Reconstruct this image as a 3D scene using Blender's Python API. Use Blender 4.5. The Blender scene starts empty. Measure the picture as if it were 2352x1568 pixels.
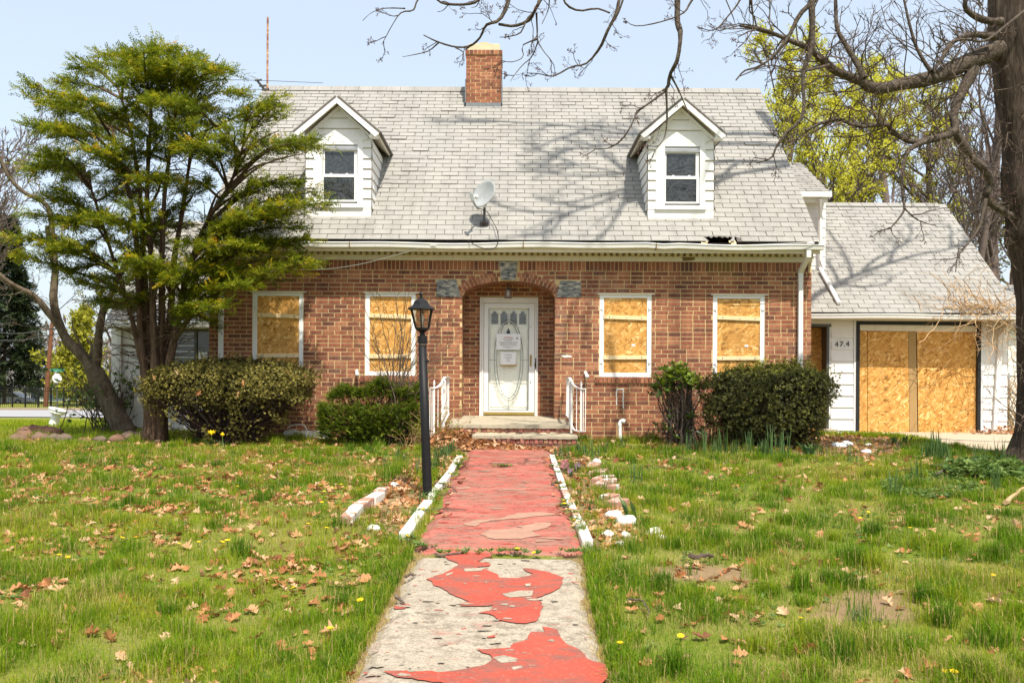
import bpy, math, random
import numpy as np
from mathutils import Vector, Matrix, noise as mnoise

random.seed(11)
rng = np.random.default_rng(11)
scene = bpy.context.scene
COL = scene.collection
R = math.radians

# ------------------------------------------------------------------ camera, sky, sun, exposure
F, CX, HY, CZ = 2200.0, 1176.0, 870.0, 1.65      # focal length / horizon in survey units, eye height
cam_d = bpy.data.cameras.new("camera")
cam = bpy.data.objects.new("camera", cam_d)
COL.objects.link(cam)
cam.location = (0, 0, CZ)
ROLL = 0.0058                                   # the hand-held camera leans a third of a degree
cam.rotation_euler = (R(90), -ROLL, 0)
cam_d.sensor_width = 36.0
cam_d.lens = F / 2352 * 36.0
cam_d.shift_y = (HY - 784) / 2352
cam_d.clip_start = 0.1
cam_d.clip_end = 4000
scene.camera = cam

SUN_EL, SUN_AZ = R(60), R(18)          # azimuth measured from -Y towards +X
sun_vec = Vector((math.sin(SUN_AZ) * math.cos(SUN_EL), -math.cos(SUN_AZ) * math.cos(SUN_EL), math.sin(SUN_EL)))
world = bpy.data.worlds.new("World")
scene.world = world
world.use_nodes = True
wn = world.node_tree.nodes
wn.clear()
sky = wn.new("ShaderNodeTexSky")
sky.sky_type = 'NISHITA'
sky.sun_disc = False
sky.sun_elevation = SUN_EL
sky.sun_rotation = R(180) - SUN_AZ
sky.air_density = 1.0
sky.dust_density = 3.0
sky.ozone_density = 1.2
bg = wn.new("ShaderNodeBackground")
bg.inputs[1].default_value = 0.15
wo = wn.new("ShaderNodeOutputWorld")
mixn = wn.new("ShaderNodeMix"); mixn.data_type = 'RGBA'          # thin white spring haze over the clear sky
mixn.inputs[0].default_value = 0.47
mixn.inputs[7].default_value = (5.0, 5.5, 5.9, 1)
world.node_tree.links.new(sky.outputs[0], mixn.inputs[6])
world.node_tree.links.new(mixn.outputs[2], bg.inputs[0])
world.node_tree.links.new(bg.outputs[0], wo.inputs[0])
sun_d = bpy.data.lights.new("sun", 'SUN')
sun_d.energy = 4.6
sun_d.angle = R(0.53)
sun_d.color = (1.0, 0.935, 0.82)
sun = bpy.data.objects.new("sun", sun_d)
COL.objects.link(sun)
sun.rotation_euler = (-sun_vec).to_track_quat('-Z', 'Y').to_euler()
sun.location = (10, -20, 40)
scene.view_settings.view_transform = 'Standard'
scene.view_settings.look = 'None'
scene.view_settings.gamma = 1.0
scene.view_settings.use_curve_mapping = False
scene.view_settings.exposure = 0.55
scene.render.engine = 'CYCLES'
scene.cycles.max_bounces = 8
scene.cycles.transparent_max_bounces = 12
scene.cycles.use_denoising = True

# ------------------------------------------------------------------ survey helpers
def P(px, py, Y):
    """world point seen at survey pixel (px, py) at distance Y"""
    dx, dy = px - CX, py - HY
    return Vector(((dx + ROLL * dy) * Y / F, Y, CZ - (dy - ROLL * dx) * Y / F))

_gy = np.array([-60, 0, 3.0, 5.15, 7.9, 8.4, 10, 12, 13.5, 15, 16.6, 20, 22, 26, 32, 40, 50, 59, 80, 140, 400])
_gz = np.array([-.05, 0, .0, .03, .17, .21, .30, .41, .49, .55, .61, .58, .52, .38, .12, -.22, -.60, -.88, -.92, -.95, -1.0])
_fy = np.linspace(-60, 400, 9201)
_fz = np.interp(_fy, _gy, _gz)
_k = np.ones(15) / 15
_fz = np.convolve(np.pad(_fz, 7, mode='edge'), _k, mode='valid')
def G(Y):
    return np.interp(Y, _fy, _fz)
def bump(X, Y):
    return .011 * (np.sin(1.9 * X + .7 * Y) * np.cos(1.3 * Y - .6 * X) + .5 * np.sin(4.3 * X - 2.1 * Y + 1.0) * np.cos(3.1 * Y)) 
def GZ(X, Y):
    return G(Y) + bump(X, Y) * np.clip((60 - np.abs(Y)) / 40, 0, 1)
def ground_at(px, py):
    lo, hi = 3.0, 90.0
    dy = py - HY - ROLL * (px - CX)
    f = lambda Y: CZ - dy * Y / F - float(G(Y))
    for _ in range(50):
        m = (lo + hi) / 2
        if f(m) > 0: lo = m
        else: hi = m
    Y = (lo + hi) / 2
    return ((px - CX + ROLL * (py - HY)) * Y / F, Y, float(G(Y)))
def gpoly(pts):
    return np.array([ground_at(*p)[:2] for p in pts])
def in_poly(X, Y, poly):
    X = np.asarray(X); Y = np.asarray(Y)
    inside = np.zeros(X.shape, bool)
    n = len(poly)
    for i in range(n):
        x0, y0 = poly[i]; x1, y1 = poly[(i + 1) % n]
        c = ((y0 > Y) != (y1 > Y)) & (X < (x1 - x0) * (Y - y0) / (y1 - y0 + 1e-12) + x0)
        inside ^= c
    return inside

# ------------------------------------------------------------------ object helpers
ORG = {}
def put(o, label=None, cat=None, group=None, kind=None):
    if label: o["label"] = label
    if cat: o["category"] = cat
    if group: o["group"] = group
    if kind: o["kind"] = kind
    return o
def thing(name, loc, label, cat, group=None):
    o = bpy.data.objects.new(name, None)
    o.empty_display_size = .2
    COL.objects.link(o)
    o.location = loc
    ORG[o.name] = Vector(loc)
    return put(o, label, cat, group)
def link(name, me, parent=None, mats=()):
    o = bpy.data.objects.new(name, me)
    COL.objects.link(o)
    for m in (mats if isinstance(mats, (list, tuple)) else [mats]):
        if m is not None and m.name not in [x.name for x in me.materials if x]:
            me.materials.append(m)
    if parent is not None:
        o.parent = parent
        ORG[o.name] = ORG.get(parent.name, Vector((0, 0, 0)))
    return o
def copy_tree(o, loc, label=None, parent=None):
    c = o.copy(); COL.objects.link(c)
    if parent is not None: c.parent = parent
    else:
        c.location = loc
        ORG[c.name] = Vector(loc)
        if label: c["label"] = label
    for ch in list(o.children):
        copy_tree(ch, None, None, c)
    return c

class MB:
    """collects shapes, links them as one mesh"""
    def __init__(s):
        s.v, s.f, s.mi, s.cur, s.sm, s.smooth, s.t, s.tint = [], [], [], 0, [], False, [], 0.0
    def add(s, vs, fs):
        b = len(s.v)
        s.v += [tuple(v) for v in vs]
        s.t += [s.tint] * len(vs)
        for f in fs:
            s.f.append([b + i for i in f]); s.mi.append(s.cur); s.sm.append(s.smooth)
        return s
    def box(s, a, b):
        x0, y0, z0 = a; x1, y1, z1 = b
        return s.add([(x0, y0, z0), (x1, y0, z0), (x1, y1, z0), (x0, y1, z0), (x0, y0, z1), (x1, y0, z1), (x1, y1, z1), (x0, y1, z1)],
                     [(0, 3, 2, 1), (4, 5, 6, 7), (0, 1, 5, 4), (1, 2, 6, 5), (2, 3, 7, 6), (3, 0, 4, 7)])
    def obox(s, c, ax, ay, az):
        """box with centre and three half-axis vectors"""
        c, ax, ay, az = map(Vector, (c, ax, ay, az))
        vs = [c + i * ax + j * ay + k * az for k in (-1, 1) for j in (-1, 1) for i in (-1, 1)]
        return s.add(vs, [(0, 2, 3, 1), (4, 5, 7, 6), (0, 1, 5, 4), (1, 3, 7, 5), (3, 2, 6, 7), (2, 0, 4, 6)])
    def prism(s, poly, off):
        """flat polygon (3-D points) swept by off"""
        off = Vector(off); n = len(poly)
        p = [Vector(q) for q in poly]
        return s.add(p + [q + off for q in p], [tuple(range(n - 1, -1, -1)), tuple(range(n, 2 * n))] + [(i, (i + 1) % n, n + (i + 1) % n, n + i) for i in range(n)])
    def tube(s, pts, rad, n=8, cap=True):
        pts = [Vector(p) for p in pts]
        if not hasattr(rad, '__len__'): rad = [rad] * len(pts)
        vs, fs = [], []
        up = None
        for i, p in enumerate(pts):
            t = (pts[min(i + 1, len(pts) - 1)] - pts[max(i - 1, 0)]).normalized()
            if up is None:
                up = Vector((0, 0, 1)) if abs(t.z) < .9 else Vector((1, 0, 0))
            u = (up - t * up.dot(t)).normalized(); w = t.cross(u); up = u
            for k in range(n):
                a = 2 * math.pi * k / n
                vs.append(p + (u * math.cos(a) + w * math.sin(a)) * rad[i])
        for i in range(len(pts) - 1):
            for k in range(n):
                fs.append((i * n + k, i * n + (k + 1) % n, (i + 1) * n + (k + 1) % n, (i + 1) * n + k))
        if cap:
            fs.append(tuple(range(n - 1, -1, -1))); b = (len(pts) - 1) * n; fs.append(tuple(b + k for k in range(n)))
        return s.add(vs, fs)
    def lathe(s, c, prof, n=16, lean=(0, 0)):
        """profile [(r,z)] about a vertical axis at c, sheared by lean per metre"""
        c = Vector(c)
        vs, fs = [], []
        for r, z in prof:
            for k in range(n):
                a = 2 * math.pi * (k + .5) / n
                vs.append(c + Vector((r * math.cos(a) + lean[0] * z, r * math.sin(a) + lean[1] * z, z)))
        for i in range(len(prof) - 1):
            for k in range(n):
                fs.append((i * n + k, i * n + (k + 1) % n, (i + 1) * n + (k + 1) % n, (i + 1) * n + k))
        fs.append(tuple(range(n - 1, -1, -1))); b = (len(prof) - 1) * n; fs.append(tuple(b + k for k in range(n)))
        return s.add(vs, fs)
    def build(s, name, mat, parent=None, org=None, bevel=0):
        o0 = org if org is not None else (ORG.get(parent.name, Vector((0, 0, 0))) if parent is not None else Vector((0, 0, 0)))
        me = bpy.data.meshes.new(name)
        v = np.array(s.v, float) - np.array(o0)
        me.from_pydata([tuple(q) for q in v], [], s.f)
        me.polygons.foreach_set("material_index", s.mi)
        me.polygons.foreach_set("use_smooth", s.sm)
        if any(s.t):
            a = me.attributes.new("tint", 'FLOAT', 'POINT'); a.data.foreach_set("value", s.t)
        me.update()
        o = link(name, me, parent, mat)
        if bevel:
            m = o.modifiers.new("bevel", 'BEVEL'); m.width = bevel; m.segments = 2; m.limit_method = 'ANGLE'
        if parent is None and org is not None:
            o.location = org
            ORG[o.name] = Vector(org)
        return o

def mesh_np(name, V, Fs, mat, parent=None, tint=None, smooth=False, org=None):
    """numpy mesh: V (n,3), Fs list of (m,k) index arrays"""
    o0 = org if org is not None else (ORG.get(parent.name, Vector((0, 0, 0))) if parent is not None else Vector((0, 0, 0)))
    V = np.asarray(V, np.float32) - np.array(o0, np.float32)
    Fs = [np.asarray(f, np.int32) for f in Fs if len(f)]
    me = bpy.data.meshes.new(name)
    me.vertices.add(len(V)); me.vertices.foreach_set("co", V.ravel())
    lt = np.concatenate([np.full(len(f), f.shape[1], np.int32) for f in Fs])
    li = np.concatenate([f.ravel() for f in Fs])
    me.loops.add(len(li)); me.loops.foreach_set("vertex_index", li)
    me.polygons.add(len(lt))
    me.polygons.foreach_set("loop_start", np.concatenate([[0], np.cumsum(lt)[:-1]]).astype(np.int32))
    me.polygons.foreach_set("loop_total", lt)
    me.polygons.foreach_set("use_smooth", np.full(len(lt), smooth, bool))
    if tint is not None:
        a = me.attributes.new("tint", 'FLOAT', 'POINT'); a.data.foreach_set("value", np.asarray(tint, np.float32))
    me.update(calc_edges=True)
    o = link(name, me, parent, mat)
    if parent is None and org is not None:
        o.location = org; ORG[o.name] = Vector(org)
    return o

def norm(a):
    return a / (np.linalg.norm(a, axis=-1, keepdims=True) + 1e-9)
def rand_dirs(n):
    return norm(rng.normal(size=(n, 3)))
def perp(d):
    r = rng.normal(size=d.shape)
    return norm(r - (r * d).sum(-1, keepdims=True) * d)

def tubes(Pts, Rad, n=5):
    """Pts (T,K,3), Rad (T,K) -> V, F"""
    T, K, _ = Pts.shape
    t = np.gradient(Pts, axis=1); t = norm(t)
    mt = norm(t.mean(1, keepdims=True))
    ref = np.where(np.abs(mt[..., 2:3]) < .8, np.array([0, 0, 1.0]), np.array([1.0, .2, 0]))
    u = norm(np.cross(np.broadcast_to(ref, t.shape), t)); w = np.cross(t, u)
    a = np.arange(n) * 2 * np.pi / n
    V = Pts[:, :, None] + Rad[:, :, None, None] * (np.cos(a)[:, None] * u[:, :, None] + np.sin(a)[:, None] * w[:, :, None])
    base = (np.arange(T)[:, None, None] * K + np.arange(K - 1)[None, :, None]) * n
    k = np.arange(n); k1 = (k + 1) % n
    Fq = np.stack([base + k, base + k1, base + n + k1, base + n + k], -1).reshape(-1, 4)
    return V.reshape(-1, 3), Fq
def branches(start, d, length, wiggle, grav, K=5):
    """polylines (T,K,3)"""
    d = norm(d); pts = [start]; p = start
    st = (length / (K - 1))[:, None]
    for _ in range(K - 1):
        p = p + d * st; pts.append(p)
        d = norm(d + rng.normal(size=d.shape) * wiggle + np.array([0, 0, grav]))
    return np.stack(pts, 1)
def children_of(Pl, n, t0, t1, ang, lr, plen, up=0.0):
    """n children per parent polyline: start, dir, length, param"""
    T, K, _ = Pl.shape
    t = rng.uniform(t0, t1, (T, n)); f = t * (K - 1); i = np.minimum(f.astype(int), K - 2); fr = (f - i)[..., None]
    ar = np.arange(T)[:, None]
    s = Pl[ar, i] * (1 - fr) + Pl[ar, i + 1] * fr
    tg = norm(Pl[ar, i + 1] - Pl[ar, i])
    a = rng.normal(ang, ang * .25, (T, n))[..., None]
    d = tg * np.cos(a) + perp(tg) * np.sin(a) + np.array([0, 0, up])
    L = plen[:, None] * lr * rng.uniform(.55, 1.2, (T, n)) * (1.15 - .6 * t)
    return s.reshape(-1, 3), d.reshape(-1, 3), L.reshape(-1), t.reshape(-1)
def merge(*VF):
    Vs, Q, Tt, b = [], [], [], 0
    for V, Fx in VF:
        Vs.append(V)
        (Q if Fx.shape[1] == 4 else Tt).append(Fx + b); b += len(V)
    out = []
    if Q: out.append(np.concatenate(Q))
    if Tt: out.append(np.concatenate(Tt))
    return np.concatenate(Vs), out
def diamonds(c, d, nrm, L, W, fold=.0):
    """leaf-shaped quads: base c, direction d, normal nrm"""
    d = norm(d); s = norm(np.cross(d, nrm)); n2 = np.cross(s, d)
    L = np.broadcast_to(np.asarray(L, float), (len(c),))[:, None]; W = np.broadcast_to(np.asarray(W, float), (len(c),))[:, None]
    m = c + d * L * .5
    V = np.stack([c, m + s * W * .5 + n2 * W * fold, c + d * L, m - s * W * .5 + n2 * W * fold], 1).reshape(-1, 3)
    Fq = np.arange(len(c) * 4).reshape(-1, 4)
    return V, Fq
def spline(pts, K):
    """Catmull-Rom through pts (with any number of columns) resampled to K"""
    p = np.array(pts, float); n = len(p)
    q = np.vstack([2 * p[0] - p[1], p, 2 * p[-1] - p[-2]])
    out = []
    for u in np.linspace(0, n - 1, K):
        i = min(int(u), n - 2); t = u - i
        a, b, c, d = q[i], q[i + 1], q[i + 2], q[i + 3]
        out.append(.5 * ((2 * b) + (c - a) * t + (2 * a - 5 * b + 4 * c - d) * t * t + (3 * b - a - 3 * c + d) * t ** 3))
    return np.array(out)

# ------------------------------------------------------------------ materials
class NT:
    def __init__(s, name):
        s.m = bpy.data.materials.new(name); s.m.use_nodes = True
        s.t = s.m.node_tree; s.t.nodes.clear()
        s.out = s.t.nodes.new("ShaderNodeOutputMaterial")
    def n(s, kind, **kw):
        x = s.t.nodes.new("ShaderNode" + kind)
        for k, v in kw.items(): setattr(x, k, v)
        return x
    def set(s, sock, v):
        if isinstance(v, bpy.types.NodeSocket): s.t.links.new(v, sock)
        elif isinstance(v, (tuple, list)): sock.default_value = tuple(v) + (1,) if len(v) == 3 and len(sock.default_value) == 4 else v
        elif v is not None: sock.default_value = v
    def pos(s): return s.n("NewGeometry").outputs["Position"]
    def objc(s): return s.n("TexCoord").outputs["Object"]
    def rnd(s): return s.n("ObjectInfo").outputs["Random"]
    def attr(s, name="tint"):
        return s.n("Attribute", attribute_name=name).outputs["Fac"]
    def math(s, op, a, b=None, clamp=False):
        x = s.n("Math", operation=op, use_clamp=clamp); s.set(x.inputs[0], a)
        if b is not None: s.set(x.inputs[1], b)
        return x.outputs[0]
    def vmath(s, op, a, b):
        x = s.n("VectorMath", operation=op); s.set(x.inputs[0], a); s.set(x.inputs[1], b); return x.outputs[0]
    def map(s, vec, scale=(1, 1, 1), rot=(0, 0, 0), loc=(0, 0, 0)):
        x = s.n("Mapping"); s.set(x.inputs["Vector"], vec); s.set(x.inputs["Scale"], scale); s.set(x.inputs["Rotation"], rot); s.set(x.inputs["Location"], loc)
        return x.outputs[0]
    def noise(s, vec, scale, detail=4, rough=.55, dist=0):
        x = s.n("TexNoise"); s.set(x.inputs["Vector"], vec); s.set(x.inputs["Scale"], scale); s.set(x.inputs["Detail"], detail)
        s.set(x.inputs["Roughness"], rough); s.set(x.inputs["Distortion"], dist); return x.outputs["Fac"]
    def voro(s, vec, scale, out="Color", feature='F1'):
        x = s.n("TexVoronoi", feature=feature); s.set(x.inputs["Vector"], vec); s.set(x.inputs["Scale"], scale); return x.outputs[out]
    def ramp(s, fac, stops, interp='LINEAR'):
        x = s.n("ValToRGB"); r = x.color_ramp; r.interpolation = interp
        while len(r.elements) < len(stops): r.elements.new(.5)
        for e, (p, c) in zip(r.elements, stops):
            e.position = p; e.color = (c, c, c, 1) if not hasattr(c, '__len__') else tuple(c) + (1,)
        s.set(x.inputs[0], fac); return x.outputs[0]
    def mix(s, fac, a, b, mode='MIX'):
        x = s.n("Mix", data_type='RGBA', blend_type=mode); s.set(x.inputs[0], fac); s.set(x.inputs[6], a); s.set(x.inputs[7], b); return x.outputs[2]
    def sep(s, vec):
        x = s.n("SeparateXYZ"); s.set(x.inputs[0], vec); return x.outputs
    def bump(s, h, strength=.3, dist=.01):
        x = s.n("Bump"); s.set(x.inputs["Height"], h); s.set(x.inputs["Strength"], strength); s.set(x.inputs["Distance"], dist); return x.outputs[0]
    def pbr(s, col, rough=.8, spec=.3, metal=0.0, nrm=None, **kw):
        b = s.n("BsdfPrincipled"); s.set(b.inputs["Base Color"], col); s.set(b.inputs["Roughness"], rough)
        s.set(b.inputs["Specular IOR Level"], spec); s.set(b.inputs["Metallic"], metal)
        if nrm is not None: s.set(b.inputs["Normal"], nrm)
        for k, v in kw.items(): s.set(b.inputs[k], v)
        return b.outputs[0]
    def surf(s, sh):
        s.t.links.new(sh, s.out.inputs["Surface"]); return s.m
    def leafy(s, col, trans=.35, rough=.55, spec=.25, tcol=None):
        a = s.pbr(col, rough, spec)
        t = s.n("BsdfTranslucent"); s.set(t.inputs[0], tcol if tcol is not None else col)
        x = s.n("MixShader"); s.set(x.inputs[0], trans); s.t.links.new(a, x.inputs[1]); s.t.links.new(t.outputs[0], x.inputs[2])
        return s.surf(x.outputs[0])

def simple(name, col, rough=.7, spec=.3, metal=0.0, var=.12, scale=6, bmp=0.0):
    k = NT(name); p = k.pos()
    n1 = k.noise(p, scale, 5)
    c = k.mix(n1, tuple(x * (1 - var) for x in col), tuple(min(1, x * (1 + var)) for x in col))
    return k.surf(k.pbr(c, rough, spec, metal, k.bump(k.noise(p, scale * 8, 3), bmp) if bmp else None))

M = {}
def mat_brick(name, dark=1.0, red=1.0):
    k = NT(name); p = k.pos()
    r = k.math('FRACT', k.math('ADD', k.attr(), k.rnd()))
    c = k.ramp(r, [(0, (.17, .070, .050)), (.2, (.235, .088, .054)), (.5, (.31, .110, .064)), (.8, (.365, .145, .078)), (1, (.46, .20, .11))])
    st = k.noise(k.map(p, (26, 26, 9)), 1.0, 4, .6)
    c = k.mix(k.ramp(st, [(.38, 0), (.72, .8)]), c, k.mix(1.0, c, (.5, .48, .55), 'MULTIPLY'))
    fl = k.noise(k.map(p, (40, 40, 14), loc=(3, 5, 1)), 1.0, 3, .6)
    c = k.mix(k.ramp(fl, [(.56, 0), (.80, .55)]), c, (.52, .235, .125))
    # lime bloom, patchy
    ef = k.math('MULTIPLY', k.ramp(k.noise(p, .55, 3), [(.50, 0), (.68, 1)]), k.ramp(k.noise(k.map(p, (9, 9, 5)), 1.0, 5, .7), [(.48, 0), (.75, .55)]))
    c = k.mix(ef, c, (.52, .42, .33))
    c = k.mix(k.ramp(k.noise(k.map(p, (2.6, 2.6, .35)), 1.0, 5, .6), [(.50, 0), (.72, .55)]), c, k.mix(1.0, c, (.42, .36, .36), 'MULTIPLY'))
    # paint flecks
    fk = k.ramp(k.noise(k.map(p, (60, 60, 24), loc=(9, 1, 4)), 1.0, 2), [(.80, 0), (.83, .8)])
    c = k.mix(fk, c, (.62, .58, .55))
    # green algae and dark water streaks below the hole in the eave
    x, y, z = k.sep(p)
    gx = k.ramp(k.math('ABSOLUTE', k.math('SUBTRACT', x, 3.62)), [(.15, 1), (.42, 0)])
    gz = k.ramp(k.math('SUBTRACT', 3.75, z), [(.0, 1), (.5, 0)])
    al = k.math('MULTIPLY', k.math('MULTIPLY', gx, gz), k.ramp(k.noise(k.map(p, (14, 14, 5)), 1.0, 3), [(.35, .1), (.65, .75)]))
    c = k.mix(al, c, (.13, .13, .02))
    dx = k.ramp(k.math('ABSOLUTE', k.math('SUBTRACT', x, 3.0)), [(.05, 1), (.2, 0)])
    dz = k.ramp(k.math('SUBTRACT', 3.75, z), [(.0, 1), (.9, 0)])
    c = k.mix(k.math('MULTIPLY', k.math('MULTIPLY', dx, dz), .6), c, (.06, .035, .03))
    b = k.bump(k.noise(p, 90, 4), .35, .004)
    return k.surf(k.pbr(c, .85, .2, 0, b))
M['brick'] = mat_brick("brick_red")
k = NT("mortar_buff"); p = k.pos()
c = k.mix(k.noise(p, 3, 4), (.50, .36, .175), (.66, .50, .265))
c = k.mix(k.ramp(k.noise(p, .8, 4), [(.5, 0), (.75, .55)]), c, (.42, .36, .27))
c = k.mix(k.ramp(k.noise(k.map(p, (2.6, 2.6, .35)), 1.0, 5, .6), [(.50, 0), (.72, .5)]), c, (.20, .15, .10))
M['mortar'] = k.surf(k.pbr(c, .95, .1, 0, k.bump(k.noise(p, 120, 3), .3, .004)))

def mat_shingle(name, tone):
    k = NT(name); p = k.pos()
    r = k.math('FRACT', k.math('ADD', k.attr(), k.rnd()))
    c = k.ramp(r, [(0, tuple(.93 * t for t in tone)), (.5, tone), (1, tuple(min(.95, 1.05 * t) for t in tone))])
    d = k.noise(k.map(p, (1.6, .7, .7)), 1.0, 5, .65)
    c = k.mix(k.ramp(d, [(.42, 0), (.75, .45)]), c, (.27, .265, .255))
    g = k.noise(p, 60, 3, .7)
    c = k.mix(k.ramp(g, [(.52, 0), (.72, .22)]), c, (.22, .215, .21))
    c = k.mix(k.ramp(k.noise(k.map(p, (3.5, .8, .8), loc=(4, 4, 4)), 1.0, 6, .7), [(.46, 0), (.66, .5)]), c, (.20, .19, .172))
    # worn through spots where the white coating is gone
    w = k.math('MULTIPLY', k.ramp(k.noise(p, .9, 3), [(.54, 0), (.66, 1)]), k.ramp(k.noise(k.map(p, (14, 34, 34)), 1.0, 4, .7), [(.60, 0), (.64, 1)]))
    c = k.mix(k.math('MULTIPLY', w, .85), c, (.07, .05, .045))
    return k.surf(k.pbr(c, .93, .12, 0, k.bump(k.noise(p, 150, 3), .4, .004)))
M['shingle'] = mat_shingle("shingle_pale_grey", (.305, .293, .268))
M['shingle_bare'] = simple("shingle_worn_grey", (.27, .255, .24), .95, .1, 0, .25, 30)
M['deck'] = simple("roof_felt_dark", (.12, .105, .095), .95, .1)
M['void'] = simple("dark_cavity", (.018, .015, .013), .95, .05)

def mat_white(name, col=(.78, .77, .74), peel=.5, dirt=.25):
    k = NT(name); p = k.pos()
    c = k.mix(k.noise(p, 1.7, 4), tuple(.92 * x for x in col), col)
    c = k.mix(k.ramp(k.noise(k.map(p, (5, 5, 1.3)), 1.0, 5, .65), [(.48, 0), (.78, dirt)]), c, (.42, .37, .29))
    pe = k.noise(p, 26, 5, .7)
    c = k.mix(k.ramp(pe, [(.66, 0), (.69, peel)]), c, (.36, .31, .25))
    return k.surf(k.pbr(c, .55, .35, 0, k.bump(k.noise(p, 40, 3), .12, .003)))
M['white'] = mat_white("white_paint_weathered")
M['white_clean'] = mat_white("white_vinyl", (.80, .80, .79), .0, .08)
M['white_peel'] = mat_white("white_paint_peeling", (.78, .76, .73), .95, .3)
M['cream'] = mat_white("cream_trim_paint", (.72, .66, .54), .5, .35)
M['trim_shade'] = mat_white('grimy_shade_trim', (.42, .36, .26), .6, .5)  # old grimy trim, darkened to paint shade in dentil gaps and under butts
M['siding'] = mat_white("white_siding_shingle", (.80, .79, .77), .15, .14)

k = NT("oriented_strand_board"); p0_ = k.pos(); ro_ = k.rnd(); cmb = k.n("CombineXYZ"); [k.set(cmb.inputs[i_], k.math("MULTIPLY", ro_, 37.0)) for i_ in range(3)]; p = k.vmath("ADD", p0_, cmb.outputs[0])
def strands(rot, sc, loc):
    v = k.map(k.map(p, rot=(0, rot, 0), loc=loc), sc)
    return k.sep(k.voro(v, 1.0, "Color"))[0]
w1 = k.noise(p, 9, 2)
a1 = strands(.55, (34, 34, 11), (0, 0, 0)); a2 = strands(-.75, (32, 32, 10), (4, 2, 1)); a3 = strands(1.5, (30, 30, 10), (1, 7, 3))
s1 = k.mix(k.ramp(w1, [(.45, 0), (.46, 1)]), a1, a2)
s1 = k.mix(k.ramp(k.noise(k.map(p, loc=(5, 5, 5)), 11, 2), [(.55, 0), (.56, 1)]), s1, a3)
c = k.ramp(s1, [(0, (.26, .115, .026)), (.14, (.45, .215, .050)), (.5, (.60, .310, .078)), (.82, (.70, .40, .12)), (1, (.86, .60, .27))])
c = k.mix(k.ramp(k.noise(p, 1.6, 3), [(.35, 0), (.7, .5)]), c, (.60, .31, .085))
c = k.mix(k.ramp(k.noise(k.map(p, (50, 50, 22)), 1, 2), [(.70, 0), (.76, .7)]), c, (.19, .09, .03))
c = k.mix(k.ramp(k.noise(k.map(p, (3, 3, .8)), 1.0, 5, .65), [(.52, 0), (.76, .35)]), c, (.36, .21, .09))
c = k.mix(k.math('MULTIPLY', k.math('FRACT', k.math('MULTIPLY', ro_, 7.3)), .45), c, k.mix(1.0, c, (.80, .74, .66), 'MULTIPLY'))
M['osb'] = k.surf(k.pbr(c, .75, .2, 0, k.bump(s1, .25, .004)))
def mat_wood(name, a, b, sc=(3, 30, 30)):
    k = NT(name); p = k.pos()
    g = k.noise(k.map(p, sc), 1.0, 5, .6, .5)
    c = k.mix(g, a, b)
    kn = k.ramp(k.noise(p, 18, 2), [(.74, 0), (.8, .7)])
    c = k.mix(kn, c, tuple(.45 * x for x in a))
    return k.surf(k.pbr(c, .75, .2, 0, k.bump(g, .15, .003)))
M['lumber'] = mat_wood("pine_batten", (.68, .50, .26), (.82, .67, .41))
M['lumber_old'] = mat_wood("weathered_plank", (.30, .19, .075), (.44, .29, .13), (30, 30, 3))
M['rot'] = mat_wood("rotten_wood", (.10, .06, .025), (.28, .19, .09))
M['black_trim'] = simple("black_trim_paint", (.02, .02, .02), .6, .3)
M['black_metal'] = simple("black_lamp_metal", (.011, .011, .012), .5, .22, 0, .4, 20, .2)
M['bare_metal'] = simple("scuffed_pipe", (.09, .07, .06), .6, .4, .3, .3, 30)
M['lead'] = simple("lead_flashing", (.17, .18, .19), .6, .4, .2, .45, 12, .3)
M['cement'] = simple("old_cement", (.44, .38, .25), .95, .1, 0, .28, 9, .4)
M['clay'] = simple("clay_flue", (.62, .33, .13), .9, .15, 0, .12, 6)
M['brass'] = simple("worn_brass", (.42, .30, .09), .35, .5, .7, .2, 8)
M['steel'] = simple("grey_hardware", (.55, .55, .55), .4, .5, .6, .15, 12)
M['dish'] = simple("dish_grey", (.33, .345, .345), .45, .4, 0, .08, 5)
M['dark_grey'] = simple("dark_grey_metal", (.10, .10, .10), .5, .4, .3, .3, 9)
k = NT("rusted_pole"); p = k.pos()
c = k.ramp(k.noise(k.map(p, (4, 4, 9)), 1.0, 4), [(.35, (.22, .09, .07)), (.50, (.36, .17, .11)), (.62, (.62, .42, .22))])
M['rust'] = k.surf(k.pbr(c, .85, .2))
M['pvc'] = simple("white_pvc", (.80, .80, .77), .4, .4, 0, .05)
M['paper'] = simple("white_paper", (.80, .81, .83), .7, .2, 0, .02)
M['ink'] = simple("grey_print", (.16, .16, .18), .8, .1)
M['stamp'] = simple("faded_stamp_ink", (.17, .095, .03), .85, .1, 0, .3, 30)
M['red_ink'] = simple("red_print", (.55, .05, .06), .8, .1)
M['card'] = simple("brown_cardboard", (.42, .27, .10), .85, .1)
M['came'] = simple("dark_lead_came", (.05, .05, .055), .5, .4)
k = NT("gneiss_stone"); p = k.pos()
g = k.noise(k.map(p, (7, 7, 19), (0, .6, 0)), 1.0, 6, .65, .7)
c = k.ramp(g, [(.36, (.055, .06, .065)), (.47, (.15, .16, .16)), (.56, (.33, .31, .27)), (.66, (.52, .48, .42))])
M['gneiss'] = k.surf(k.pbr(c, .75, .25, 0, k.bump(g, .3, .006)))
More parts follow.
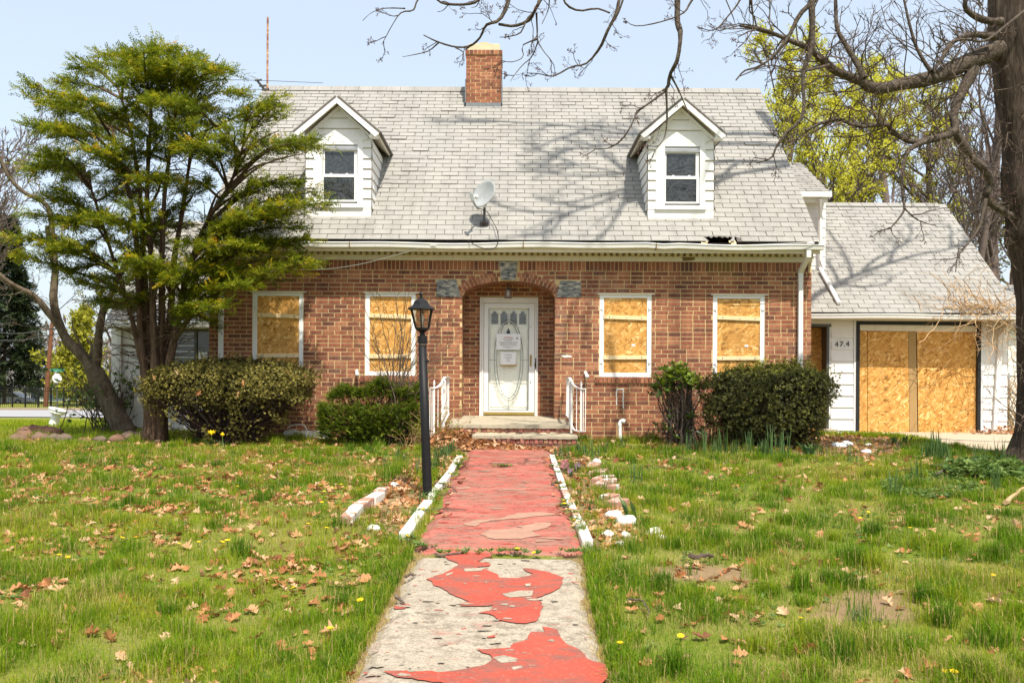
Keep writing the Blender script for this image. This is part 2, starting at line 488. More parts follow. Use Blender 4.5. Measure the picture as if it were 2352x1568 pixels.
def mat_glass(name, tint=(1, 1, 1), rough=.0):
    k = NT(name)
    g = k.n("BsdfGlossy"); k.set(g.inputs["Roughness"], rough + .02); k.set(g.inputs["Color"], (1, 1, 1))
    t = k.n("BsdfTransparent"); k.set(t.inputs[0], tint)
    f = k.n("LayerWeight"); fc = k.math('ADD', k.math('MULTIPLY', k.math('POWER', f.outputs["Facing"], 3.0), .45), .035)
    x = k.n("MixShader"); k.t.links.new(fc, x.inputs[0]); k.t.links.new(t.outputs[0], x.inputs[1]); k.t.links.new(g.outputs[0], x.inputs[2])
    return k.surf(x.outputs[0])
M['glass'] = mat_glass("clear_glass", (.99, 1.0, .99))
k = NT("frosted_green_glass"); dd = k.pbr((.62, .70, .68), .3, .4); tl = k.n("BsdfTranslucent"); k.set(tl.inputs[0], (.8, .88, .86)); tr = k.n("BsdfTransparent"); xy = k.n("MixShader"); k.set(xy.inputs[0], .5); k.t.links.new(dd, xy.inputs[1]); k.t.links.new(tl.outputs[0], xy.inputs[2]); xx = k.n("MixShader"); k.set(xx.inputs[0], .58); k.t.links.new(xy.outputs[0], xx.inputs[1]); k.t.links.new(tr.outputs[0], xx.inputs[2])
M['glass_pale'] = k.surf(xx.outputs[0])
k = NT("dark_window_glass"); p = k.pos()
w = k.noise(p, 2.3, 2, .5, 2.2)
b = k.bump(k.ramp(w, [(0, 0), (1, 1)]), .06, .2)
c = k.mix(k.ramp(k.math('FRACT', k.math('MULTIPLY', w, 9)), [(.0, 0), (.5, 1), (1, 0)]), (.016, .018, .019), (.05, .055, .056))
M['glass_dark'] = k.surf(k.pbr(c, .04, .75, 0, b))
M['glass_room'] = simple("dim_blue_grey_glass", (.075, .09, .10), .08, .6, 0, .5, 5)

# ground materials
k = NT("lawn_soil"); p = k.pos()
soil = k.mix(k.noise(p, 7, 6, .7), (.17, .105, .058), (.38, .26, .15))
thatch = k.mix(k.noise(k.map(p, (30, 9, 9)), 1.0, 5, .7), (.22, .18, .055), (.40, .32, .12))
green = k.mix(k.noise(p, 12, 5, .7), (.10, .150, .015), (.20, .255, .025))
c = k.mix(k.ramp(k.noise(p, 1.4, 5, .65), [(.40, .0), (.62, .9)]), green, thatch)
c = k.mix(k.ramp(k.noise(p, 34, 3, .7), [(.46, 0), (.60, .7)]), c, green)
c = k.mix(k.ramp(k.noise(p, 90, 3, .7), [(.50, 0), (.62, .75)]), c, (.10, .085, .035))
c = k.mix(k.attr("tint"), c, soil)
far = k.ramp(k.sep(p)[1], [(0, 0), (1, 0)])
M['lawn'] = k.surf(k.pbr(c, .95, .08, 0, k.bump(k.noise(p, 30, 6, .75), .8, .03)))
k = NT("grass_blade"); p = k.pos(); t = k.attr()
c = k.ramp(t, [(0, (.060, .150, .010)), (.3, (.145, .260, .012)), (.62, (.27, .335, .016)), (.8, (.37, .375, .035)), (.88, (.48, .38, .13)), (1, (.58, .45, .2))])
M['grass'] = k.leafy(c, .45, .6, .1)
k = NT("fallen_leaf_tan"); p = k.pos()
r = k.math('FRACT', k.math('ADD', k.attr(), k.rnd()))
c = k.ramp(r, [(0, (.20, .08, .035)), (.2, (.36, .145, .05)), (.5, (.50, .235, .09)), (.75, (.58, .34, .17)), (1, (.64, .43, .26))])
c = k.mix(k.ramp(k.noise(p, 45, 3), [(.4, 0), (.8, .5)]), c, k.mix(1.0, c, (.55, .5, .45), 'MULTIPLY'))
M['litter'] = k.leafy(c, .25, .6, .3)
k = NT("path_concrete"); p = k.pos()
c = k.mix(k.noise(p, 2.2, 5, .6), (.33, .285, .215), (.45, .395, .31))
big = k.ramp(k.noise(p, 1.1, 3), [(.3, .25), (.7, 1)])
c = k.mix(k.math('MULTIPLY', big, k.ramp(k.noise(k.map(p, (9, 11, 11)), 1.0, 7, .8), [(.46, 0), (.60, .9)])), c, (.15, .12, .09))
c = k.mix(k.ramp(k.noise(p, 65, 3, .7), [(.48, 0), (.66, .65)]), c, (.14, .11, .085))
c = k.mix(k.ramp(k.noise(k.map(p, (3, 7, 7), loc=(2, 2, 2)), 1.0, 5, .7), [(.58, 0), (.70, .5)]), c, (.33, .115, .09))
M['path'] = k.surf(k.pbr(c, .92, .12, 0, k.bump(k.noise(p, 45, 5, .7), .5, .01)))
k = NT("path_red_paint"); p = k.pos()
c = k.mix(k.noise(p, 3.0, 5, .6), (.31, .046, .030), (.45, .088, .052))
c = k.mix(k.ramp(k.noise(k.map(p, (3, 6, 6)), 1.0, 7, .78), [(.46, 0), (.58, .85)]), c, (.20, .085, .065))
c = k.mix(k.ramp(k.noise(p, 38, 4, .7), [(.55, 0), (.72, .5)]), c, (.50, .22, .15))
M['paint_red'] = k.surf(k.pbr(c, .65, .25, 0, k.bump(k.noise(p, 30, 4), .3, .006)))
k = NT("path_faded_red_paint"); p = k.pos()
c = k.mix(k.ramp(k.noise(k.map(p, (1, 2.5, 2.5)), 1.7, 5, .65), [(.35, 0), (.65, 1)]), (.31, .075, .055), (.45, .150, .115))
c = k.mix(k.ramp(k.noise(k.map(p, (2.2, 7, 7)), 1.0, 6, .72), [(.47, 0), (.54, .85)]), c, (.27, .145, .105))
c = k.mix(k.ramp(k.noise(k.map(p, (3, 12, 12), loc=(3, 3, 3)), 1.0, 6, .75), [(.55, 0), (.64, .8)]), c, (.52, .055, .045))
c = k.mix(k.ramp(k.noise(p, 30, 5, .75), [(.52, 0), (.66, .6)]), c, (.26, .13, .09))
ed = k.noise(k.map(p, (1.5, 5, 5), loc=(7, 3, 3)), 1.0, 6, .7)
c = k.mix(k.ramp(ed, [(.486, 0), (.5, .95), (.514, 0)]), c, (.07, .028, .022))
M['path_worn'] = simple('worn_brown_concrete', (.34, .20, .145), .92, .1, 0, .25, 7, .3)
M['paint_faded'] = k.surf(k.pbr(c, .8, .2, 0, k.bump(ed, .5, .02)))
M['concrete'] = simple("porch_concrete", (.37, .325, .24), .93, .1, 0, .3, 5, .4)
M['drive'] = simple("driveway_concrete", (.44, .36, .26), .93, .1, 0, .14, 2.5, .2)
M['asphalt'] = simple("street_asphalt", (.30, .30, .31), .95, .1, 0, .08, 2)
M['kerb'] = simple("kerb_stone", (.32, .25, .19), .95, .1)
M['white_stone'] = mat_white("whitewashed_stone", (.70, .68, .63), .95, .5)
k = NT("old_brick_edging"); p = k.pos()
c = k.mix(k.noise(p, 14, 5, .7), (.30, .14, .10), (.46, .28, .20))
c = k.mix(k.ramp(k.noise(k.map(p, loc=(4, 4, 4)), 9, 4, .7), [(.52, 0), (.60, 1)]), c, (.68, .65, .60))
M['edging_brick'] = k.surf(k.pbr(c, .9, .15, 0, k.bump(k.noise(p, 60, 3), .4, .006)))
k = NT("field_rock"); p = k.pos()
c = k.mix(k.noise(p, 5, 5, .7), (.095, .068, .05), (.21, .155, .115)); c = k.mix(k.ramp(k.rnd(), [(.3, 0), (.7, .8)]), c, (.22, .11, .07))
M['rock'] = k.surf(k.pbr(c, .92, .15, 0, k.bump(k.noise(p, 30, 4), .5, .02)))

# plants
def mat_bark(name, a, b, sc=(16, 16, 4), bmp=.8):
    k = NT(name); p = k.pos()
    g = k.noise(k.map(p, sc), 1.0, 6, .7, .6)
    c = k.ramp(g, [(.3, tuple(.45 * x for x in a)), (.5, a), (.72, b)])
    return k.surf(k.pbr(c, .95, .1, 0, k.bump(g, bmp, .03)))
M['bark_oak'] = mat_bark("oak_bark", (.070, .052, .040), (.165, .128, .098), (22, 22, 3.2), 1.0)
M['bark_limb'] = mat_bark("oak_limb_bark", (.088, .070, .056), (.20, .165, .13), (26, 26, 26), .8)
M['twig_dark'] = mat_bark("dark_twig", (.055, .036, .034), (.10, .066, .058), (30, 30, 30), .3)
M['twig_grey'] = mat_bark("grey_twig", (.115, .085, .065), (.21, .16, .125), (20, 20, 20), .3)
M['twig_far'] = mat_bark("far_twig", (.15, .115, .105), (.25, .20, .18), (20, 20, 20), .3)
M['bark_yew'] = mat_bark("yew_bark", (.105, .066, .043), (.23, .155, .105), (34, 34, 3), 1.0)
M['bark_lean'] = mat_bark("smooth_bark", (.115, .088, .06), (.21, .17, .12), (9, 9, 5), .5)
M['vine'] = simple("dry_vine", (.42, .28, .15), .9, .1, 0, .25, 20)
def mat_leaf(name, stops, trans=.35, rough=.5, spec=.3):
    k = NT(name); t = k.attr()
    return k.leafy(k.ramp(t, stops), trans, rough, spec)
M['yew_leaf'] = mat_leaf("yew_needles", [(0, (.060, .095, .008)), (.45, (.165, .205, .012)), (.8, (.33, .335, .018)), (.96, (.50, .42, .02)), (1, (.58, .30, .02))], .5)
M['yew_low'] = mat_leaf("low_yew_needles", [(0, (.045, .085, .008)), (.5, (.120, .175, .014)), (1, (.24, .28, .02))], .4)
M['azalea_leaf'] = mat_leaf("azalea_leaf", [(0, (.045, .042, .010)), (.5, (.175, .150, .026)), (.9, (.33, .28, .06)), (1, (.40, .30, .09))], .25)
M['hedge_leaf'] = mat_leaf("hedge_leaf", [(0, (.036, .040, .010)), (.5, (.120, .118, .024)), (.85, (.22, .225, .035)), (1, (.29, .33, .035))], .25)
M['rhodo_leaf'] = mat_leaf("glossy_leaf", [(0, (.035, .070, .012)), (.6, (.13, .20, .02)), (1, (.27, .33, .03))], .3, .35, .4)
M['spruce'] = mat_leaf("spruce_needles", [(0, (.018, .032, .014)), (1, (.068, .092, .032))], .15)
M['maple_bud'] = mat_leaf("maple_blossom", [(0, (.42, .42, .03)), (.5, (.62, .60, .05)), (1, (.78, .73, .12))], .5)
M['forsythia'] = mat_leaf("yellow_green_shrub", [(0, (.20, .20, .02)), (1, (.42, .40, .03))], .4)
M['bud'] = mat_leaf("spring_bud", [(0, (.14, .12, .02)), (1, (.34, .36, .03))], .4)
M['bulb_leaf'] = mat_leaf("bulb_leaf", [(0, (.045, .105, .030)), (1, (.13, .21, .06))], .35, .4, .4)
M['clover'] = mat_leaf("ground_cover_leaf", [(0, (.05, .11, .02)), (1, (.19, .27, .06))], .35)
M['dandelion'] = simple("dandelion_yellow", (.80, .52, .015), .7, .2, 0, .1, 90)
M['tulip'] = simple("tulip_yellow", (.85, .55, .01), .5, .3, 0, .08, 30)
M['pink'] = simple("hyacinth_pink", (.70, .16, .36), .6, .3, 0, .2, 60)
M['mauve'] = simple("hyacinth_mauve", (.48, .25, .48), .6, .3, 0, .2, 60)
M['stem_green'] = simple("flower_stem", (.08, .15, .03), .6, .3)
from mathutils.geometry import tessellate_polygon
# ------------------------------------------------------------------ ground, path, driveway, street
def grid_axis(segs):
    out = []
    for a, b, st in segs: out += list(np.arange(a, b, st))
    return np.array(out + [segs[-1][1]])
LEFT_BED = gpoly([(1058, 1050), (935, 1240), (790, 1205), (860, 1150), (905, 1100), (985, 1040)])
RIGHT_BED = gpoly([(1266, 1050), (1352, 1262), (1525, 1240), (1450, 1190), (1400, 1110), (1372, 1070), (1330, 1040)])
BARE = [gpoly([(1490, 1300), (1600, 1290), (1745, 1305), (1730, 1335), (1600, 1335), (1490, 1345)]),
        gpoly([(1860, 1420), (1950, 1350), (2080, 1360), (2100, 1420), (1960, 1450), (1900, 1470)]),
        gpoly([(1480, 1018), (1700, 1012), (1900, 1000), (2040, 1006), (2110, 1022), (2060, 1046), (1900, 1050), (1700, 1036), (1500, 1036)]),
        gpoly([(1000, 985), (1110, 1000), (1330, 1028), (1340, 1045), (1050, 1048), (985, 1030)])]
LEx = gpoly([(805, 1560), (860, 1450), (905, 1360), (940, 1300), (952, 1280)]); REx = gpoly([(1398, 1560), (1372, 1460), (1352, 1370), (1343, 1310), (1340, 1280)])
def soft_poly(X, Y, pl, s=.06):
    m_ = (np.abs(X - pl[:, 0].mean()) < np.ptp(pl[:, 0])) & (np.abs(Y - pl[:, 1].mean()) < np.ptp(pl[:, 1]) + .5); out = np.zeros(np.shape(X)); x, y = X[m_], Y[m_]
    out[m_] = sum(in_poly(x + rng.normal(0, s, x.shape), y + rng.normal(0, s, x.shape), pl) for _ in range(7)) / 7.0
    return out
xs = grid_axis([(-900, -120, 60), (-120, -24, 6), (-24, -10, .5), (-10, 10, .14), (10, 24, .5), (24, 120, 6), (120, 900, 60)])
ys = grid_axis([(-60, -4, 4), (-4, 2, .5), (2, 17, .14), (17, 30, .5), (30, 90, 3), (90, 1500, 60)])
gx, gy = np.meshgrid(xs, ys)
gz = GZ(gx, gy)
soil = np.zeros(gx.shape)
for pl in [LEFT_BED, RIGHT_BED] + BARE:
    soil = np.maximum(soil, soft_poly(gx, gy, pl) * .95)
_pe = np.minimum(np.abs(gx - np.interp(gy, LEx[:, 1], LEx[:, 0])), np.abs(gx - np.interp(gy, REx[:, 1], REx[:, 0])))
soil = np.maximum(soil, np.clip(1.3 - _pe / .16, 0, .9) * ((gy > 3) & (gy < 8.6)))
ny, nx = gx.shape
ii = (np.arange(ny - 1)[:, None] * nx + np.arange(nx - 1)[None, :])
gf = np.stack([ii, ii + 1, ii + nx + 1, ii + nx], -1).reshape(-1, 4)
put(mesh_np("ground", np.stack([gx, gy, gz], -1).reshape(-1, 3), [gf], M['lawn'], tint=soil.ravel(), smooth=True), kind="structure")

# path: traced edges of the walk, lower bare slab and upper painted slab with a joint between them
def edge(pts): return np.array([ground_at(*p)[:2] for p in pts])
LE = edge([(760, 1620), (805, 1560), (860, 1450), (905, 1360), (940, 1300), (952, 1284)])
RE = edge([(1418, 1620), (1398, 1560), (1372, 1460), (1352, 1370), (1343, 1310), (1340, 1284)])
LE2 = edge([(945, 1277), (968, 1235), (1000, 1172), (1040, 1100), (1066, 1055), (1076, 1034)])
RE2 = edge([(1340, 1277), (1328, 1235), (1308, 1172), (1284, 1100), (1265, 1055), (1262, 1034)])
def slab_sheet(L, Rr, lift, y0=None, step=.12, jag=.018, nx=14, thick=.05):
    ya, yb = max(L[0, 1], Rr[0, 1]) if y0 is None else y0, min(L[-1, 1], Rr[-1, 1])
    Y = np.arange(ya, yb + step, step); Y[-1] = yb
    xl = np.interp(Y, L[:, 1], L[:, 0]) + rng.normal(0, jag, len(Y)); xr = np.interp(Y, Rr[:, 1], Rr[:, 0]) + rng.normal(0, jag, len(Y))
    u = np.linspace(0, 1, nx)
    X = xl[:, None] + (xr - xl)[:, None] * u; YY = np.repeat(Y[:, None], nx, 1)
    Z = G(YY) + lift + .004 * np.sin(3 * X + 2 * YY)
    Z[:, 0] -= thick; Z[:, -1] -= thick; Z[0] -= thick; Z[-1] -= thick
    n, m = X.shape
    i = (np.arange(n - 1)[:, None] * m + np.arange(m - 1)[None]).reshape(-1)
    return np.stack([X, YY, Z], -1).reshape(-1, 3), np.stack([i, i + 1, i + m + 1, i + m], -1)
LE = np.vstack([[LE[0, 0] - .05, 1.5], LE]); RE = np.vstack([[RE[0, 0] + .05, 1.5], RE])
path = bpy.data.objects.new("path", None); COL.objects.link(path); ORG["path"] = Vector((0, 0, 0)); put(path, kind="structure")
V, Fq = slab_sheet(LE, RE, .035, y0=1.5)
mesh_np("concrete_slab", V, [Fq], M['path'], path)
V, Fq = slab_sheet(LE2, RE2, .040)
mesh_np("painted_slab", V, [Fq], M['paint_faded'], path)
def ragged(poly, amp=.018, step=.035):
    """outline resampled with a torn edge"""
    out = []
    n = len(poly)
    for i in range(n):
        a, b = np.array(poly[i]), np.array(poly[(i + 1) % n]); L = np.linalg.norm(b - a); m = max(1, int(L / step))
        for j in range(m): out.append(a + (b - a) * j / m + rng.normal(0, amp, 2))
    return out
def paint_patch(pts, lift=.0430, mat='paint_red', amp=.012):
    pl = ragged([tuple(q) for q in gpoly(pts)], amp * .45, .04)
    pv = [(x, y, float(G(y)) + lift + .004 * math.sin(3 * x + 2 * y)) for x, y in pl]
    tri = [t if (pl[t[1]][0] - pl[t[0]][0]) * (pl[t[2]][1] - pl[t[0]][1]) - (pl[t[1]][1] - pl[t[0]][1]) * (pl[t[2]][0] - pl[t[0]][0]) > 0 else t[::-1] for t in [tuple(q) for q in tessellate_polygon([[Vector((x, y, 0)) for x, y in pl]])]]
    mb = MB(); mb.add(pv, tri)
    o = mb.build("paint_patch", M[mat], path)
    return o
c2 = lambda L: [(781.2 + x * .3466, 1024.8 + y * .3466) for x, y in L]
paint_patch(c2([(690, 755), (770, 740), (880, 738), (1020, 745), (1000, 765), (960, 775), (910, 800), (1000, 815), (990, 830), (900, 835), (960, 855), (1040, 880), (1060, 910), (1180, 912), (1280, 885), (1210, 845), (1270, 845),
               (1390, 872), (1480, 905), (1460, 975), (1390, 1015), (1300, 1045), (1340, 1090), (1330, 1150), (1290, 1200), (1220, 1215), (1130, 1205), (1050, 1190), (1000, 1150), (910, 1140), (1000, 1120), (1005, 1095), (900, 1095), (790, 1095),
               (810, 1075), (860, 1065), (800, 1040), (720, 1010), (700, 980), (640, 965), (580, 910), (680, 880), (740, 850), (790, 810), (710, 785)]))
paint_patch(c2([(1350, 1235), (1440, 1260), (1460, 1310), (1520, 1360), (1600, 1400), (1630, 1450), (1760, 1490), (1780, 1570), (1700, 1640), (1200, 1680), (800, 1640), (340, 1570), (280, 1545), (500, 1540), (700, 1545), (830, 1520), (960, 1490), (1010, 1455), (990, 1420),
               (890, 1380), (1000, 1385), (1130, 1375), (1150, 1345), (1240, 1320), (1260, 1270), (1350, 1275)]))
paint_patch(c2([(355, 1095), (420, 1080), (465, 1085), (420, 1115), (370, 1115)]))
paint_patch(c2([(970, 1300), (1020, 1290), (1025, 1305), (980, 1308)]))
for a in ([(820, 850), (960, 845), (940, 865), (830, 868)], [(1070, 1020), (1190, 1000), (1280, 1000), (1270, 1035), (1120, 1045)], [(1220, 955), (1265, 950), (1260, 968), (1230, 970)],
          [(700, 885), (745, 872), (740, 885), (705, 897)], [(1010, 1445), (1090, 1430), (1175, 1450), (1160, 1475), (1060, 1480)], [(1140, 1510), (1210, 1495), (1215, 1512), (1150, 1530)], [(985, 990), (1000, 984), (1003, 992)], [(955, 940), (972, 936), (972, 948)], [(1205, 1412), (1230, 1408), (1228, 1416)]):
    paint_patch(c2(a), .0455, 'path', .006)
# grey-brown worn places on the painted slab
for a in ([(815, 545), (880, 520), (1050, 505), (1180, 470), (1340, 465), (1440, 480), (1200, 505), (1020, 515), (930, 535), (900, 560)], [(930, 610), (1000, 580), (1190, 570), (1300, 545), (1400, 535), (1380, 570), (1270, 590), (1330, 620), (1200, 640), (1020, 645)],
          [(1180, 560), (1300, 535), (1390, 535), (1330, 560), (1230, 575)], [(760, 300), (860, 295), (870, 305), (780, 312)]):
    o = paint_patch(c2(a), .0450, 'path_worn', .02)

def flecks(n, y0, y1, lift, mat, smin, smax, name):
    mb = MB()
    for _ in range(n):
        y = rng.uniform(y0, y1); E0, E1 = (LE, RE) if y < LE2[0, 1] - .02 else (LE2, RE2); x = np.interp(y, E0[:, 1], E0[:, 0]) + (np.interp(y, E1[:, 1], E1[:, 0]) - np.interp(y, E0[:, 1], E0[:, 0])) * rng.uniform(.04, .96)
        s_ = smin + (smax - smin) * rng.random() ** 3; m_ = 9; st_ = rng.uniform(.6, 2.2); ph = rng.uniform(0, 6.28)
        mb.add([(x + s_ * st_ * math.cos(t) * q, y + s_ * math.sin(t) * q, float(G(y)) + lift + .004 * math.sin(3 * x + 2 * y)) for t, q in [(2 * math.pi * i / m_ + ph * 0, rng.uniform(.45, 1.1)) for i in range(m_)]], [tuple(range(m_))])
    put(mb.build(name, M[mat], path), kind="stuff")
flecks(150, 5.0, 7.85, .0445, 'path', .004, .035, "bare_chips"); flecks(120, 5.0, 7.85, .0362, 'paint_red', .003, .022, "paint_flecks"); flecks(170, 8.0, 14.6, .0414, 'paint_red', .006, .06, "paint_flecks"); flecks(110, 8.0, 14.6, .0420, 'path_worn', .008, .09, "bare_chips")

# driveway and street
DR = edge([(1990, 1002), (2090, 1006), (2160, 1020), (2240, 1035), (2352, 1048), (2600, 1070)])
mb = MB()
pl = [(6.95, 19.42)] + [tuple(q) for q in DR[1:]] + [(17.5, DR[-1][1]), (17.5, 19.42)]
mb.prism([(x, y, float(G(y)) - .10) for x, y in pl], (0, 0, .135))
mb.build("driveway", M['drive'], None); put(bpy.data.objects["driveway"], kind="structure")
sx = np.arange(-120, 60, 4.0)
def strip(y0, y1, dz, n=5):
    u = np.linspace(0, 1, n); YY = (y0 + (y1 - y0) * u)[None] + .04 * (sx[:, None] + 30); XX = np.repeat(sx[:, None], n, 1)
    i = (np.arange(len(sx) - 1)[:, None] * n + np.arange(n - 1)[None]).reshape(-1)
    return np.stack([XX, YY, G(YY) + dz], -1).reshape(-1, 3), [np.stack([i, i + 1, i + n + 1, i + n], -1)[:, ::-1]]
V, Fx = strip(57, 71, .05, 9); put(mesh_np("street", V, Fx, M['asphalt']), kind="structure")
mb = MB(); mb.add([(-120, 67.6, G(67.6)), (60, 74.8, G(74.8)), (60, 75.1, G(75)), (-120, 67.9, G(67.9)), (-120, 67.6, G(67.6) + .2), (60, 74.8, G(74.8) + .2), (60, 75.1, G(75) + .2), (-120, 67.9, G(67.9) + .2)],
       [(0, 1, 5, 4), (4, 5, 6, 7), (1, 2, 6, 5), (2, 3, 7, 6), (3, 0, 4, 7)])
put(mb.build("kerb", M['kerb']), kind="structure")

# ------------------------------------------------------------------ the brick house
YF, YB = 16.6, 17.33
fx = lambda px, py=800: P(px, py, YF).x
fz = lambda py, px=1176: P(px, py, YF).z
house = thing("brick_house", (0, 18.5, .55), "abandoned one and a half storey red brick house with pale roof and boarded windows", "house")
XL, XR, ZT = fx(480, 780), fx(1863, 780), fz(599)
WIN = [(580, 697, 671, 861), (839, 955, 672.5, 862), (1377.5, 1497, 676, 866), (1638, 1757, 678, 868)]
WR = [(P(a, c, YF).x, P(b, c, YF).x, P((a + b) / 2, d, YF).z, P((a + b) / 2, c, YF).z) for a, b, c, d in WIN]
zt_ = sum(w[3] for w in WR) / 4; zb_ = sum(w[2] for w in WR) / 4
WR = [(w[0], w[1], zb_, zt_) for w in WR]
AX0, AX1 = fx(1060.6, 800), fx(1274.7, 800); AC = (AX0 + AX1) / 2; AA = (AX1 - AX0) / 2
AZS = fz(683); AB = fz(645) - AZS
arch_z = lambda x: AZS + AB * math.sqrt(max(0, 1 - ((x - AC) / AA) ** 2))
PORCH_Z = 0.985
# mortar backing
mb = MB()
y0, y1 = YF + .0035, YF + .26
cuts = sorted([(w[0], w[1], w[2], w[3]) for w in WR])
x = XL
for (a, b, c, d) in cuts[:2] + [None] + cuts[2:] if False else cuts:
    pass
def wall_cols():
    segs = [(w[0], w[1], 'w', w) for w in WR] + [(AX0, AX1, 'a', None)]
    segs.sort()
    x = XL
    for a, b, t, w in segs:
        mb.box((x, y0, .3), (a, y1, ZT + .32))
        if t == 'w':
            mb.box((a, y0, .3), (b, y1, w[2])); mb.box((a, y0, w[3]), (b, y1, ZT + .32))
        else:
            n = 28
            for i in range(n):
                u0, u1 = a + (b - a) * i / n, a + (b - a) * (i + 1) / n
                za, zb2 = arch_z(u0), arch_z(u1)
                mb.add([(u0, y0, za), (u1, y0, zb2), (u1, y0, ZT + .32), (u0, y0, ZT + .32)], [(0, 1, 2, 3)])
        x = b
    mb.box((x, y0, .3), (XR, y1, ZT + .32))
wall_cols()
wall = mb.build("front_wall", M['mortar'], house)

CO, JT = .0747, .0150
BL = .218
KEY = [(1146, 600), (1188.5, 601), (1184, 643), (1151.5, 643)]
SKL = [(1003.4, 643), (1048, 642), (1058.5, 682.5), (1002.5, 681.5)]
SKR = [(1287, 645), (1333.5, 646), (1334.5, 682.5), (1277.5, 682.5)]
full, part_b = [], []          # (x0,x1,z0,z1)
def sub(iv, a, b):
    out = []
    for p0, p1 in iv:
        if b <= p0 or a >= p1: out.append((p0, p1)); continue
        if a > p0: out.append((p0, a))
        if b < p1: out.append((b, p1))
    return out
ZS0 = ZT - .172
i = 0
while True:
    z1 = ZS0 - i * CO - JT * .5; z0 = z1 - CO + JT; zm = (z0 + z1) / 2
    if z1 < .42: break
    iv = [(XL, XR)]
    for w in WR:
        if zm > w[2] and zm < w[3]: iv = sub(iv, w[0] - .006, w[1] + .006)
        if w[2] - .105 < zm < w[2]: iv = sub(iv, w[0] - .085, w[1] + .03)
    if zm < AZS: iv = sub(iv, AX0, AX1)
    elif zm < AZS + AB + .155:
        h = (AA + .155) * math.sqrt(max(0, 1 - ((zm - AZS) / (AB + .155)) ** 2)); iv = sub(iv, AC - h, AC + h)
    for S in (SKL, SKR):
        zz = [fz(q[1], q[0]) for q in S]
        if min(zz) - .01 < zm < max(zz) + .01: iv = sub(iv, min(fx(q[0], q[1]) for q in S), max(fx(q[0], q[1]) for q in S))
    x = XL - (i % 2) * BL / 2 - rng.uniform(0, .01)
    while x < XR:
        hb = BL if rng.random() > .06 else BL / 2
        for a, b in iv:
            p0, p1 = max(x + JT / 2, a), min(x + hb - JT / 2, b)
            if p1 - p0 > .03: (full if p1 - p0 > BL - JT - .001 else part_b).append((p0, p1, z0, z1))
        x += hb
    i += 1
full.sort(key=lambda q: abs((q[0] + q[1]) / 2 - AC) + .6 * abs((q[2] + q[3]) / 2 - 2.2))
ind, rest = full[:200], full[200:] + part_b
# soldier course
pitch = .0716
x = XL + .004
while x < XR - .05:
    if not (fx(1143, 620) < x + .03 < fx(1191, 620)): rest.append((x + .006, x + pitch - .006, ZT - .165, ZT - .006))
    x += pitch
# rowlock sills are proud of the wall: collected apart
brick_me = MB().box((0, 0, 0), (BL - JT, .09, CO - JT))
bm_src = None
for q in ind:
    if bm_src is None:
        o = brick_me.build("brick", M['brick'], wall, org=(0, 0, 0)); bm_src = o
    else:
        o = bm_src.copy(); COL.objects.link(o)
    o.location = Vector((q[0], YF + rng.uniform(-.003, .001), q[2])) - ORG[house.name]
def bricks_mesh(lst, y=YF, depth=.09, name="bricks", parent=wall, extra=None, axis=0):
    n = len(lst); q = np.array(lst)
    jit = rng.uniform(-.003, .001, n)
    x0, x1, z0, z1 = q.T
    f = y + jit; bk = np.full(n, y + depth)
    c = lambda xx, yy, zz: np.stack([xx, yy, zz], -1) if axis == 0 else np.stack([yy, xx, zz], -1)
    V = np.stack([c(x0, f, z0), c(x1, f, z0), c(x1, f, z1), c(x0, f, z1), c(x0, bk, z0), c(x1, bk, z0), c(x1, bk, z1), c(x0, bk, z1)], 1).reshape(-1, 3)
    fc = np.array([(0, 1, 2, 3), (3, 2, 6, 7), (1, 0, 4, 5), (0, 3, 7, 4), (2, 1, 5, 6)])
    Fq = (np.arange(n)[:, None, None] * 8 + fc).reshape(-1, 4)
    t = np.repeat(rng.uniform(0, 1, n), 8)
    if extra is not None:
        b = len(V); V = np.vstack([V, extra[0]]); Fq = np.vstack([Fq, extra[1] + b]); t = np.concatenate([t, extra[2]])
    return put(mesh_np(name, V, [Fq], M['brick'], parent, tint=t), kind="stuff")
bricks_mesh(rest)
# arch rings: separate voussoirs
def ell_pts(a, b, n=400):
    t = np.linspace(0, np.pi, n); return np.stack([AC - a * np.cos(t), AZS + b * np.sin(t)], -1)
arch = MB()
for ring in range(2):
    r0, r1 = .004 + ring * .077, .004 + ring * .077 + .070
    pts = ell_pts(AA + (r0 + r1) / 2, AB + (r0 + r1) / 2)
    s = np.concatenate([[0], np.cumsum(np.linalg.norm(np.diff(pts, axis=0), axis=1))])
    n = int(s[-1] / .0705)
    for j in range(n):
        sa, sb = s[-1] * j / n + .0065, s[-1] * (j + 1) / n - .0065
        pa = np.array([np.interp(sa, s, pts[:, 0]), np.interp(sa, s, pts[:, 1])]); pb = np.array([np.interp(sb, s, pts[:, 0]), np.interp(sb, s, pts[:, 1])])
        mid = (pa + pb) / 2
        if fx(1147) < mid[0] < fx(1188): continue
        if ring == 1 and (mid[1] < fz(676) or mid[0] < fx(1049) or mid[0] > fx(1287)): continue
        d = pb - pa; d /= np.linalg.norm(d); nn = np.array([-d[1], d[0]])
        h = (r1 - r0) / 2
        q = [pa - nn * h, pb - nn * h, pb + nn * h, pa + nn * h]
        m2 = MB(); dy = rng.uniform(-.004, .003)
        m2.prism([(u[0], YF - .004 + dy, u[1]) for u in q][::-1], (0, .11, 0))
        m2.build("brick", M['brick'], wall)
for S in (KEY, SKL, SKR):
    m2 = MB(); q = [(fx(a, b), YF - .02, fz(b, a)) for a, b in S]
    m2.prism(q, (0, .14, 0))
    o = m2.build("keystone" if S is KEY else "springer_stone", M['gneiss'], house, bevel=.006)
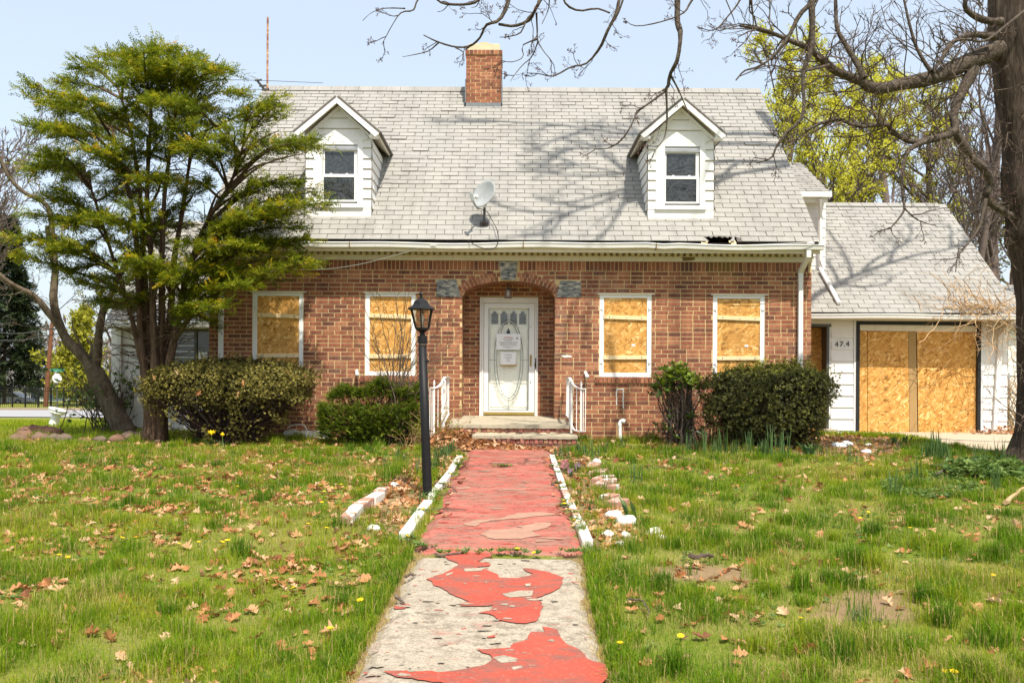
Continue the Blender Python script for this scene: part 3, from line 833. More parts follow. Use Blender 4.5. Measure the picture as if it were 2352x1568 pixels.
# rowlock sills
for w in WR:
    m2 = MB(); xx = w[0] - .075
    base = MB().box((w[0] - .078, YF + .0, w[2] - .095), (w[1] + .022, YF + .1, w[2] - .003)).build("window_sill", M['mortar'], house)
    while xx < w[1] + .005:
        m2.box((xx, YF - .035, w[2] - .1), (xx + .06, YF + .05, w[2])); m2.tint = rng.uniform(.02, .6)
        xx += .0715
    put(m2.build("bricks", M['brick'], base), kind="stuff")
# entry recess: back wall, jambs, vault
zc = AZS + AB + .05
FX0, FX1 = P(1101.7, 800, YB).x, P(1235.6, 800, YB).x; FZ1 = P(1168, 683.5, YB).z
mb = MB()
mb.box((AX0 - .3, YB + .0035, .6), (FX0, YB + .2, zc)); mb.box((FX1, YB + .0035, .6), (AX1 + .3, YB + .2, zc)); mb.box((FX0, YB + .0035, FZ1), (FX1, YB + .2, zc))
mb.box((AX0 - .2, YF + .27, .6), (AX0 - .009, YB + .02, zc)); mb.box((AX1 + .009, YF + .27, .6), (AX1 + .2, YB + .02, zc))
mb.box((AX0 - .2, y1, ZT), (AX1 + .2, YB + .2, ZT + .05))
rec = mb.build("entry_recess", M['mortar'], house)
bl, jl, jr = [], [], []
i = 0
while True:
    z1 = ZS0 - i * CO - JT * .5; z0 = z1 - CO + JT; zm = (z0 + z1) / 2
    if z1 < .8: break
    if zm < zc:
        iv = [(AX0, AX1)]
        if zm < FZ1: iv = sub(iv, FX0, FX1)
        x = AX0 - (i % 2) * BL / 2
        while x < AX1:
            for a, b in iv:
                p0, p1 = max(x + JT / 2, a), min(x + BL - JT / 2, b)
                if p1 - p0 > .03: bl.append((p0, p1, z0, z1))
            x += BL
    if zm < AZS + .02:
        y = YF + .012 - (1 - i % 2) * BL / 2
        while y < YB:
            p0, p1 = max(y + JT / 2, YF + .012), min(y + BL - JT / 2, YB)
            if p1 - p0 > .03: jl.append((p0, p1, z0, z1))
            y += BL
    i += 1
bricks_mesh(bl, YB, .05, parent=rec)
def jamb(lst, xf, sgn):
    m2 = MB()
    for a, b, c, d in lst:
        m2.tint = rng.uniform(.02, 1); j = rng.uniform(-.003, .003)
        m2.box((min(xf + j, xf + sgn * .05), a, c), (max(xf + j, xf + sgn * .05), b, d))
    return put(m2.build("bricks", M['brick'], rec), kind="stuff")
jamb(jl, AX0, -1); jamb(jl, AX1, 1)
m2 = MB()
n = 44
for j in range(n):
    t0, t1 = math.pi * j / n + .006, math.pi * (j + 1) / n - .006
    for (ya, yb) in ((YF + .112, YF + .30), (YF + .312, YF + .51), (YF + .522, YB)):
        m2.tint = rng.uniform(.02, .7)
        m2.add([(AC - AA * math.cos(t), yy, AZS + AB * math.sin(t)) for yy in (ya, yb) for t in (t0, t1)], [(0, 1, 3, 2)])
put(m2.build("bricks", M['brick'], rec), kind="stuff")
m2 = MB()
for j in range(n):
    t0, t1 = math.pi * j / n, math.pi * (j + 1) / n
    m2.add([(AC - (AA + .01) * math.cos(t), yy, AZS + (AB + .01) * math.sin(t)) for yy in (YF + .02, YB + .05) for t in (t0, t1)], [(0, 1, 3, 2)])
m2.build("vault_mortar", M['mortar'], rec)

# door frame, storm door, inner door
bz = lambda py, px=1168: P(px, py, YB).z
bx = lambda px, py=800: P(px, py, YB).x
mb = MB()
mb.box((FX0, YB - .03, PORCH_Z - .01), (bx(1111), YB + .06, FZ1)); mb.box((bx(1228), YB - .03, PORCH_Z - .01), (FX1, YB + .06, FZ1)); mb.box((bx(1111), YB - .03, bz(696)), (bx(1228), YB + .06, FZ1))
mb.box((bx(1107), YB - .045, PORCH_Z), (bx(1110.5), YB - .03, bz(693))); mb.box((bx(1228.5), YB - .045, PORCH_Z), (bx(1232), YB - .03, bz(693)))
mb.build("door_frame", M['white_peel'], house, bevel=.004)
SD0, SD1, SZ0, SZ1 = bx(1111.8), bx(1227.4), PORCH_Z + .015, bz(697)
GX0, GX1, GZ0, GZ1 = bx(1122.8), bx(1214), bz(941), bz(708)
ys0, ys1 = YB - .02, YB + .012
mb = MB()
mb.box((SD0, ys0, SZ0), (GX0, ys1, SZ1)); mb.box((GX1, ys0, SZ0), (SD1, ys1, SZ1)); mb.box((GX0, ys0, SZ0), (GX1, ys1, GZ0)); mb.box((GX0, ys0, GZ1), (GX1, ys1, SZ1))
storm = mb.build("storm_door", M['white_clean'], house, bevel=.003)
yg = YB - .002
MB().add([(GX0, yg, GZ0), (GX1, yg, GZ0), (GX1, yg, GZ1), (GX0, yg, GZ1)], [(0, 1, 2, 3)]).build("glass_pane", M['glass'], storm)
OC = ((GX0 + GX1) / 2, bz(827)); OA, OB = .262, .735
def oval(rx, rz, n=64): return [(OC[0] + rx * math.cos(2 * math.pi * k / n), OC[1] + rz * math.sin(2 * math.pi * k / n)) for k in range(n)]
oo, oi = oval(OA, OB), oval(OA - .048, OB - .05)
mb = MB(); n = 64
mb.add([(x, yg - .003, z) for x, z in oo] + [(x, yg - .003, z) for x, z in oi], [(k, (k + 1) % n, n + (k + 1) % n, n + k) for k in range(n)])
mb.build("oval_glass_band", M['glass_pale'], storm)
mb = MB()
for L in (oo, oi): mb.tube([(x, yg - .006, z) for x, z in L + L[:1]], .0035, 4, False)
for k in (0, 5, 11, 16, 21, 27, 32, 37, 43, 48, 53, 59): mb.tube([(oo[k][0], yg - .006, oo[k][1]), (oi[k][0], yg - .006, oi[k][1])], .003, 4)
mb.tube([(OC[0], yg - .006, GZ1), (OC[0], yg - .006, OC[1] + OB)], .003, 4); mb.tube([(OC[0], yg - .006, GZ0), (OC[0], yg - .006, OC[1] - OB)], .003, 4)
mb.tube([(GX0, yg - .006, OC[1]), (OC[0] - OA, yg - .006, OC[1])], .003, 4); mb.tube([(GX1, yg - .006, OC[1]), (OC[0] + OA, yg - .006, OC[1])], .003, 4)
mb.build("oval_came", M['came'], storm)
mb = MB(); mb.box((GX0 - .006, ys0 - .004, GZ0 - .006), (GX0 + .002, ys0 + .002, GZ1)); mb.box((GX1 - .002, ys0 - .004, GZ0 - .006), (GX1 + .006, ys0 + .002, GZ1)); mb.box((GX0, ys0 - .004, GZ0 - .006), (GX1, ys0 + .002, GZ0))
mb.build("pane_gasket", M['dark_grey'], storm)
hx = bx(1219)
mb = MB(); mb.box((hx - .016, ys0 - .012, bz(841)), (hx + .016, ys0 - .001, bz(814))); mb.tube([(hx, ys0 - .012, bz(838)), (hx, ys0 - .045, bz(835)), (hx, ys0 - .045, bz(820)), (hx, ys0 - .012, bz(817))], .008, 8)
mb.build("handle", M['brass'], storm, bevel=.004)
for yy in (876, 751):
    m2 = MB(); m2.box((hx - .012, ys0 - .012, bz(yy) - .018), (hx + .012, ys0 - .001, bz(yy) + .018)); m2.build("lock", M['steel'], storm, bevel=.004)
MB().box((SD0 + .002, ys0 - .006, SZ0), (SD1 - .002, ys0 - .001, SZ0 + .052)).build("kick_plate", M['brass'], storm)
m2 = MB(); m2.box((bx(1229), YB - .05, bz(846)), (bx(1231.5), YB - .032, bz(822))); m2.box((bx(1228), YB - .05, bz(840)), (bx(1229), YB - .032, bz(834))); m2.build("strike_plate", M['black_metal'], storm)
ye = YB + .075
mb = MB(); mb.box((SD0 + .01, ye, SZ0), (SD1 - .01, ye + .045, SZ1 - .01))
M['door_cream'] = mat_white("cream_white_door", (.86, .85, .77), .0, .04)
inner = mb.build("entry_door", M['door_cream'], house)
for a, b in ((1128.6, 1143.9), (1149.8, 1165.4), (1172, 1187.2), (1192.8, 1208)):
    xa, xb = P(a, 730, ye).x, P(b, 730, ye).x; z0, z1 = P(1168, 744, ye).z, P(1168, 721, ye).z
    m2 = MB(); cx = (xa + xb) / 2; r = (xb - xa) * .30
    pts = [(xa, z0), (xb, z0), (xb, z1), (cx + r, z1)] + [(cx + r * math.cos(t), z1 + .012 + r * math.sin(t)) for t in np.linspace(0, math.pi, 9)] + [(cx - r, z1), (xa, z1)]
    m2.prism([(x, ye - .004, z) for x, z in pts], (0, .02, 0)); m2.build("light_pane", M['glass_dark'], inner)
    m2 = MB(); m2.tube([(x * 1.0 + (x - cx) * .12, ye - .006, z + (z - (z0 + z1) / 2) * .1) for x, z in pts + pts[:1]], .007, 4, False); m2.build("light_trim", M['white_clean'], inner)
for a, b, c, d in ((1126, 1158, 752, 782), (1178, 1211, 752, 782), (1126, 1158, 790, 880), (1178, 1211, 790, 880), (1126, 1158, 893, 935), (1178, 1211, 893, 935)):
    xa, xb, z0, z1 = P(a, c, ye).x, P(b, c, ye).x, P(1168, d, ye).z, P(1168, c, ye).z
    m2 = MB(); m2.box((xa, ye - .010, z0), (xb, ye + .002, z1)); m2.build("door_panel", M['door_cream'], inner, bevel=.009)
kx, kz = bx(1167.5), bz(762)
m2 = MB(); m2.box((kx - .03, ye - .02, kz - .05), (kx + .03, ye - .001, kz + .025)); m2.box((kx - .012, ye - .026, kz + .02), (kx + .012, ye - .001, kz + .06)); m2.tube([(kx - .022, ye - .03, kz + .01), (kx - .022, ye - .035, kz - .045), (kx + .022, ye - .035, kz - .045), (kx + .022, ye - .03, kz + .01)], .007, 6)
m2.build("knocker", M['black_metal'], inner, bevel=.005)

# frieze, dentils, soffit, gutter, downspouts
EY, EZ = 16.25, P(1176, 552, 16.25).z
RY, RZ = 20.25, P(1176, 204.5, 20.25).z
XE0, XE1 = -5.30, 5.21
SL = Vector((0, RY - EY, RZ - EZ)); SLEN = SL.length; SU = SL.normalized(); SN = Vector((0, -SU.z, SU.y))
roof_z = lambda Y: EZ + (Y - EY) * SU.z / SU.y
mb = MB(); ZD = fz(587)
mb.box((XL - .03, YF - .03, ZT), (XR + .03, YF + .03, ZD)); MB().box((XL - .03, YF + .012, ZD), (XR + .03, YF + .03, fz(574))).build('dentil_backing', M['trim_shade'], house); mb.box((XL - .06, YF - .10, fz(574)), (XR + .06, YF + .03, fz(566)))  # dentil backing: recess shade painted into its colour along with old grime
mb.box((XL - .04, YF - .04, ZD - .012), (XR + .04, YF - .0305, ZD - .001))
frieze = mb.build("frieze_board", M['cream'], house)
den = None; x = XL + .02
while x < XR:
    if den is None:
        den = MB().box((0, YF - .066, ZD + .002), (.056, YF + .0115, fz(575))).build("dentil", M['cream'], frieze, org=(0, 0, 0)); o = den
    else:
        o = den.copy(); COL.objects.link(o)
    o.location = Vector((x + rng.uniform(-.003, .003), 0, rng.uniform(-.002, .002))) - ORG[house.name]
    x += .1055
m2 = MB(); rp = ragged([(fx(a, 590), fz(b, 1580)) for a, b in ((1564, 588), (1578, 586.5), (1592, 588), (1597, 596), (1583, 600), (1567, 599))], .006, .02)
m2.prism([(x, YF - .033, z) for x, z in rp], (0, .002, 0)); m2.build("rotten_patch", M['rot'], frieze)
mb = MB(); mb.box((XE0, EY - .01, EZ - .20), (XE1, EY + .03, EZ - .07)); mb.box((XE0, EY + .03, fz(566)), (XE1, YF - .10, fz(566) + .02)); mb.build("soffit_fascia", M['cream'], house); MB().box((XE0 + .01, EY + .012, EZ - .069), (XE1 - .01, EY + .03, EZ - .022)).build("eave_shade_strip", M['void'], house)  # last box: near-black strip painting the shade between shingle edge and gutter
# gutter: sagging box profile with an open top
prof = [(-.012, .0), (-.115, -.0), (-.125, -.012), (-.112, -.03), (-.10, -.085), (-.012, -.088), (-.012, -.083), (-.095, -.08), (-.105, -.028), (-.108, -.006), (-.02, -.006)]
gsag = lambda X: .012 * math.sin(X * 1.1) + .010 * math.sin(X * 2.7 + 1) - (.02 if 2.4 < X < 2.6 else 0)
mb = MB(); xsn = np.linspace(XE0 - .02, XE1 + .04, 40); vs = []
for X in xsn: vs += [(X, EY + a, EZ - .052 + b + gsag(X)) for a, b in prof]
m_ = len(prof)
mb.add(vs, [(i * m_ + k, i * m_ + (k + 1) % m_, (i + 1) * m_ + (k + 1) % m_, (i + 1) * m_ + k) for i in range(len(xsn) - 1) for k in range(m_)] + [tuple(range(m_)), tuple((len(xsn) - 1) * m_ + k for k in range(m_ - 1, -1, -1))])
gut = mb.build("gutter", M['white'], house)
for px in (1497, 812, 1200):
    X = fx(px); m2 = MB(); m2.box((X - .006, EY - .131, EZ - .145 + gsag(X)), (X + .006, EY - .013, EZ - .048 + gsag(X))); m2.build("gutter_seam", M['rot'], gut)
def downspout(px_top, px_bot, zbot):
    xt, xb = fx(px_top, 600), fx(px_bot, 850)
    m2 = MB(); w = .04
    pts = [(xt, EY - .06, EZ - .10), (xt, EY - .055, EZ - .24), (xt - .02, YF - .07, EZ - .50), (xb, YF - .055, zbot)]
    m2.obox((xt, EY - .058, EZ - .17), (w, 0, 0), (0, .034, 0), (0, 0, .085))
    a, b = Vector((xt, EY - .058, EZ - .25)), Vector((xt - .025, YF - .06, EZ - .47)); d = (b - a)
    m2.obox((a + b) / 2, (w, 0, 0), Vector((0, -d.z, d.y)).normalized() * .033, d * .56)
    m2.obox((( xt - .025 + xb) / 2, YF - .055, (EZ - .42 + zbot) / 2), (w, 0, 0), (0, .033, 0), ((xt - .025 - xb) / 2, 0, (EZ - .42 - zbot) / 2))
    m2.obox((xb + .002, YF - .056, zbot + .75), (w + .005, 0, 0), (0, .037, 0), (0, 0, .06))
    o = m2.build("downspout", M['white'], house, bevel=.006)
    m2 = MB(); m2.box((xt - .075, YF - .022, EZ - .62), (xt + .035, YF - .018, EZ - .60)); m2.build("strap", M['white'], o)
downspout(1840, 1836, .75); downspout(514, 509, .75)

# boarded windows
def boarded(w, tilt=0.0, seed=0, hooks=True, stamp=True, sticker=True):
    x0, x1, z0, z1 = w; f = .078
    m2 = MB(); ya, yb = YF + .012, YF + .09
    m2.box((x0, ya, z0), (x0 + f, yb, z1)); m2.box((x1 - f, ya, z0), (x1, yb, z1)); m2.box((x0 + f, ya, z0), (x1 - f, yb, z0 + .075)); m2.box((x0 + f, ya, z1 - .062), (x1 - f, yb, z1))
    m2.box((x0 - .04, YF - .028, z1 - .004), (x1 + .055, YF + .06, z1 + .010))
    fr = m2.build("window", M['white_clean'], house, bevel=.004)
    zz0, zz1 = z0 + .072, z1 - .058
    m2 = MB(); m2.obox(((x0 + x1) / 2 + tilt, YF + .035, (zz0 + zz1) / 2), ((x1 - x0) / 2 - f + .004, 0, 0), (0, .008, 0), (.012, 0, (zz1 - zz0) / 2))
    bd = m2.build("board", M['osb'], fr)
    h = zz1 - zz0
    for t, dt in ((.735, -.012), (.205, .004)):
        zc_ = zz0 + h * t
        m2 = MB(); m2.obox(((x0 + x1) / 2 + tilt * .5, YF + .012, zc_), ((x1 - x0) / 2 - f + .004, 0, dt), (0, .0145, 0), (0, 0, .034)); bt = m2.build("batten", M['lumber'], fr, bevel=.003)
        m2 = MB()
        for u in (-.0, ): m2.obox(((x0 + x1) / 2 + u + .02, YF - .005, zc_), (.008, 0, 0), (0, .004, 0), (0, 0, .008))
        m2.build("carriage_bolt", M['steel'], fr)
        m2 = MB()
        for u in (-.28, .28): m2.obox(((x0 + x1) / 2 + u, YF - .0035, zc_ + u * dt / .4), (.007, 0, 0), (0, .002, 0), (0, 0, .010))
        m2.build("nail_plate", M['dark_grey'], fr)
    if hooks:
        for zc_ in (z0 + .30 * .8, z1 - .26):
            for xx, s in ((x0 + .028, 1), (x1 - .028, -1)):
                m2 = MB(); m2.tube([(xx - .018 * s, YF + .006, zc_), (xx + .02 * s, YF + .002, zc_ - .004), (xx + .026 * s, YF + .002, zc_ + .028)], .005, 5); m2.tube([(xx + .01 * s, YF + .006, zc_ - .02), (xx + .026 * s, YF + .004, zc_ - .02)], .006, 5)
                m2.build("hook", M['steel'], fr)
    if stamp:
        rr = random.Random(seed); m2 = MB(); xs_ = x0 + f + .09
        for blk in ((.93, 2), (.86, 2), (.66, 2), (.50, 6), (.41, 4), (.345, 3), (.25, 7), (.09, 4)):
            for r_ in range(blk[1]):
                zz = zz0 + h * blk[0] - r_ * .013; L = rr.uniform(.05, .10)
                if r_ == 0 and blk[1] > 3: L = .11
                u = 0
                while u < L:
                    e = rr.uniform(.004, .02); m2.box((xs_ + u, YF + .0255, zz), (xs_ + u + e, YF + .0262, zz + .004)); u += e + rr.uniform(.002, .007)
        m2.build("printed_stamp", M['stamp'], fr)
    if sticker:
        m2 = MB(); xc = x0 + .655 * (x1 - x0); zc_ = zz0 + .37 * h; m2.box((xc - .03, YF + .024, zc_ - .02), (xc + .03, YF + .0258, zc_ + .02)); st = m2.build("sticker", M['paper'], fr)
        m2 = MB(); [m2.box((xc - .02 + k * .008, YF + .0228, zc_ - .012), (xc - .016 + k * .008, YF + .0236, zc_ + .004)) for k in range(5)]; m2.build("sticker_print", M['ink'], fr)
    return fr
boarded(WR[0], 0, 1, True, False, False); boarded(WR[1], 0, 2, False, True, False); boarded(WR[2], -.008, 3); boarded(WR[3], -.004, 4)

# ------------------------------------------------------------------ roofs
def shingle_roof(parent, name, x0, x1, ey, ez, ry, rz, nrow, n_ind, skip=None, bare=None, tabw=.306, y_pref=True):
    d = Vector((0, ry - ey, rz - ez)); L = d.length; u = d.normalized(); nn = Vector((0, -u.z, u.y)); e = L / nrow
    # deck
    m2 = MB(); off = -nn * .03
    a = Vector((x0, ey, ez)); b = Vector((x1, ey, ez))
    skipped = skip or (lambda *_: False)
    N = 60
    for i in range(N):
        for j in range(2):
            xa, xb = x0 + (x1 - x0) * i / N, x0 + (x1 - x0) * (i + 1) / N
            sa, sb = ((0, e * 1.9) if j == 0 else (e * 1.9, L))
            if j == 0 and skipped((xa + xb) / 2, 0): continue
            q = [Vector((xa, ey, ez)) + u * sa, Vector((xb, ey, ez)) + u * sa, Vector((xb, ey, ez)) + u * sb, Vector((xa, ey, ez)) + u * sb]
            m2.add(q, [(0, 1, 2, 3)])
    roof = m2.build(name, M['deck'], parent)
    g, lo, hi = .0058, .015, .006
    tab = MB(); w = tabw - 2 * g
    def tabv(xa, xb, s, lift=0.0, len_=None):
        len_ = len_ or e * 1.06
        o = Vector((0, ey, ez)) + u * s
        P0 = lambda X, ss, h: Vector((X, 0, 0)) + o + u * ss + nn * h
        return [P0(xa, 0, 0.003), P0(xb, 0, 0.003), P0(xb, 0, lo + lift), P0(xa, 0, lo + lift), P0(xa, len_, hi), P0(xb, len_, hi), P0(xa, len_, .002), P0(xb, len_, .002)]
    tf = [(0, 1, 2, 3), (3, 2, 5, 4), (1, 7, 5, 2), (0, 3, 4, 6)]
    o0 = Vector((0, ey, ez))
    tab.add([Vector(q) - o0 for q in tabv(0, w, 0)], tf)
    src = None; cnt = 0
    V, t = [], []; n = 0
    VB = []
    for r in range(nrow):
        x = x0 - (r % 2) * tabw / 2 - (0 if r % 2 else 0)
        while x < x1 - .02:
            a_, b_ = max(x + g, x0), min(x + tabw - g, x1)
            if b_ - a_ > .03 and not skipped((a_ + b_) / 2, r):
                isbare = bare is not None and bare((a_ + b_) / 2, r)
                if isbare:
                    VB.append([tuple(q) for q in tabv(a_, b_, r * e)])
                elif cnt < n_ind and abs(b_ - a_ - w) < .002:
                    if src is None: o = tab.build("shingle", M['shingle'], roof, org=(0, 0, 0)); src = o
                    else: o = src.copy(); COL.objects.link(o)
                    p = Vector((a_, ey, ez)) + u * (r * e + rng.uniform(-.003, .003)) + nn * abs(rng.normal(0, .0025))
                    o.location = p - ORG[parent.name]; cnt += 1
                else:
                    V.append([tuple(q) for q in tabv(a_ + rng.uniform(0, .003), b_, r * e + rng.uniform(-.004, .004), max(0, rng.normal(0, .004)) + (rng.uniform(.006, .018) if rng.random() < .05 else 0))]); t += [rng.uniform(.02, .98)] * 8
            x += tabw
    def flush(V, t, m, nm):
        if not V: return
        A = np.array(V).reshape(-1, 3); k = len(V)
        Fq = (np.arange(k)[:, None, None] * 8 + np.array(tf)).reshape(-1, 4)
        put(mesh_np(nm, A, [Fq], m, roof, tint=t), kind="stuff")
    flush(V, t, M['shingle'], "shingles")
    if VB: flush(VB, list(rng.uniform(.02, 1, len(VB) * 8)), M['shingle_bare'], "worn_shingles")
    return roof, u, nn, e
hx0, hx1 = P(1616, 549, EY).x, P(1688, 549, EY).x
def to_tab(px, py):
    # survey pixel -> (x, row) on the main roof
    lo_, hi_ = EY, RY
    for _ in range(40):
        m_ = (lo_ + hi_) / 2; q = P(px, py, m_)
        if q.z > roof_z(m_): lo_ = m_
        else: hi_ = m_
    q = P(px, py, lo_); return q.x, int((lo_ - EY) / SU.y / (SLEN / 38))
worn = set()
for a, b, py in ((868, 888, 295), (868, 900, 303), (875, 915, 311), (878, 897, 319), (885, 908, 340), (900, 976, 358), (1001, 1036, 319), (1072, 1140, 319), (1142, 1176, 288), (883, 894, 409), (880, 914, 416), (1720, 1755, 313), (640, 670, 430)):
    xa, r_ = to_tab(a, py); xb, _ = to_tab(b, py)
    for xx in np.arange(xa, xb, .1): worn.add((round(xx / .306), r_))
def roof_bare(x, r):
    x = x - XE0 - (.153 if r % 2 else 0)
    return False
WORN = []
for a, b, py in ((868, 888, 295), (868, 900, 303), (875, 915, 311), (878, 897, 319), (885, 908, 340), (900, 976, 358), (1001, 1036, 319), (1072, 1140, 319), (1142, 1176, 288), (883, 894, 409), (880, 914, 416), (1720, 1755, 313)):
    xa, r_ = to_tab(a, py); xb, _ = to_tab(b, py); WORN.append((xa, xb, r_))
roof, u, nn, e = shingle_roof(house, "roof", XE0, XE1, EY, EZ, RY, RZ, 38, 300,
    skip=lambda x, r: r < 1 and hx0 < x < hx1)
for xa, xb, r_ in WORN:
    s = r_ * e; o = Vector((0, EY, EZ)) + u * s
    m2 = MB(); h = .0235
    q = [Vector((xa, 0, 0)) + o + u * .018 + nn * h, Vector((xb, 0, 0)) + o + u * .018 + nn * h, Vector((xb, 0, 0)) + o + u * (e - .012) + nn * (h - .008), Vector((xa, 0, 0)) + o + u * (e - .012) + nn * (h - .008)]
    m2.prism(q, -nn * .006); m2.build("worn_shingle", M['shingle_bare'], roof)
# torn hole over the gutter: dark cavity, broken boards
m2 = MB(); m2.box((hx0 - .1, EY + .05, EZ - .05), (hx1 + .1, EY + .9, EZ - .03)); m2.build("roof_cavity", M['void'], roof)
m2 = MB()
for k in range(7):
    X = hx0 + (hx1 - hx0) * k / 6; L = .015 + .05 * rng.random() ** 2
    o = Vector((X, EY, EZ)) + u * (e * .98)
    m2.prism([o + nn * .012, o + Vector((.11, 0, 0)) + nn * .012, o + Vector((.06 + .04 * rng.random(), 0, 0)) - u * L + nn * (.0 - .02 * rng.random())], nn * .006)
for X, s_ in ((hx0, 1), (hx1, -1)):
    o = Vector((X, EY, EZ)); m2.prism([o + nn * .01, o + Vector((.09 * s_, 0, 0)) + nn * .004, o + u * e + nn * .01], nn * .006)
m2.build("torn_edge", M['shingle_bare'], roof)
m2 = MB(); m2.obox((hx0 + .02, EY + .05, EZ - .01), (.06, .02, 0), (0, .05, .03), (0, 0, .015)); m2.obox((hx1 - .03, EY + .05, EZ - .01), (.05, -.02, 0), (0, .05, .03), (0, 0, .015)); m2.build("broken_sheathing", M['lumber'], roof)
# back slope, gables, rear wall
m2 = MB(); m2.prism([(XE0, RY, RZ - .0), (XE1, RY, RZ - .0), (XE1, RY + RY - EY, EZ), (XE0, RY + RY - EY, EZ)], (0, 0, -.05)); m2.build("rear_slope", M['shingle'], house)
m2 = MB()
for k in range(36):
    xa = XE0 + (XE1 - XE0) * k / 36; m2.tint = rng.uniform(.02, 1)
    m2.prism([(xa, RY - .14, RZ - .100), (xa + .285, RY - .14, RZ - .100), (xa + .285, RY, RZ + .032), (xa, RY, RZ + .032)], (0, .0, .008)); m2.prism([(xa, RY, RZ + .032), (xa + .285, RY, RZ + .032), (xa + .285, RY + .14, RZ - .1), (xa, RY + .14, RZ - .1)], (0, 0, .008))
m2.build("ridge_cap", M['shingle'], house)
for X, s_ in ((XL, 1), (XR, -1)):
    m2 = MB(); YR2 = 2 * RY - EY - .35
    m2.prism([(X, YF + .26, .3), (X, YR2, .3), (X, YR2, roof_z(YF) - .06), (X, RY, RZ - .06), (X, YF + .26, roof_z(YF + .26) - .06)], (s_ * .2, 0, 0)); m2.build("gable_wall", M['brick'], house)
    m2 = MB(); Xr = XE0 - .012 if s_ == 1 else XE1 + .012
    o = Vector((Xr, EY, EZ)); pz = [o - nn * .02, o + SL - nn * .02, o + SL - nn * .16, o - nn * .16]
    m2.prism(pz, (.024 * s_, 0, 0)); m2.build("rake_board", M['white'], house)
m2 = MB(); m2.box((XL, 2 * RY - EY - .55, .3), (XR, 2 * RY - EY - .35, EZ)); m2.build("rear_wall", M['brick'], house)
m2 = MB(); m2.box((XL + .3, YF + .45, EZ - .2), (XR - .3, 2 * RY - EY - .6, EZ - .1)); m2.build("attic_floor", M['void'], house)
# white painted strip of foundation at the foot of the wall
m2 = MB(); pz = ragged([(fx(636, 1000), .50), (fx(760, 1000), .50), (fx(760, 1000), fz(992)), (fx(700, 1000), fz(990)), (fx(655, 1000), fz(993))], .012, .06)
m2.prism([(x, YF - .05, z) for x, z in pz], (0, .05, 0)); m2.build("foundation_strip", M['white_peel'], house)

# chimney
def chimney():
    y0 = 19.67
    x0, x1 = P(1070.5, 180, y0).x, P(1151.5, 180, y0).x; zb = P(1110, 250, y0).z - .25; zt = P(1110, 115.8, y0).z; dp = .85
    m2 = MB().box((x0 + .006, y0 + .006, zb), (x1 - .006, y0 + dp, zt)); ch = m2.build("chimney", M['mortar'], house)
    c = .0711; jt = .013; bl = (x1 - x0) / 3.45
    n = int((zt - .10 - zb) / c); src = {}
    for i in range(n):
        z1 = zt - .10 - i * c; z0 = z1 - c + jt
        x = x0 - (.55 if i % 2 else .05) * bl
        while x < x1:
            a, b = max(x + jt / 2, x0), min(x + bl - jt / 2, x1)
            if b - a > .03:
                key = round(b - a, 3)
                if key in src: o = src[key].copy(); COL.objects.link(o)
                else: o = src[key] = MB().box((0, 0, 0), (b - a, .09, c - jt)).build("brick", M['brick'], ch, org=(0, 0, 0))
                o.location = Vector((a, y0 + rng.uniform(-.003, .004), z0)) - ORG[house.name]
            x += bl
        
    side = []
    for i in range(n):
        z1 = zt - .10 - i * c
        for s_ in range(4): side.append((y0 + .1 + s_ * .2 + (i % 2) * .05, y0 + .29 + s_ * .2 + (i % 2) * .05, z1 - c + jt, z1))
    mm = MB()
    for a, b, c_, d in side:
        mm.tint = rng.uniform(.02, 1); b = min(b, y0 + dp)
        if b - a > .03:
            mm.box((x0 - .0, a, c_), (x0 + .05, b, d)); mm.box((x1 - .05, a, c_), (x1, b, d))
    put(mm.build("bricks", M['brick'], ch), kind="stuff")
    mm = MB(); x = x0 - .02; w_ = (x1 - x0 + .04) / 9.0
    for k in range(9):
        mm.tint = rng.uniform(.1, 1)
        mm.box((x + .005, y0 - .022, zt - .085), (x + w_ - .005, y0 + .1, zt)); x += w_
    put(mm.build("corbel_bricks", M['brick'], ch), kind="stuff")
    mm = MB().box((x0 - .018, y0 - .018, zt - .088), (x1 + .018, y0 + dp + .02, zt - .003)); mm.build("corbel", M['mortar'], ch)
    mm = MB(); zc_ = P(1110, 98, y0).z
    mm.add([(x0 + .02, y0, zt), (x1 - .02, y0, zt), (x1 - .02, y0 + dp, zt), (x0 + .02, y0 + dp, zt), (x0 + .055, y0 + .05, zc_), (x1 - .045, y0 + .05, zc_ - .004), (x1 - .045, y0 + dp - .05, zc_), (x0 + .055, y0 + dp - .05, zc_)],
           [(0, 1, 5, 4), (1, 2, 6, 5), (2, 3, 7, 6), (3, 0, 4, 7), (4, 5, 6, 7)])
    mm.build("chimney_cap", M['cement'], ch, bevel=.01)
    mm = MB(); mm.smooth = True; mm.lathe(((x0 + x1) / 2 - .0, y0 + .42, zc_ - .02), [(.125, 0), (.125, .115), (.118, .13), (.10, .13), (.10, .02)], 24); mm.build("flue_pot", M['clay'], ch)
    mm = MB(); zz = roof_z(y0)
    mm.box((x0 - .02, y0 - .018, zz - .06), (x1 + .02, y0 - .004, zz + .085)); mm.box((x0 - .022, y0 - .018, zz - .06), (x0 - .001, y0 + .5, zz + .56)) ; mm.box((x1 + .001, y0 - .018, zz - .06), (x1 + .022, y0 + .5, zz + .56))
    mm.build("flashing", M['lead'], ch)
    mm = MB(); mm.box((x1 + .006, y0 + .02, zt - .6), (x1 + .02, y0 + .05, zt - .02)); mm.build("strap", M['dark_grey'], ch)
chimney()

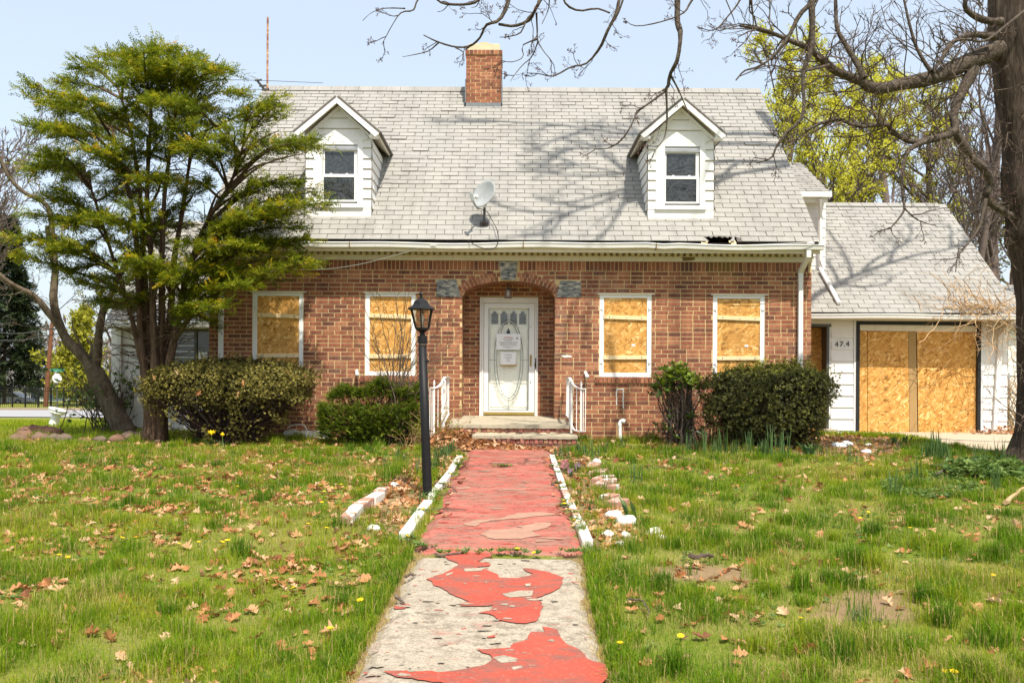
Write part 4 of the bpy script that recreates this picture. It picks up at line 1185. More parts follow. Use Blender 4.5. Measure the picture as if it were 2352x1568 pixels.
# dormers
def dormer(xc, ref):
    yd = 16.74; yb = 18.95
    lx = lambda c: xc + (c - 605) * .001549
    lz = lambda c: 6.719 - .001549 * c
    hw = .573; zb = roof_z(yd) - .1; ze = lz(578); ztip = lz(545); zpk = lz(168)
    m2 = MB(); m2.prism([(xc - hw, yd + .09, zb), (xc + hw, yd + .09, zb), (xc + hw, yd + .09, ze), (xc, yd + .09, zpk - .05), (xc - hw, yd + .09, ze)], (0, yb - yd, 0)); m2.box((xc - hw, yd + .012, zb), (lx(322), yd + .0895, ze)); m2.box((lx(880), yd + .012, zb), (xc + hw, yd + .0895, ze)); m2.box((lx(322), yd + .012, zb), (lx(880), yd + .0895, lz(1357))); m2.prism([(xc - hw, yd + .012, ze), (xc + hw, yd + .012, ze), (xc, yd + .012, zpk - .05)], (0, .0775, 0))
    dm = m2.build("dormer", M['siding'], house); b_ = ORG[house.name]
    rows = [578, 675, 795, 910, 1020, 1130, 1245, 1357]
    yroof = lambda z: EY + (z - EZ) * SU.y / SU.z
    gp = MB()
    for a, b in zip(rows[:-1], rows[1:]):
        z0, z1 = lz(b), lz(a)
        for xa, xb in ((xc - hw, lx(325)), (lx(880), xc + hw)): gp.box((xa, yd - .012, z0 - .008), (xb, yd + .01, z0))
        for s_ in (-1, 1): gp.box((min(xc + s_ * hw, xc + s_ * (hw + .018)), yd - .012, z0 - .007), (max(xc + s_ * hw, xc + s_ * (hw + .018)), max(yd + .02, yroof(z0)), z0))
        for xa, xb in ((xc - hw, lx(325)), (lx(880), xc + hw)):
            mm = MB(); mm.add([(xa, yd - .016, z0), (xb, yd - .016, z0), (xb, yd + .006, z1), (xa, yd + .006, z1), (xa, yd + .02, z0), (xb, yd + .02, z0)], [(0, 1, 2, 3), (1, 0, 4, 5)]); mm.build("siding_board", M['siding'], dm)
        for s_ in (-1, 1):
            X = xc + s_ * hw; mm = MB()
            q = [(X + s_ * .024, yd - .016, z0), (X + s_ * .024, max(yd + .02, yroof(z0)), z0), (X + s_ * .004, max(yd + .04, yroof(z1)), z1), (X + s_ * .004, yd, z1)]
            mm.add(q + [(X, yd, z0), (X, yroof(z0) + .02, z0)], [(0, 1, 2, 3), (0, 1, 5, 4)] if s_ > 0 else [(3, 2, 1, 0), (4, 5, 1, 0)]); mm.build("siding_board", M['siding'], dm)
    mm = MB(); mm.box((xc - hw, yd - .012, lz(1466)), (xc + hw, yd + .02, lz(1357))); mm.build("apron_board", M['white_peel'], dm)
    for cc in (340, 458): gp.box((xc - (cc - 250) * .0017, yd - .012, lz(cc) - .008), (xc + (cc - 250) * .0017, yd + .01, lz(cc)))
    gp.build('butt_shade_strip', M['trim_shade'], dm)  # dark strips paint the shadow line under each dormer siding butt
    # gable boards
    gl = lambda c, s_: lx(605) + s_ * (c - 250) * 1.10 * .001549
    for a, b in ((262, 340), (340, 458), (458, 578)):
        z0, z1 = lz(b), lz(a); mm = MB(); ha, hb_ = (a - 240) * 1.13 * .001549, (b - 240) * 1.13 * .001549
        hb_ = min(hb_, hw - .04); ha = min(ha, hw - .04)
        mm.add([(xc - hb_, yd - .016, z0), (xc + hb_, yd - .016, z0), (xc + ha, yd + .006, z1), (xc - ha, yd + .006, z1), (xc - hb_, yd + .02, z0), (xc + hb_, yd + .02, z0)], [(0, 1, 2, 3), (1, 0, 4, 5)]); mm.build("siding_board", M['siding'], dm)
    # roof slabs, soffit, barge boards
    tip = .735; zt_, zp_ = lz(548), lz(150)
    yo = yd - .21
    for s_ in (-1, 1):
        a, b = Vector((xc, yo, zp_)), Vector((xc + s_ * tip, yo, zt_)); d = (b - a).normalized(); up = Vector((-d.z * s_, 0, d.x * s_))
        mm = MB(); yt = yroof(zt_) + .12; yp = yroof(zp_) + .1
        q = [a + up * .0, b + up * .0, Vector((b.x, yt, b.z)), Vector((a.x, yp, a.z))]
        mm.prism(q, up * .038); mm.build("dormer_roof", M['deck'], dm)
        mm = MB(); q = [Vector(v) + up * .0385 for v in q]; mm.prism(q, up * .012); mm.build("dormer_shingles", M['shingle'], dm)
        mm = MB(); q = [a - up * .004, b - up * .004 - d * .02, Vector((b.x - d.x * .02, yt, b.z - d.z * .02 - .004)), Vector((a.x, yp, a.z - .004))]; mm.prism(q, -up * .03); mm.build("soffit", M['cream'], dm)
        mm = MB(); w_ = .075
        mm.prism([a + Vector((0, -.012, 0)), b + Vector((0, -.012, 0)), b - up * w_ + Vector((-s_ * .02, -.012, 0)), a + Vector((0, -.012, -w_ / up.z))], (0, .02, 0)); mm.build("barge_board", M['white_clean'], dm)
        # inner gable moulding and the boxed return
        a2, b2 = Vector((xc, yd - .03, lz(205))), Vector((xc + s_ * .60, yd - .03, lz(560)))
        mm = MB(); mm.prism([a2, b2, b2 - Vector((s_ * .07, 0, .0)), Vector((xc, yd - .03, lz(252)))], (0, .03, 0)); mm.build("gable_moulding", M['white_clean'], dm)
        mm = MB(); xa, xb = xc + s_ * .56, xc + s_ * .70
        mm.prism([(min(xa, xb), yo + .02, lz(580)), (max(xa, xb), yo + .02, lz(580)), (xc + s_ * .70, yo + .02, lz(560)), (xc + s_ * .60, yo + .02, lz(500))] if s_ > 0 else [(xc - .70, yo + .02, lz(580)), (xc - .56, yo + .02, lz(580)), (xc - .60, yo + .02, lz(500)), (xc - .70, yo + .02, lz(560))], (0, .19, 0)); mm.build("cornice_return", M['white_clean'], dm)
    mm = MB(); mm.box((lx(300), yd - .02, lz(592)), (lx(910), yd, lz(577))); mm.build("head_trim", M['white_clean'], dm)
    # window
    mm = MB(); X0, X1, Z0, Z1 = lx(425), lx(820), lz(1312), lz(645)
    mm.box((lx(322), yd - .018, lz(1312)), (X0, yd + .02, lz(580))); mm.box((X1, yd - .018, lz(1312)), (lx(880), yd + .02, lz(580))); mm.box((X0, yd - .018, Z1), (X1, yd + .02, lz(580))); mm.box((lx(315), yd - .05, lz(1357)), (lx(888), yd + .02, lz(1312)))
    wn_ = mm.build("window", M['white_clean'], dm, bevel=.004)
    def sash(xa, xb, za, zb_, y, t):
        q = MB(); q.box((X0 + .004, y, za - t), (xa, y + .03, zb_ + t)); q.box((xb, y, za - t), (X1 - .004, y + .03, zb_ + t)); q.box((xa, y, za - t), (xb, y + .03, za)); q.box((xa, y, zb_), (xb, y + .03, zb_ + t)); q.build("sash", M['white_clean'], dm)
        q = MB(); q.box((xa, y + .012, za), (xb, y + .018, zb_)); q.build("pane", M['glass_dark'], dm)
    sash(lx(445), lx(777), lz(970), lz(715), yd + .034, .02); sash(lx(437), lx(783), lz(1265), lz(1008), yd + .001, .028)
    mm = MB(); mm.box((X0, yd - .004, lz(700)), (X1, yd + .03, lz(688))); mm.box((X0, yd + .0, lz(680)), (X1, yd + .03, lz(655))); mm.build("storm_track", M['steel'], dm)
    mm = MB(); [mm.box((lx(c) - .02, yd - .006, lz(985)), (lx(c) + .02, yd + .0, lz(965))) for c in (520, 700)]; mm.build("sash_lock", M['white_clean'], dm)
dormer(P(777.5, 420, 16.74).x, 0); dormer(P(1563.5, 420, 16.74).x, 1)

# left side porch wing (white) with its own roof
LY = 19.0
lxx = lambda px, py=870: P(px, py, LY).x
lzz = lambda py, px=370: P(px, py, LY).z
m2 = MB(); X0 = lxx(255, 900); zc_ = lzz(748)
wx0 = lxx(392, 800)
m2.box((X0, LY, .3), (wx0, LY + .2, zc_)); m2.box((wx0, LY, .3), (XL + .1, LY + .2, lzz(848))); m2.box((wx0, LY, lzz(753)), (XL + .1, LY + .2, zc_)); m2.box((X0, LY + .2, .3), (X0 + .2, LY + 4, zc_))
wing = m2.build("side_porch_wall", M['siding'], house)
m2 = MB()
for k in range(17):
    z = zc_ - .12 - k * .115; m2.box((X0 - .003, LY - .004, z), (wx0, LY + .01, z + .006))
m2.build("block_joint", M['cream'], wing)
m2 = MB(); xw = [wx0, lxx(445, 800), lxx(451, 800), XL + .1]
m2.box((wx0, LY + .02, lzz(848)), (wx0 + .05, LY + .1, lzz(753))); m2.box((xw[1], LY + .02, lzz(848)), (xw[2], LY + .1, lzz(753))); m2.box((wx0, LY + .01, lzz(848)), (XL + .1, LY + .1, lzz(842))); m2.box((wx0, LY + .01, lzz(760)), (XL + .1, LY + .1, lzz(753)))
wf = m2.build("porch_window", M['dark_grey'], house)
m2 = MB(); m2.box((wx0, LY + .06, lzz(848)), (XL + .1, LY + .07, lzz(753))); m2.build("pane", M['glass_room'], wf)
m2 = MB()
for k in range(1, 7): z = lzz(848) + (lzz(753) - lzz(848)) * k / 7; m2.box((wx0 + .05, LY + .045, z), (xw[1], LY + .058, z + .012))
m2.build("glazing_bar", M['steel'], wf)
m2 = MB(); m2.box((lxx(455, 800), LY + .03, lzz(846)), (lxx(475, 800), LY + .05, lzz(808))); m2.build("paper_sheet", M['steel'], wf)
ey, ez = 18.65, P(360, 737, 18.65).z
r2, _, _, _ = shingle_roof(house, "side_porch_roof", P(243, 737, 18.65).x, XL, ey, ez, ey + 2.5, ez + 2.35, 24, 0)
m2 = MB(); m2.box((P(243, 737, 18.65).x - .02, ey - .10, ez - .12), (XL, ey, ez - .02)); m2.build("side_porch_gutter", M['white'], house)
m2 = MB(); m2.box((P(247, 737, 18.65).x, ey, ez - .14), (XL, LY + .02, ez - .12)); m2.build("side_porch_soffit", M['cream'], house)
m2 = MB(); m2.obox((lxx(276, 870), LY - .05, 1.6), (.045, 0, 0), (0, .035, 0), (0, 0, 1.1)); m2.build("side_porch_downspout", M['white'], house, bevel=.005)

# rear wing seen over the garage
m2 = MB(); WY = 20.2
xw0, xw1 = XR, P(1895, 560, WY).x; zt2 = P(1890, 447, WY).z
m2.box((xw0, WY, .6), (xw1, WY + 3, zt2)); rw = m2.build("rear_wing_wall", M['siding'], house)
m2 = MB()
for k in range(12):
    z = zt2 - .1 - k * .2; mm = MB(); mm.add([(xw0, WY - .014, z - .2), (xw1 + .006, WY - .014, z - .2), (xw1 + .006, WY - .002, z), (xw0, WY - .002, z), (xw0, WY, z - .2), (xw1, WY, z - .2)], [(0, 1, 2, 3), (1, 0, 4, 5)]); mm.build("siding_board", M['siding'], rw)
eY = 19.95; a_ = P(1905, 440, eY); rY = 21.9; b_ = P(1855, 375, rY)
r3, _, _, _ = shingle_roof(house, "rear_wing_roof", XR - .6, a_.x, eY, a_.z, rY, b_.z, 14, 0)
m2 = MB(); m2.box((XR - .3, eY - .11, a_.z - .13), (a_.x + .02, eY, a_.z - .02)); m2.box((XR - .3, eY, a_.z - .2), (a_.x - .03, WY, a_.z - .13)); m2.build("rear_wing_gutter", M['white'], house)
m2 = MB(); m2.prism([(XR - .6, rY, b_.z), (a_.x, rY, b_.z), (a_.x, rY + 1.9, a_.z), (XR - .6, rY + 1.9, a_.z)], (0, 0, -.04)); m2.build("rear_wing_back_slope", M['shingle'], house)
# ------------------------------------------------------------------ attached garage
GW = 19.4
ggx = lambda px, py=870: P(px, py, GW).x
ggz = lambda py, px=2100: P(px, py, GW).z
gar = thing("attached_garage", (7.6, 20.5, .55), "white sided garage with its wide doorway boarded up in strand board and the number 474", "garage")
GX1_ = ggx(2313, 870)
gyE, gyR = 19.0, 22.35
gzE, gzR = P(2100, 719, gyE).z, P(2028, 469.5, gyR).z
zs = ggz(738)
m2 = MB(); dx0, dx1, dzt = ggx(1965), ggx(2251), ggz(738)
d0, d1 = ggx(1866), ggx(1900)
m2.box((ggx(1904), GW, .35), (dx0, GW + .2, gzE - .1)); m2.box((dx1, GW, .35), (GX1_, GW + .2, gzE - .1)); m2.box((dx0, GW, dzt), (dx1, GW + .2, gzE - .1)); m2.box((XR - .05, GW, ggz(748, 1880)), (ggx(1904), GW + .2, gzE - .1)); m2.box((GX1_ - .2, GW + .2, .35), (GX1_, GW + 5.9, gzE - .1))
m2.prism([(GX1_ - .2, GW + .2, gzE - .1), (GX1_ - .2, gyR, gzR - .1), (GX1_ - .2, 2 * gyR - gyE, gzE - .1)], (.2, 0, 0))
gwall = m2.build("garage_wall", M['siding'], gar)
shade_strips = MB()
def gboards(pa, pb, ys):
    for a, b in zip(ys[:-1], ys[1:]):
        mm = MB(); xa, xb = ggx(pa), ggx(pb); z0, z1 = ggz(b), ggz(a); j = rng.uniform(-.004, .004)
        mm.add([(xa, GW - .022, z0 + .004), (xb, GW - .022, z0 + .004 + j * .3), (xb, GW - .003, z1), (xa, GW - .003, z1), (xa, GW + .01, z0), (xb, GW + .01, z0)], [(0, 1, 2, 3), (1, 0, 4, 5)]); mm.build("siding_board", M['siding'], gwall); shade_strips.box((xa, GW - .0025, z0 - .007), (xb, GW + .01, z0 + .004))
gboards(1908.5, 1959.5, [739, 751] + [777 + 26.55 * k for k in range(9)] + [1003])
gboards(2257.5, 2313, [739, 778, 805] + [805 + 26.75 * k for k in range(1, 8)] + [1003])
shade_strips.build('butt_shade_strip', M['trim_shade'], gar)  # shadow lines under the garage siding butts, painted as dark strips
m2 = MB(); m2.box((ggx(1960), GW - .025, .5), (dx0, GW, zs)); m2.box((dx1, GW - .025, .5), (ggx(2257), GW, zs)); m2.box((dx0, GW - .025, dzt), (dx1, GW, gzE - .12)); m2.build("door_casing", M['white_clean'], gar)
m2 = MB(); f0, f1, ft = ggx(1973), ggx(2243.5), ggz(746)
m2.box((dx0, GW - .04, .5), (f0, GW + .06, dzt - .001)); m2.box((f1, GW - .04, .5), (dx1, GW + .06, dzt - .001)); m2.box((f0, GW - .04, ft), (f1, GW + .06, dzt - .001)); m2.build("garage_door_frame", M['black_trim'], gar)
lt = ggz(761); m2 = MB(); m2.obox(((f0 + f1) / 2, GW + .01, (ft + lt) / 2), ((f1 - f0) / 2, 0, -.006), (0, .012, 0), (0, 0, (ft - lt) / 2 - .004)); m2.build("lintel_board", M['cream'], gar, bevel=.004)
zb = ggz(1003.5)
def gpanel(pa, pb, m_, y, name):
    mm = MB(); mm.prism([(ggx(pa[1]), GW + y, zb), (ggx(pb[1]), GW + y, zb), (ggx(pb[0]), GW + y, lt + .004), (ggx(pa[0]), GW + y, lt + .004)], (0, .012, 0)); return mm.build(name, M[m_], gar)
MB().box((f0 - .1, GW + .07, .45), (f1 + .1, GW + .1, ft)).build("door_backing", M['void'], gar)
gpanel((1973.2, 1973.5), (1992.6, 1994.5), 'osb', .034, "strand_board_panel"); gpanel((1993.6, 1995.5), (2086.5, 2091), 'osb', .030, "strand_board_panel")
gpanel((2087.4, 2092), (2105.2, 2110), 'lumber_old', .036, "plank"); gpanel((2106.8, 2111.8), (2243, 2243.5), 'osb', .026, "strand_board_panel")
m2 = MB()
for cx in (2018 + 20, 2148 + 30):
    rr = random.Random(cx)
    for blk in range(9):
        zz = lt - .18 - blk * .24
        for r_ in range(rr.randint(2, 5)):
            m2.box((ggx(cx) - .05, GW + .0245, zz - r_ * .018), (ggx(cx) - .05 + rr.uniform(.05, .11), GW + .0255, zz - r_ * .018 + .005))
m2.build("printed_stamp", M['stamp'], gar)
# side doorway between garage and house
m2 = MB(); m2.box((XR - .3, GW + .45, .4), (ggx(1904) + .1, GW + .5, ggz(745, 1880))); m2.build("doorway_back", M['void'], gar)
m2 = MB(); m2.box((ggx(1898), GW - .01, .5), (ggx(1904.2), GW + .4, ggz(748, 1880))); m2.box((XR, GW - .02, ggz(750, 1880)), (ggx(1908), GW + .1, ggz(744, 1880))); m2.build("doorway_frame", M['dark_grey'], gar)
m2 = MB(); m2.box((XR, GW + .30, .5), (ggx(1898), GW + .32, ggz(790, 1880))); m2.box((XR, GW + .33, ggz(790, 1880)), (ggx(1898), GW + .345, ggz(750, 1880))); m2.build("doorway_board", M['osb'], gar)
m2 = MB(); m2.box((ggx(1880, 990), GW - .35, .4), (ggx(1912, 990), GW - .03, ggz(984, 1890))); m2.build("doorstep", M['concrete'], gar, bevel=.01)
groof, gu, gn, ge = shingle_roof(gar, "garage_roof", XR + .06, GX1_ + .06, gyE, gzE, gyR, gzR, 29, 300)
WG = []
def to_g(px, py):
    lo_, hi_ = gyE, gyR
    for _ in range(40):
        m_ = (lo_ + hi_) / 2; q = P(px, py, m_)
        if q.z > gzE + (m_ - gyE) * gu.z / gu.y: lo_ = m_
        else: hi_ = m_
    q = P(px, py, lo_); return q.x, int((lo_ - gyE) / gu.y / ge)
for a, b, py in ((1899, 1946, 570), (2047, 2080, 604), (2180, 2200, 603)):
    xa, r_ = to_g(a, py); xb, _ = to_g(b, py); o = Vector((0, gyE, gzE)) + gu * (r_ * ge); h = .0235
    mm = MB(); mm.prism([Vector((xa, 0, 0)) + o + gu * .02 + gn * h, Vector((xb, 0, 0)) + o + gu * .02 + gn * h, Vector((xb, 0, 0)) + o + gu * (ge - .02) + gn * (h - .007), Vector((xa, 0, 0)) + o + gu * (ge - .02) + gn * (h - .007)], -gn * .006); mm.build("worn_shingle", M['shingle_bare'], groof)
m2 = MB(); m2.prism([(XR, gyR, gzR), (GX1_ + .06, gyR, gzR), (GX1_ + .06, 2 * gyR - gyE, gzE), (XR, 2 * gyR - gyE, gzE)], (0, 0, -.04)); m2.build("garage_rear_slope", M['shingle'], gar)
m2 = MB()
for k in range(12):
    xa = ggx(1893) + .6 + k * .3; m2.tint = rng.uniform(.02, 1)
    if xa < GX1_ - .2: m2.prism([(xa, gyR - .13, gzR - .07), (xa + .29, gyR - .13, gzR - .07), (xa + .29, gyR, gzR + .03), (xa, gyR, gzR + .03)], (0, 0, .008))
m2.build("garage_ridge_cap", M['shingle'], gar)
m2 = MB(); o = Vector((GX1_ + .065, gyE, gzE)); sl = Vector((0, gyR - gyE, gzR - gzE)); m2.prism([o - gn * .02, o + sl - gn * .02, o + sl - gn * .15, o - gn * .15], (.022, 0, 0)); m2.build("garage_rake_board", M['white'], gar)
m2 = MB(); xsn = np.linspace(XR + .03, GX1_ + .3, 24); vs = []
for X in xsn: vs += [(X, gyE + a, gzE - .03 + b + .008 * math.sin(X * 1.9)) for a, b in prof]
m2.add(vs, [(i * m_ + k, i * m_ + (k + 1) % m_, (i + 1) * m_ + (k + 1) % m_, (i + 1) * m_ + k) for m_ in [len(prof)] for i in range(len(xsn) - 1) for k in range(m_)])
m2.build("garage_gutter", M['white'], gar)
m2 = MB(); m2.box((XR + .02, gyE + .0, gzE - .13), (GX1_ + .06, GW - .02, gzE - .105)); m2.box((XR + .02, gyE - .005, gzE - .13), (GX1_ + .06, gyE + .015, gzE - .03)); m2.build("garage_soffit", M['cream'], gar)
# garage downspout and the wing downspout that runs down over the garage roof
m2 = MB(); xx = ggx(2288, 870); m2.obox((xx - .0, GW - .05, 1.62), (.045, 0, 0), (0, .035, 0), (.05, 0, 1.0)); a, b = Vector((xx + .15, gyE - .05, gzE - .1)), Vector((xx + .05, GW - .05, gzE - .38)); m2.tube([a, b], .045, 6); m2.build("garage_downspout", M['white'], gar, bevel=.006)
m2 = MB(); q = [P(1884, 458, 19.9), P(1884, 500, 20.1), P(1884.5, 598, 20.1), P(1892, 618, 20.1 - .02)]; m2.tube(q, .042, 6)
gzr = lambda Y: gzE + (Y - gyE) * gu.z / gu.y
pa, pb = P(1884.5, 606, 20.05), P(1931, 714, 19.05)
m2.tube([Vector((pa.x, pa.y, gzr(pa.y) + .12)), Vector((pb.x, pb.y + .1, gzr(pb.y + .1) + .07))], .043, 6)
m2.build("wing_downspout", M['white'], gar)
# house number
def text_mesh(name, s, size, mat, loc, parent, rot=0.0, ext=.004, sx=1.0):
    cu = bpy.data.curves.new("t", 'FONT'); cu.body = s; cu.size = size; cu.extrude = ext; cu.align_x = 'CENTER'; cu.resolution_u = 2
    to = bpy.data.objects.new("t", cu); COL.objects.link(to)
    bpy.context.view_layer.update()
    me = bpy.data.meshes.new_from_object(to.evaluated_get(bpy.context.evaluated_depsgraph_get()))
    bpy.data.objects.remove(to)
    me.transform(Matrix.Translation(Vector(loc) - ORG.get(parent.name, Vector())) @ Matrix.Rotation(rot, 4, 'Y') @ Matrix.Rotation(R(90), 4, 'X') @ Matrix.Diagonal((sx, 1, 1, 1)))
    me.materials.clear()
    return link(name, me, parent, mat)
for ch, px, py, r_ in (("4", 1921, 796.5, -.02), ("7", 1931.5, 796, .05), ("-", 1938, 798, .2), ("4", 1945.5, 795.5, .06)):
    text_mesh("house_number", ch, .155 if ch != "-" else .12, M['steel'] if False else M['dark_grey'], (ggx(px), GW - .024, ggz(py, px)), gar, r_)

# ------------------------------------------------------------------ porch steps, railings
PY1 = 15.32
zL0, zL1 = PORCH_Z, P(1170, 975, PY1).z
xa, xb = P(1027, 972, PY1).x, P(1310, 972, PY1).x
steps = thing("porch_steps", ((xa + xb) / 2, 15.8, .55), "two worn concrete steps with red brick edges leading up to the front door", "steps")
def jagged_slab(xa, xb, ya, yb, za, zb, t, name, amp=.014):
    """slab whose front edge is chipped"""
    n = 40; mb = MB(); X = np.linspace(xa, xb, n); fr = ya + np.abs(rng.normal(0, amp, n)); zf = za - np.abs(rng.normal(0, amp * .25, n))
    vs = [(x, f, z) for x, f, z in zip(X, fr, zf)] + [(x, yb, zb) for x in X] + [(x, f, z - t) for x, f, z in zip(X, fr, zf)] + [(x, yb, zb - t) for x in X]
    fs = [(i, i + 1, n + i + 1, n + i) for i in range(n - 1)] + [(2 * n + i, 2 * n + i + 1, i + 1, i) for i in range(n - 1)] + [(0, n, 3 * n, 2 * n), (n - 1, 3 * n - 1, 4 * n - 1, 2 * n - 1)]
    mb.add(vs, fs); return mb.build(name, M['concrete'], steps)
jagged_slab(xa, xb, PY1, YB - .01, zL1, zL0, .055, "landing_slab")
def row_bricks(xa, xb, y, z0, z1, parent):
    x = xa; w_ = .0735
    while x < xb - .03:
        mm = MB(); b = min(x + w_, xb)
        mm.box((x + .005, y + rng.uniform(-.012, .008), z0 + rng.uniform(0, .012)), (b - .005, y + .2, z1))
        o = mm.build("brick", M['edging_red'], parent, bevel=.008); x = b
k = NT("step_brick"); p = k.pos()
c = k.ramp(k.rnd(), [(0, (.14, .05, .04)), (.4, (.30, .085, .065)), (.75, (.38, .14, .10)), (1, (.30, .20, .08))]); c = k.mix(k.ramp(k.noise(p, 22, 4, .7), [(.45, 0), (.7, .6)]), c, (.36, .30, .24)); c = k.mix(k.ramp(k.noise(p, 9, 4, .7), [(.58, 0), (.7, .7)]), c, (.10, .085, .03))
M['edging_red'] = k.surf(k.pbr(c, .9, .15, 0, k.bump(k.noise(p, 50, 4), .5, .006)))
base = MB().box((xa + .03, PY1 + .06, .4), (xb - .03, YF, zL1 - .057)).build("landing_base", M['mortar'], steps)
row_bricks(xa + .04, xb - .01, PY1 + .035, zL1 - .135, zL1 - .056, base)
SY = 14.97; zS = P(1200, 1000.5, SY).z; sxa, sxb = P(1085, 1000, SY).x, P(1327, 1000, SY).x
mb = MB(); n = 30; X = np.linspace(xa + .25, xb, n)
top = zL1 - .12 - np.abs(rng.normal(0, .02, n))
mb.add([(x, PY1 + .02 - .02 * math.sin(i), zS - .01) for i, x in enumerate(X)] + [(x, PY1 + .03, t) for x, t in zip(X, top)] + [(x, PY1 + .06, t + .02) for x, t in zip(X, top)], [(i, i + 1, n + i + 1, n + i) for i in range(n - 1)] + [(n + i, n + i + 1, 2 * n + i + 1, 2 * n + i) for i in range(n - 1)])
mb.build("cement_riser", M['cement'], steps)
jagged_slab(sxa, sxb, SY, PY1 + .05, zS, zS + .015, .045, "tread_slab")
base2 = MB().box((sxa + .02, SY + .06, .35), (sxb - .02, PY1 + .1, zS - .047)).build("step_base", M['mortar'], steps)
row_bricks(sxa + .01, sxb - .0, SY + .03, zS - .135, zS - .047, base2)
MB().box((sxa + .3, SY + .035, .4), (sxb - .05, SY + .07, zS - .14)).build("step_footing", M['edging_red'], steps)

def railing(s, label):
    """s=+1 for the flight's right-hand rail: level along the landing, then down and out along the steps"""
    if s > 0: pts = [(1301, YF - .15), (1304.5, 16.0), (1309, 15.4), (1317, 15.25), (1331, 15.12), (1345, 15.05)]
    else: pts = [(1032, YF - .15), (1028, 16.0), (1021, 15.4), (1013, 15.25), (1001, 15.12), (988, 15.05)]
    X = [P(a, 870, y).x for a, y in pts]; Y = [y for _, y in pts]
    tops = [P(1180, t, y).z for t, (a, y) in zip((868, 868, 869, 884, 892, 893), pts)]
    bots = [P(1180, t, y).z for t, (a, y) in zip((953, 956, 962, 984, 990, 990) if s > 0 else (953, 958, 972, 998, 1003, 1003), pts)]
    r = thing("stair_railing", (X[2], Y[2], PORCH_Z - .2), label, "railing", "wrought iron railings of the porch steps")
    tp = spline([(x, y, z) for x, y, z in zip(X, Y, tops)], 22); bt = spline([(x, y, z) for x, y, z in zip(X, Y, bots)], 22)
    def flat(pp, w, t, name):
        mb = MB(); vs = []
        for i, q in enumerate(pp):
            d = Vector(pp[min(i + 1, len(pp) - 1)] - pp[max(i - 1, 0)]); d.z = 0; sd = Vector((d.y, -d.x, 0)).normalized() * w
            q = Vector(q); vs += [q - sd, q + sd, q + sd + Vector((0, 0, t)), q - sd + Vector((0, 0, t))]
        mb.add(vs, [(i * 4 + k, i * 4 + (k + 1) % 4, i * 4 + 4 + (k + 1) % 4, i * 4 + 4 + k) for i in range(len(pp) - 1) for k in range(4)] + [(0, 1, 2, 3), tuple(4 * (len(pp) - 1) + k for k in (3, 2, 1, 0))])
        return mb.build(name, M['white_peel'], r)
    flat(tp, .022, .016, "top_rail"); flat(bt, .016, .014, "bottom_rail")
    for i, (wd, nm) in zip((1, 3, 5, 7, 9, 11, 15, 18, 19.5, 21), [(.007, "baluster")] * 4 + [(.018, "newel"), (.016, "newel"), (.006, "baluster"), (.014, "newel"), (.006, "baluster"), (.006, "baluster")]):
        j = min(int(i), 20); f = i - j; a = Vector(bt[j] * (1 - f) + bt[min(j + 1, 21)] * f); b = Vector(tp[j] * (1 - f) + tp[min(j + 1, 21)] * f)
        if nm == "newel": a.z -= .12 if i < 12 else .0
        m2 = MB(); m2.obox((a + b) / 2, (wd, 0, 0), (0, wd, 0), (b - a) / 2); m2.build(nm, M['white_peel'], r)
        if i == 18:
            m2 = MB(); m2.lathe(b + Vector((0, 0, .014)), [(.012, 0), (.012, .03), (.02, .05), (.012, .07), (.016, .085), (.004, .12)], 10); m2.build("finial", M['white_peel'], r)
    m2 = MB(); q = Vector(tp[11]); m2.tube([q + Vector((0, 0, .01)), q + Vector((-.02 * s, -.02, .03)), q + Vector((-.05 * s, -.03, .012)), q + Vector((-.045 * s, -.03, -.03))], .010, 6); m2.build("scroll_end", M['white_peel'], r)
railing(1, "peeling white iron railing beside the brick wall with the white vent pipe")
railing(-1, "peeling white iron railing half hidden behind the black lamp post and yew")

# ------------------------------------------------------------------ lamp post
gx_, gy_, gz_ = ground_at(983, 1141)
lean = ((P(967.5, 690, gy_).x - gx_) / (P(967.5, 690, gy_).z - gz_), 0.0)
lz_ = lambda py: P(975, py, gy_).z - gz_
lamp = thing("lamp_post", (gx_, gy_, gz_), "black iron lamp post with a six sided glass lantern beside the red path", "lamp post")
b = Vector((gx_, gy_, gz_))
m2 = MB(); m2.smooth = True; m2.lathe(b - Vector((0, 0, .1)), [(.052, 0), (.052, .1), (.050, lz_(1000) + .1), (.0455, lz_(796) + .1)], 20, lean); post = m2.build("post", M['black_metal'], lamp)
m2 = MB(); m2.smooth = True; m2.lathe(b, [(.045, lz_(796)), (.044, lz_(787))], 20, lean); m2.build("bare_collar", M['bare_metal'], lamp)
m2 = MB(); m2.lathe(b, [(.052, lz_(787)), (.052, lz_(772)), (.045, lz_(771)), (.030, lz_(770)), (.028, lz_(764))], 20, lean); m2.build("fitter", M['black_metal'], lamp)
zA, zB = lz_(757), lz_(709)
m2 = MB(); m2.lathe(b, [(.026, lz_(764)), (.05, lz_(761)), (.082, lz_(757)), (.085, lz_(754))], 6, lean); lan = m2.build("lantern_base", M['black_metal'], lamp)
m2 = MB(); n = 6
ring = lambda r, z: [b + Vector((r * math.cos(2 * math.pi * (k + .5) / n) + lean[0] * z, r * math.sin(2 * math.pi * (k + .5) / n), z)) for k in range(n)]
r0, r1 = .080, .132
lo_, hi_ = ring(r0, lz_(754)), ring(r1, zB)
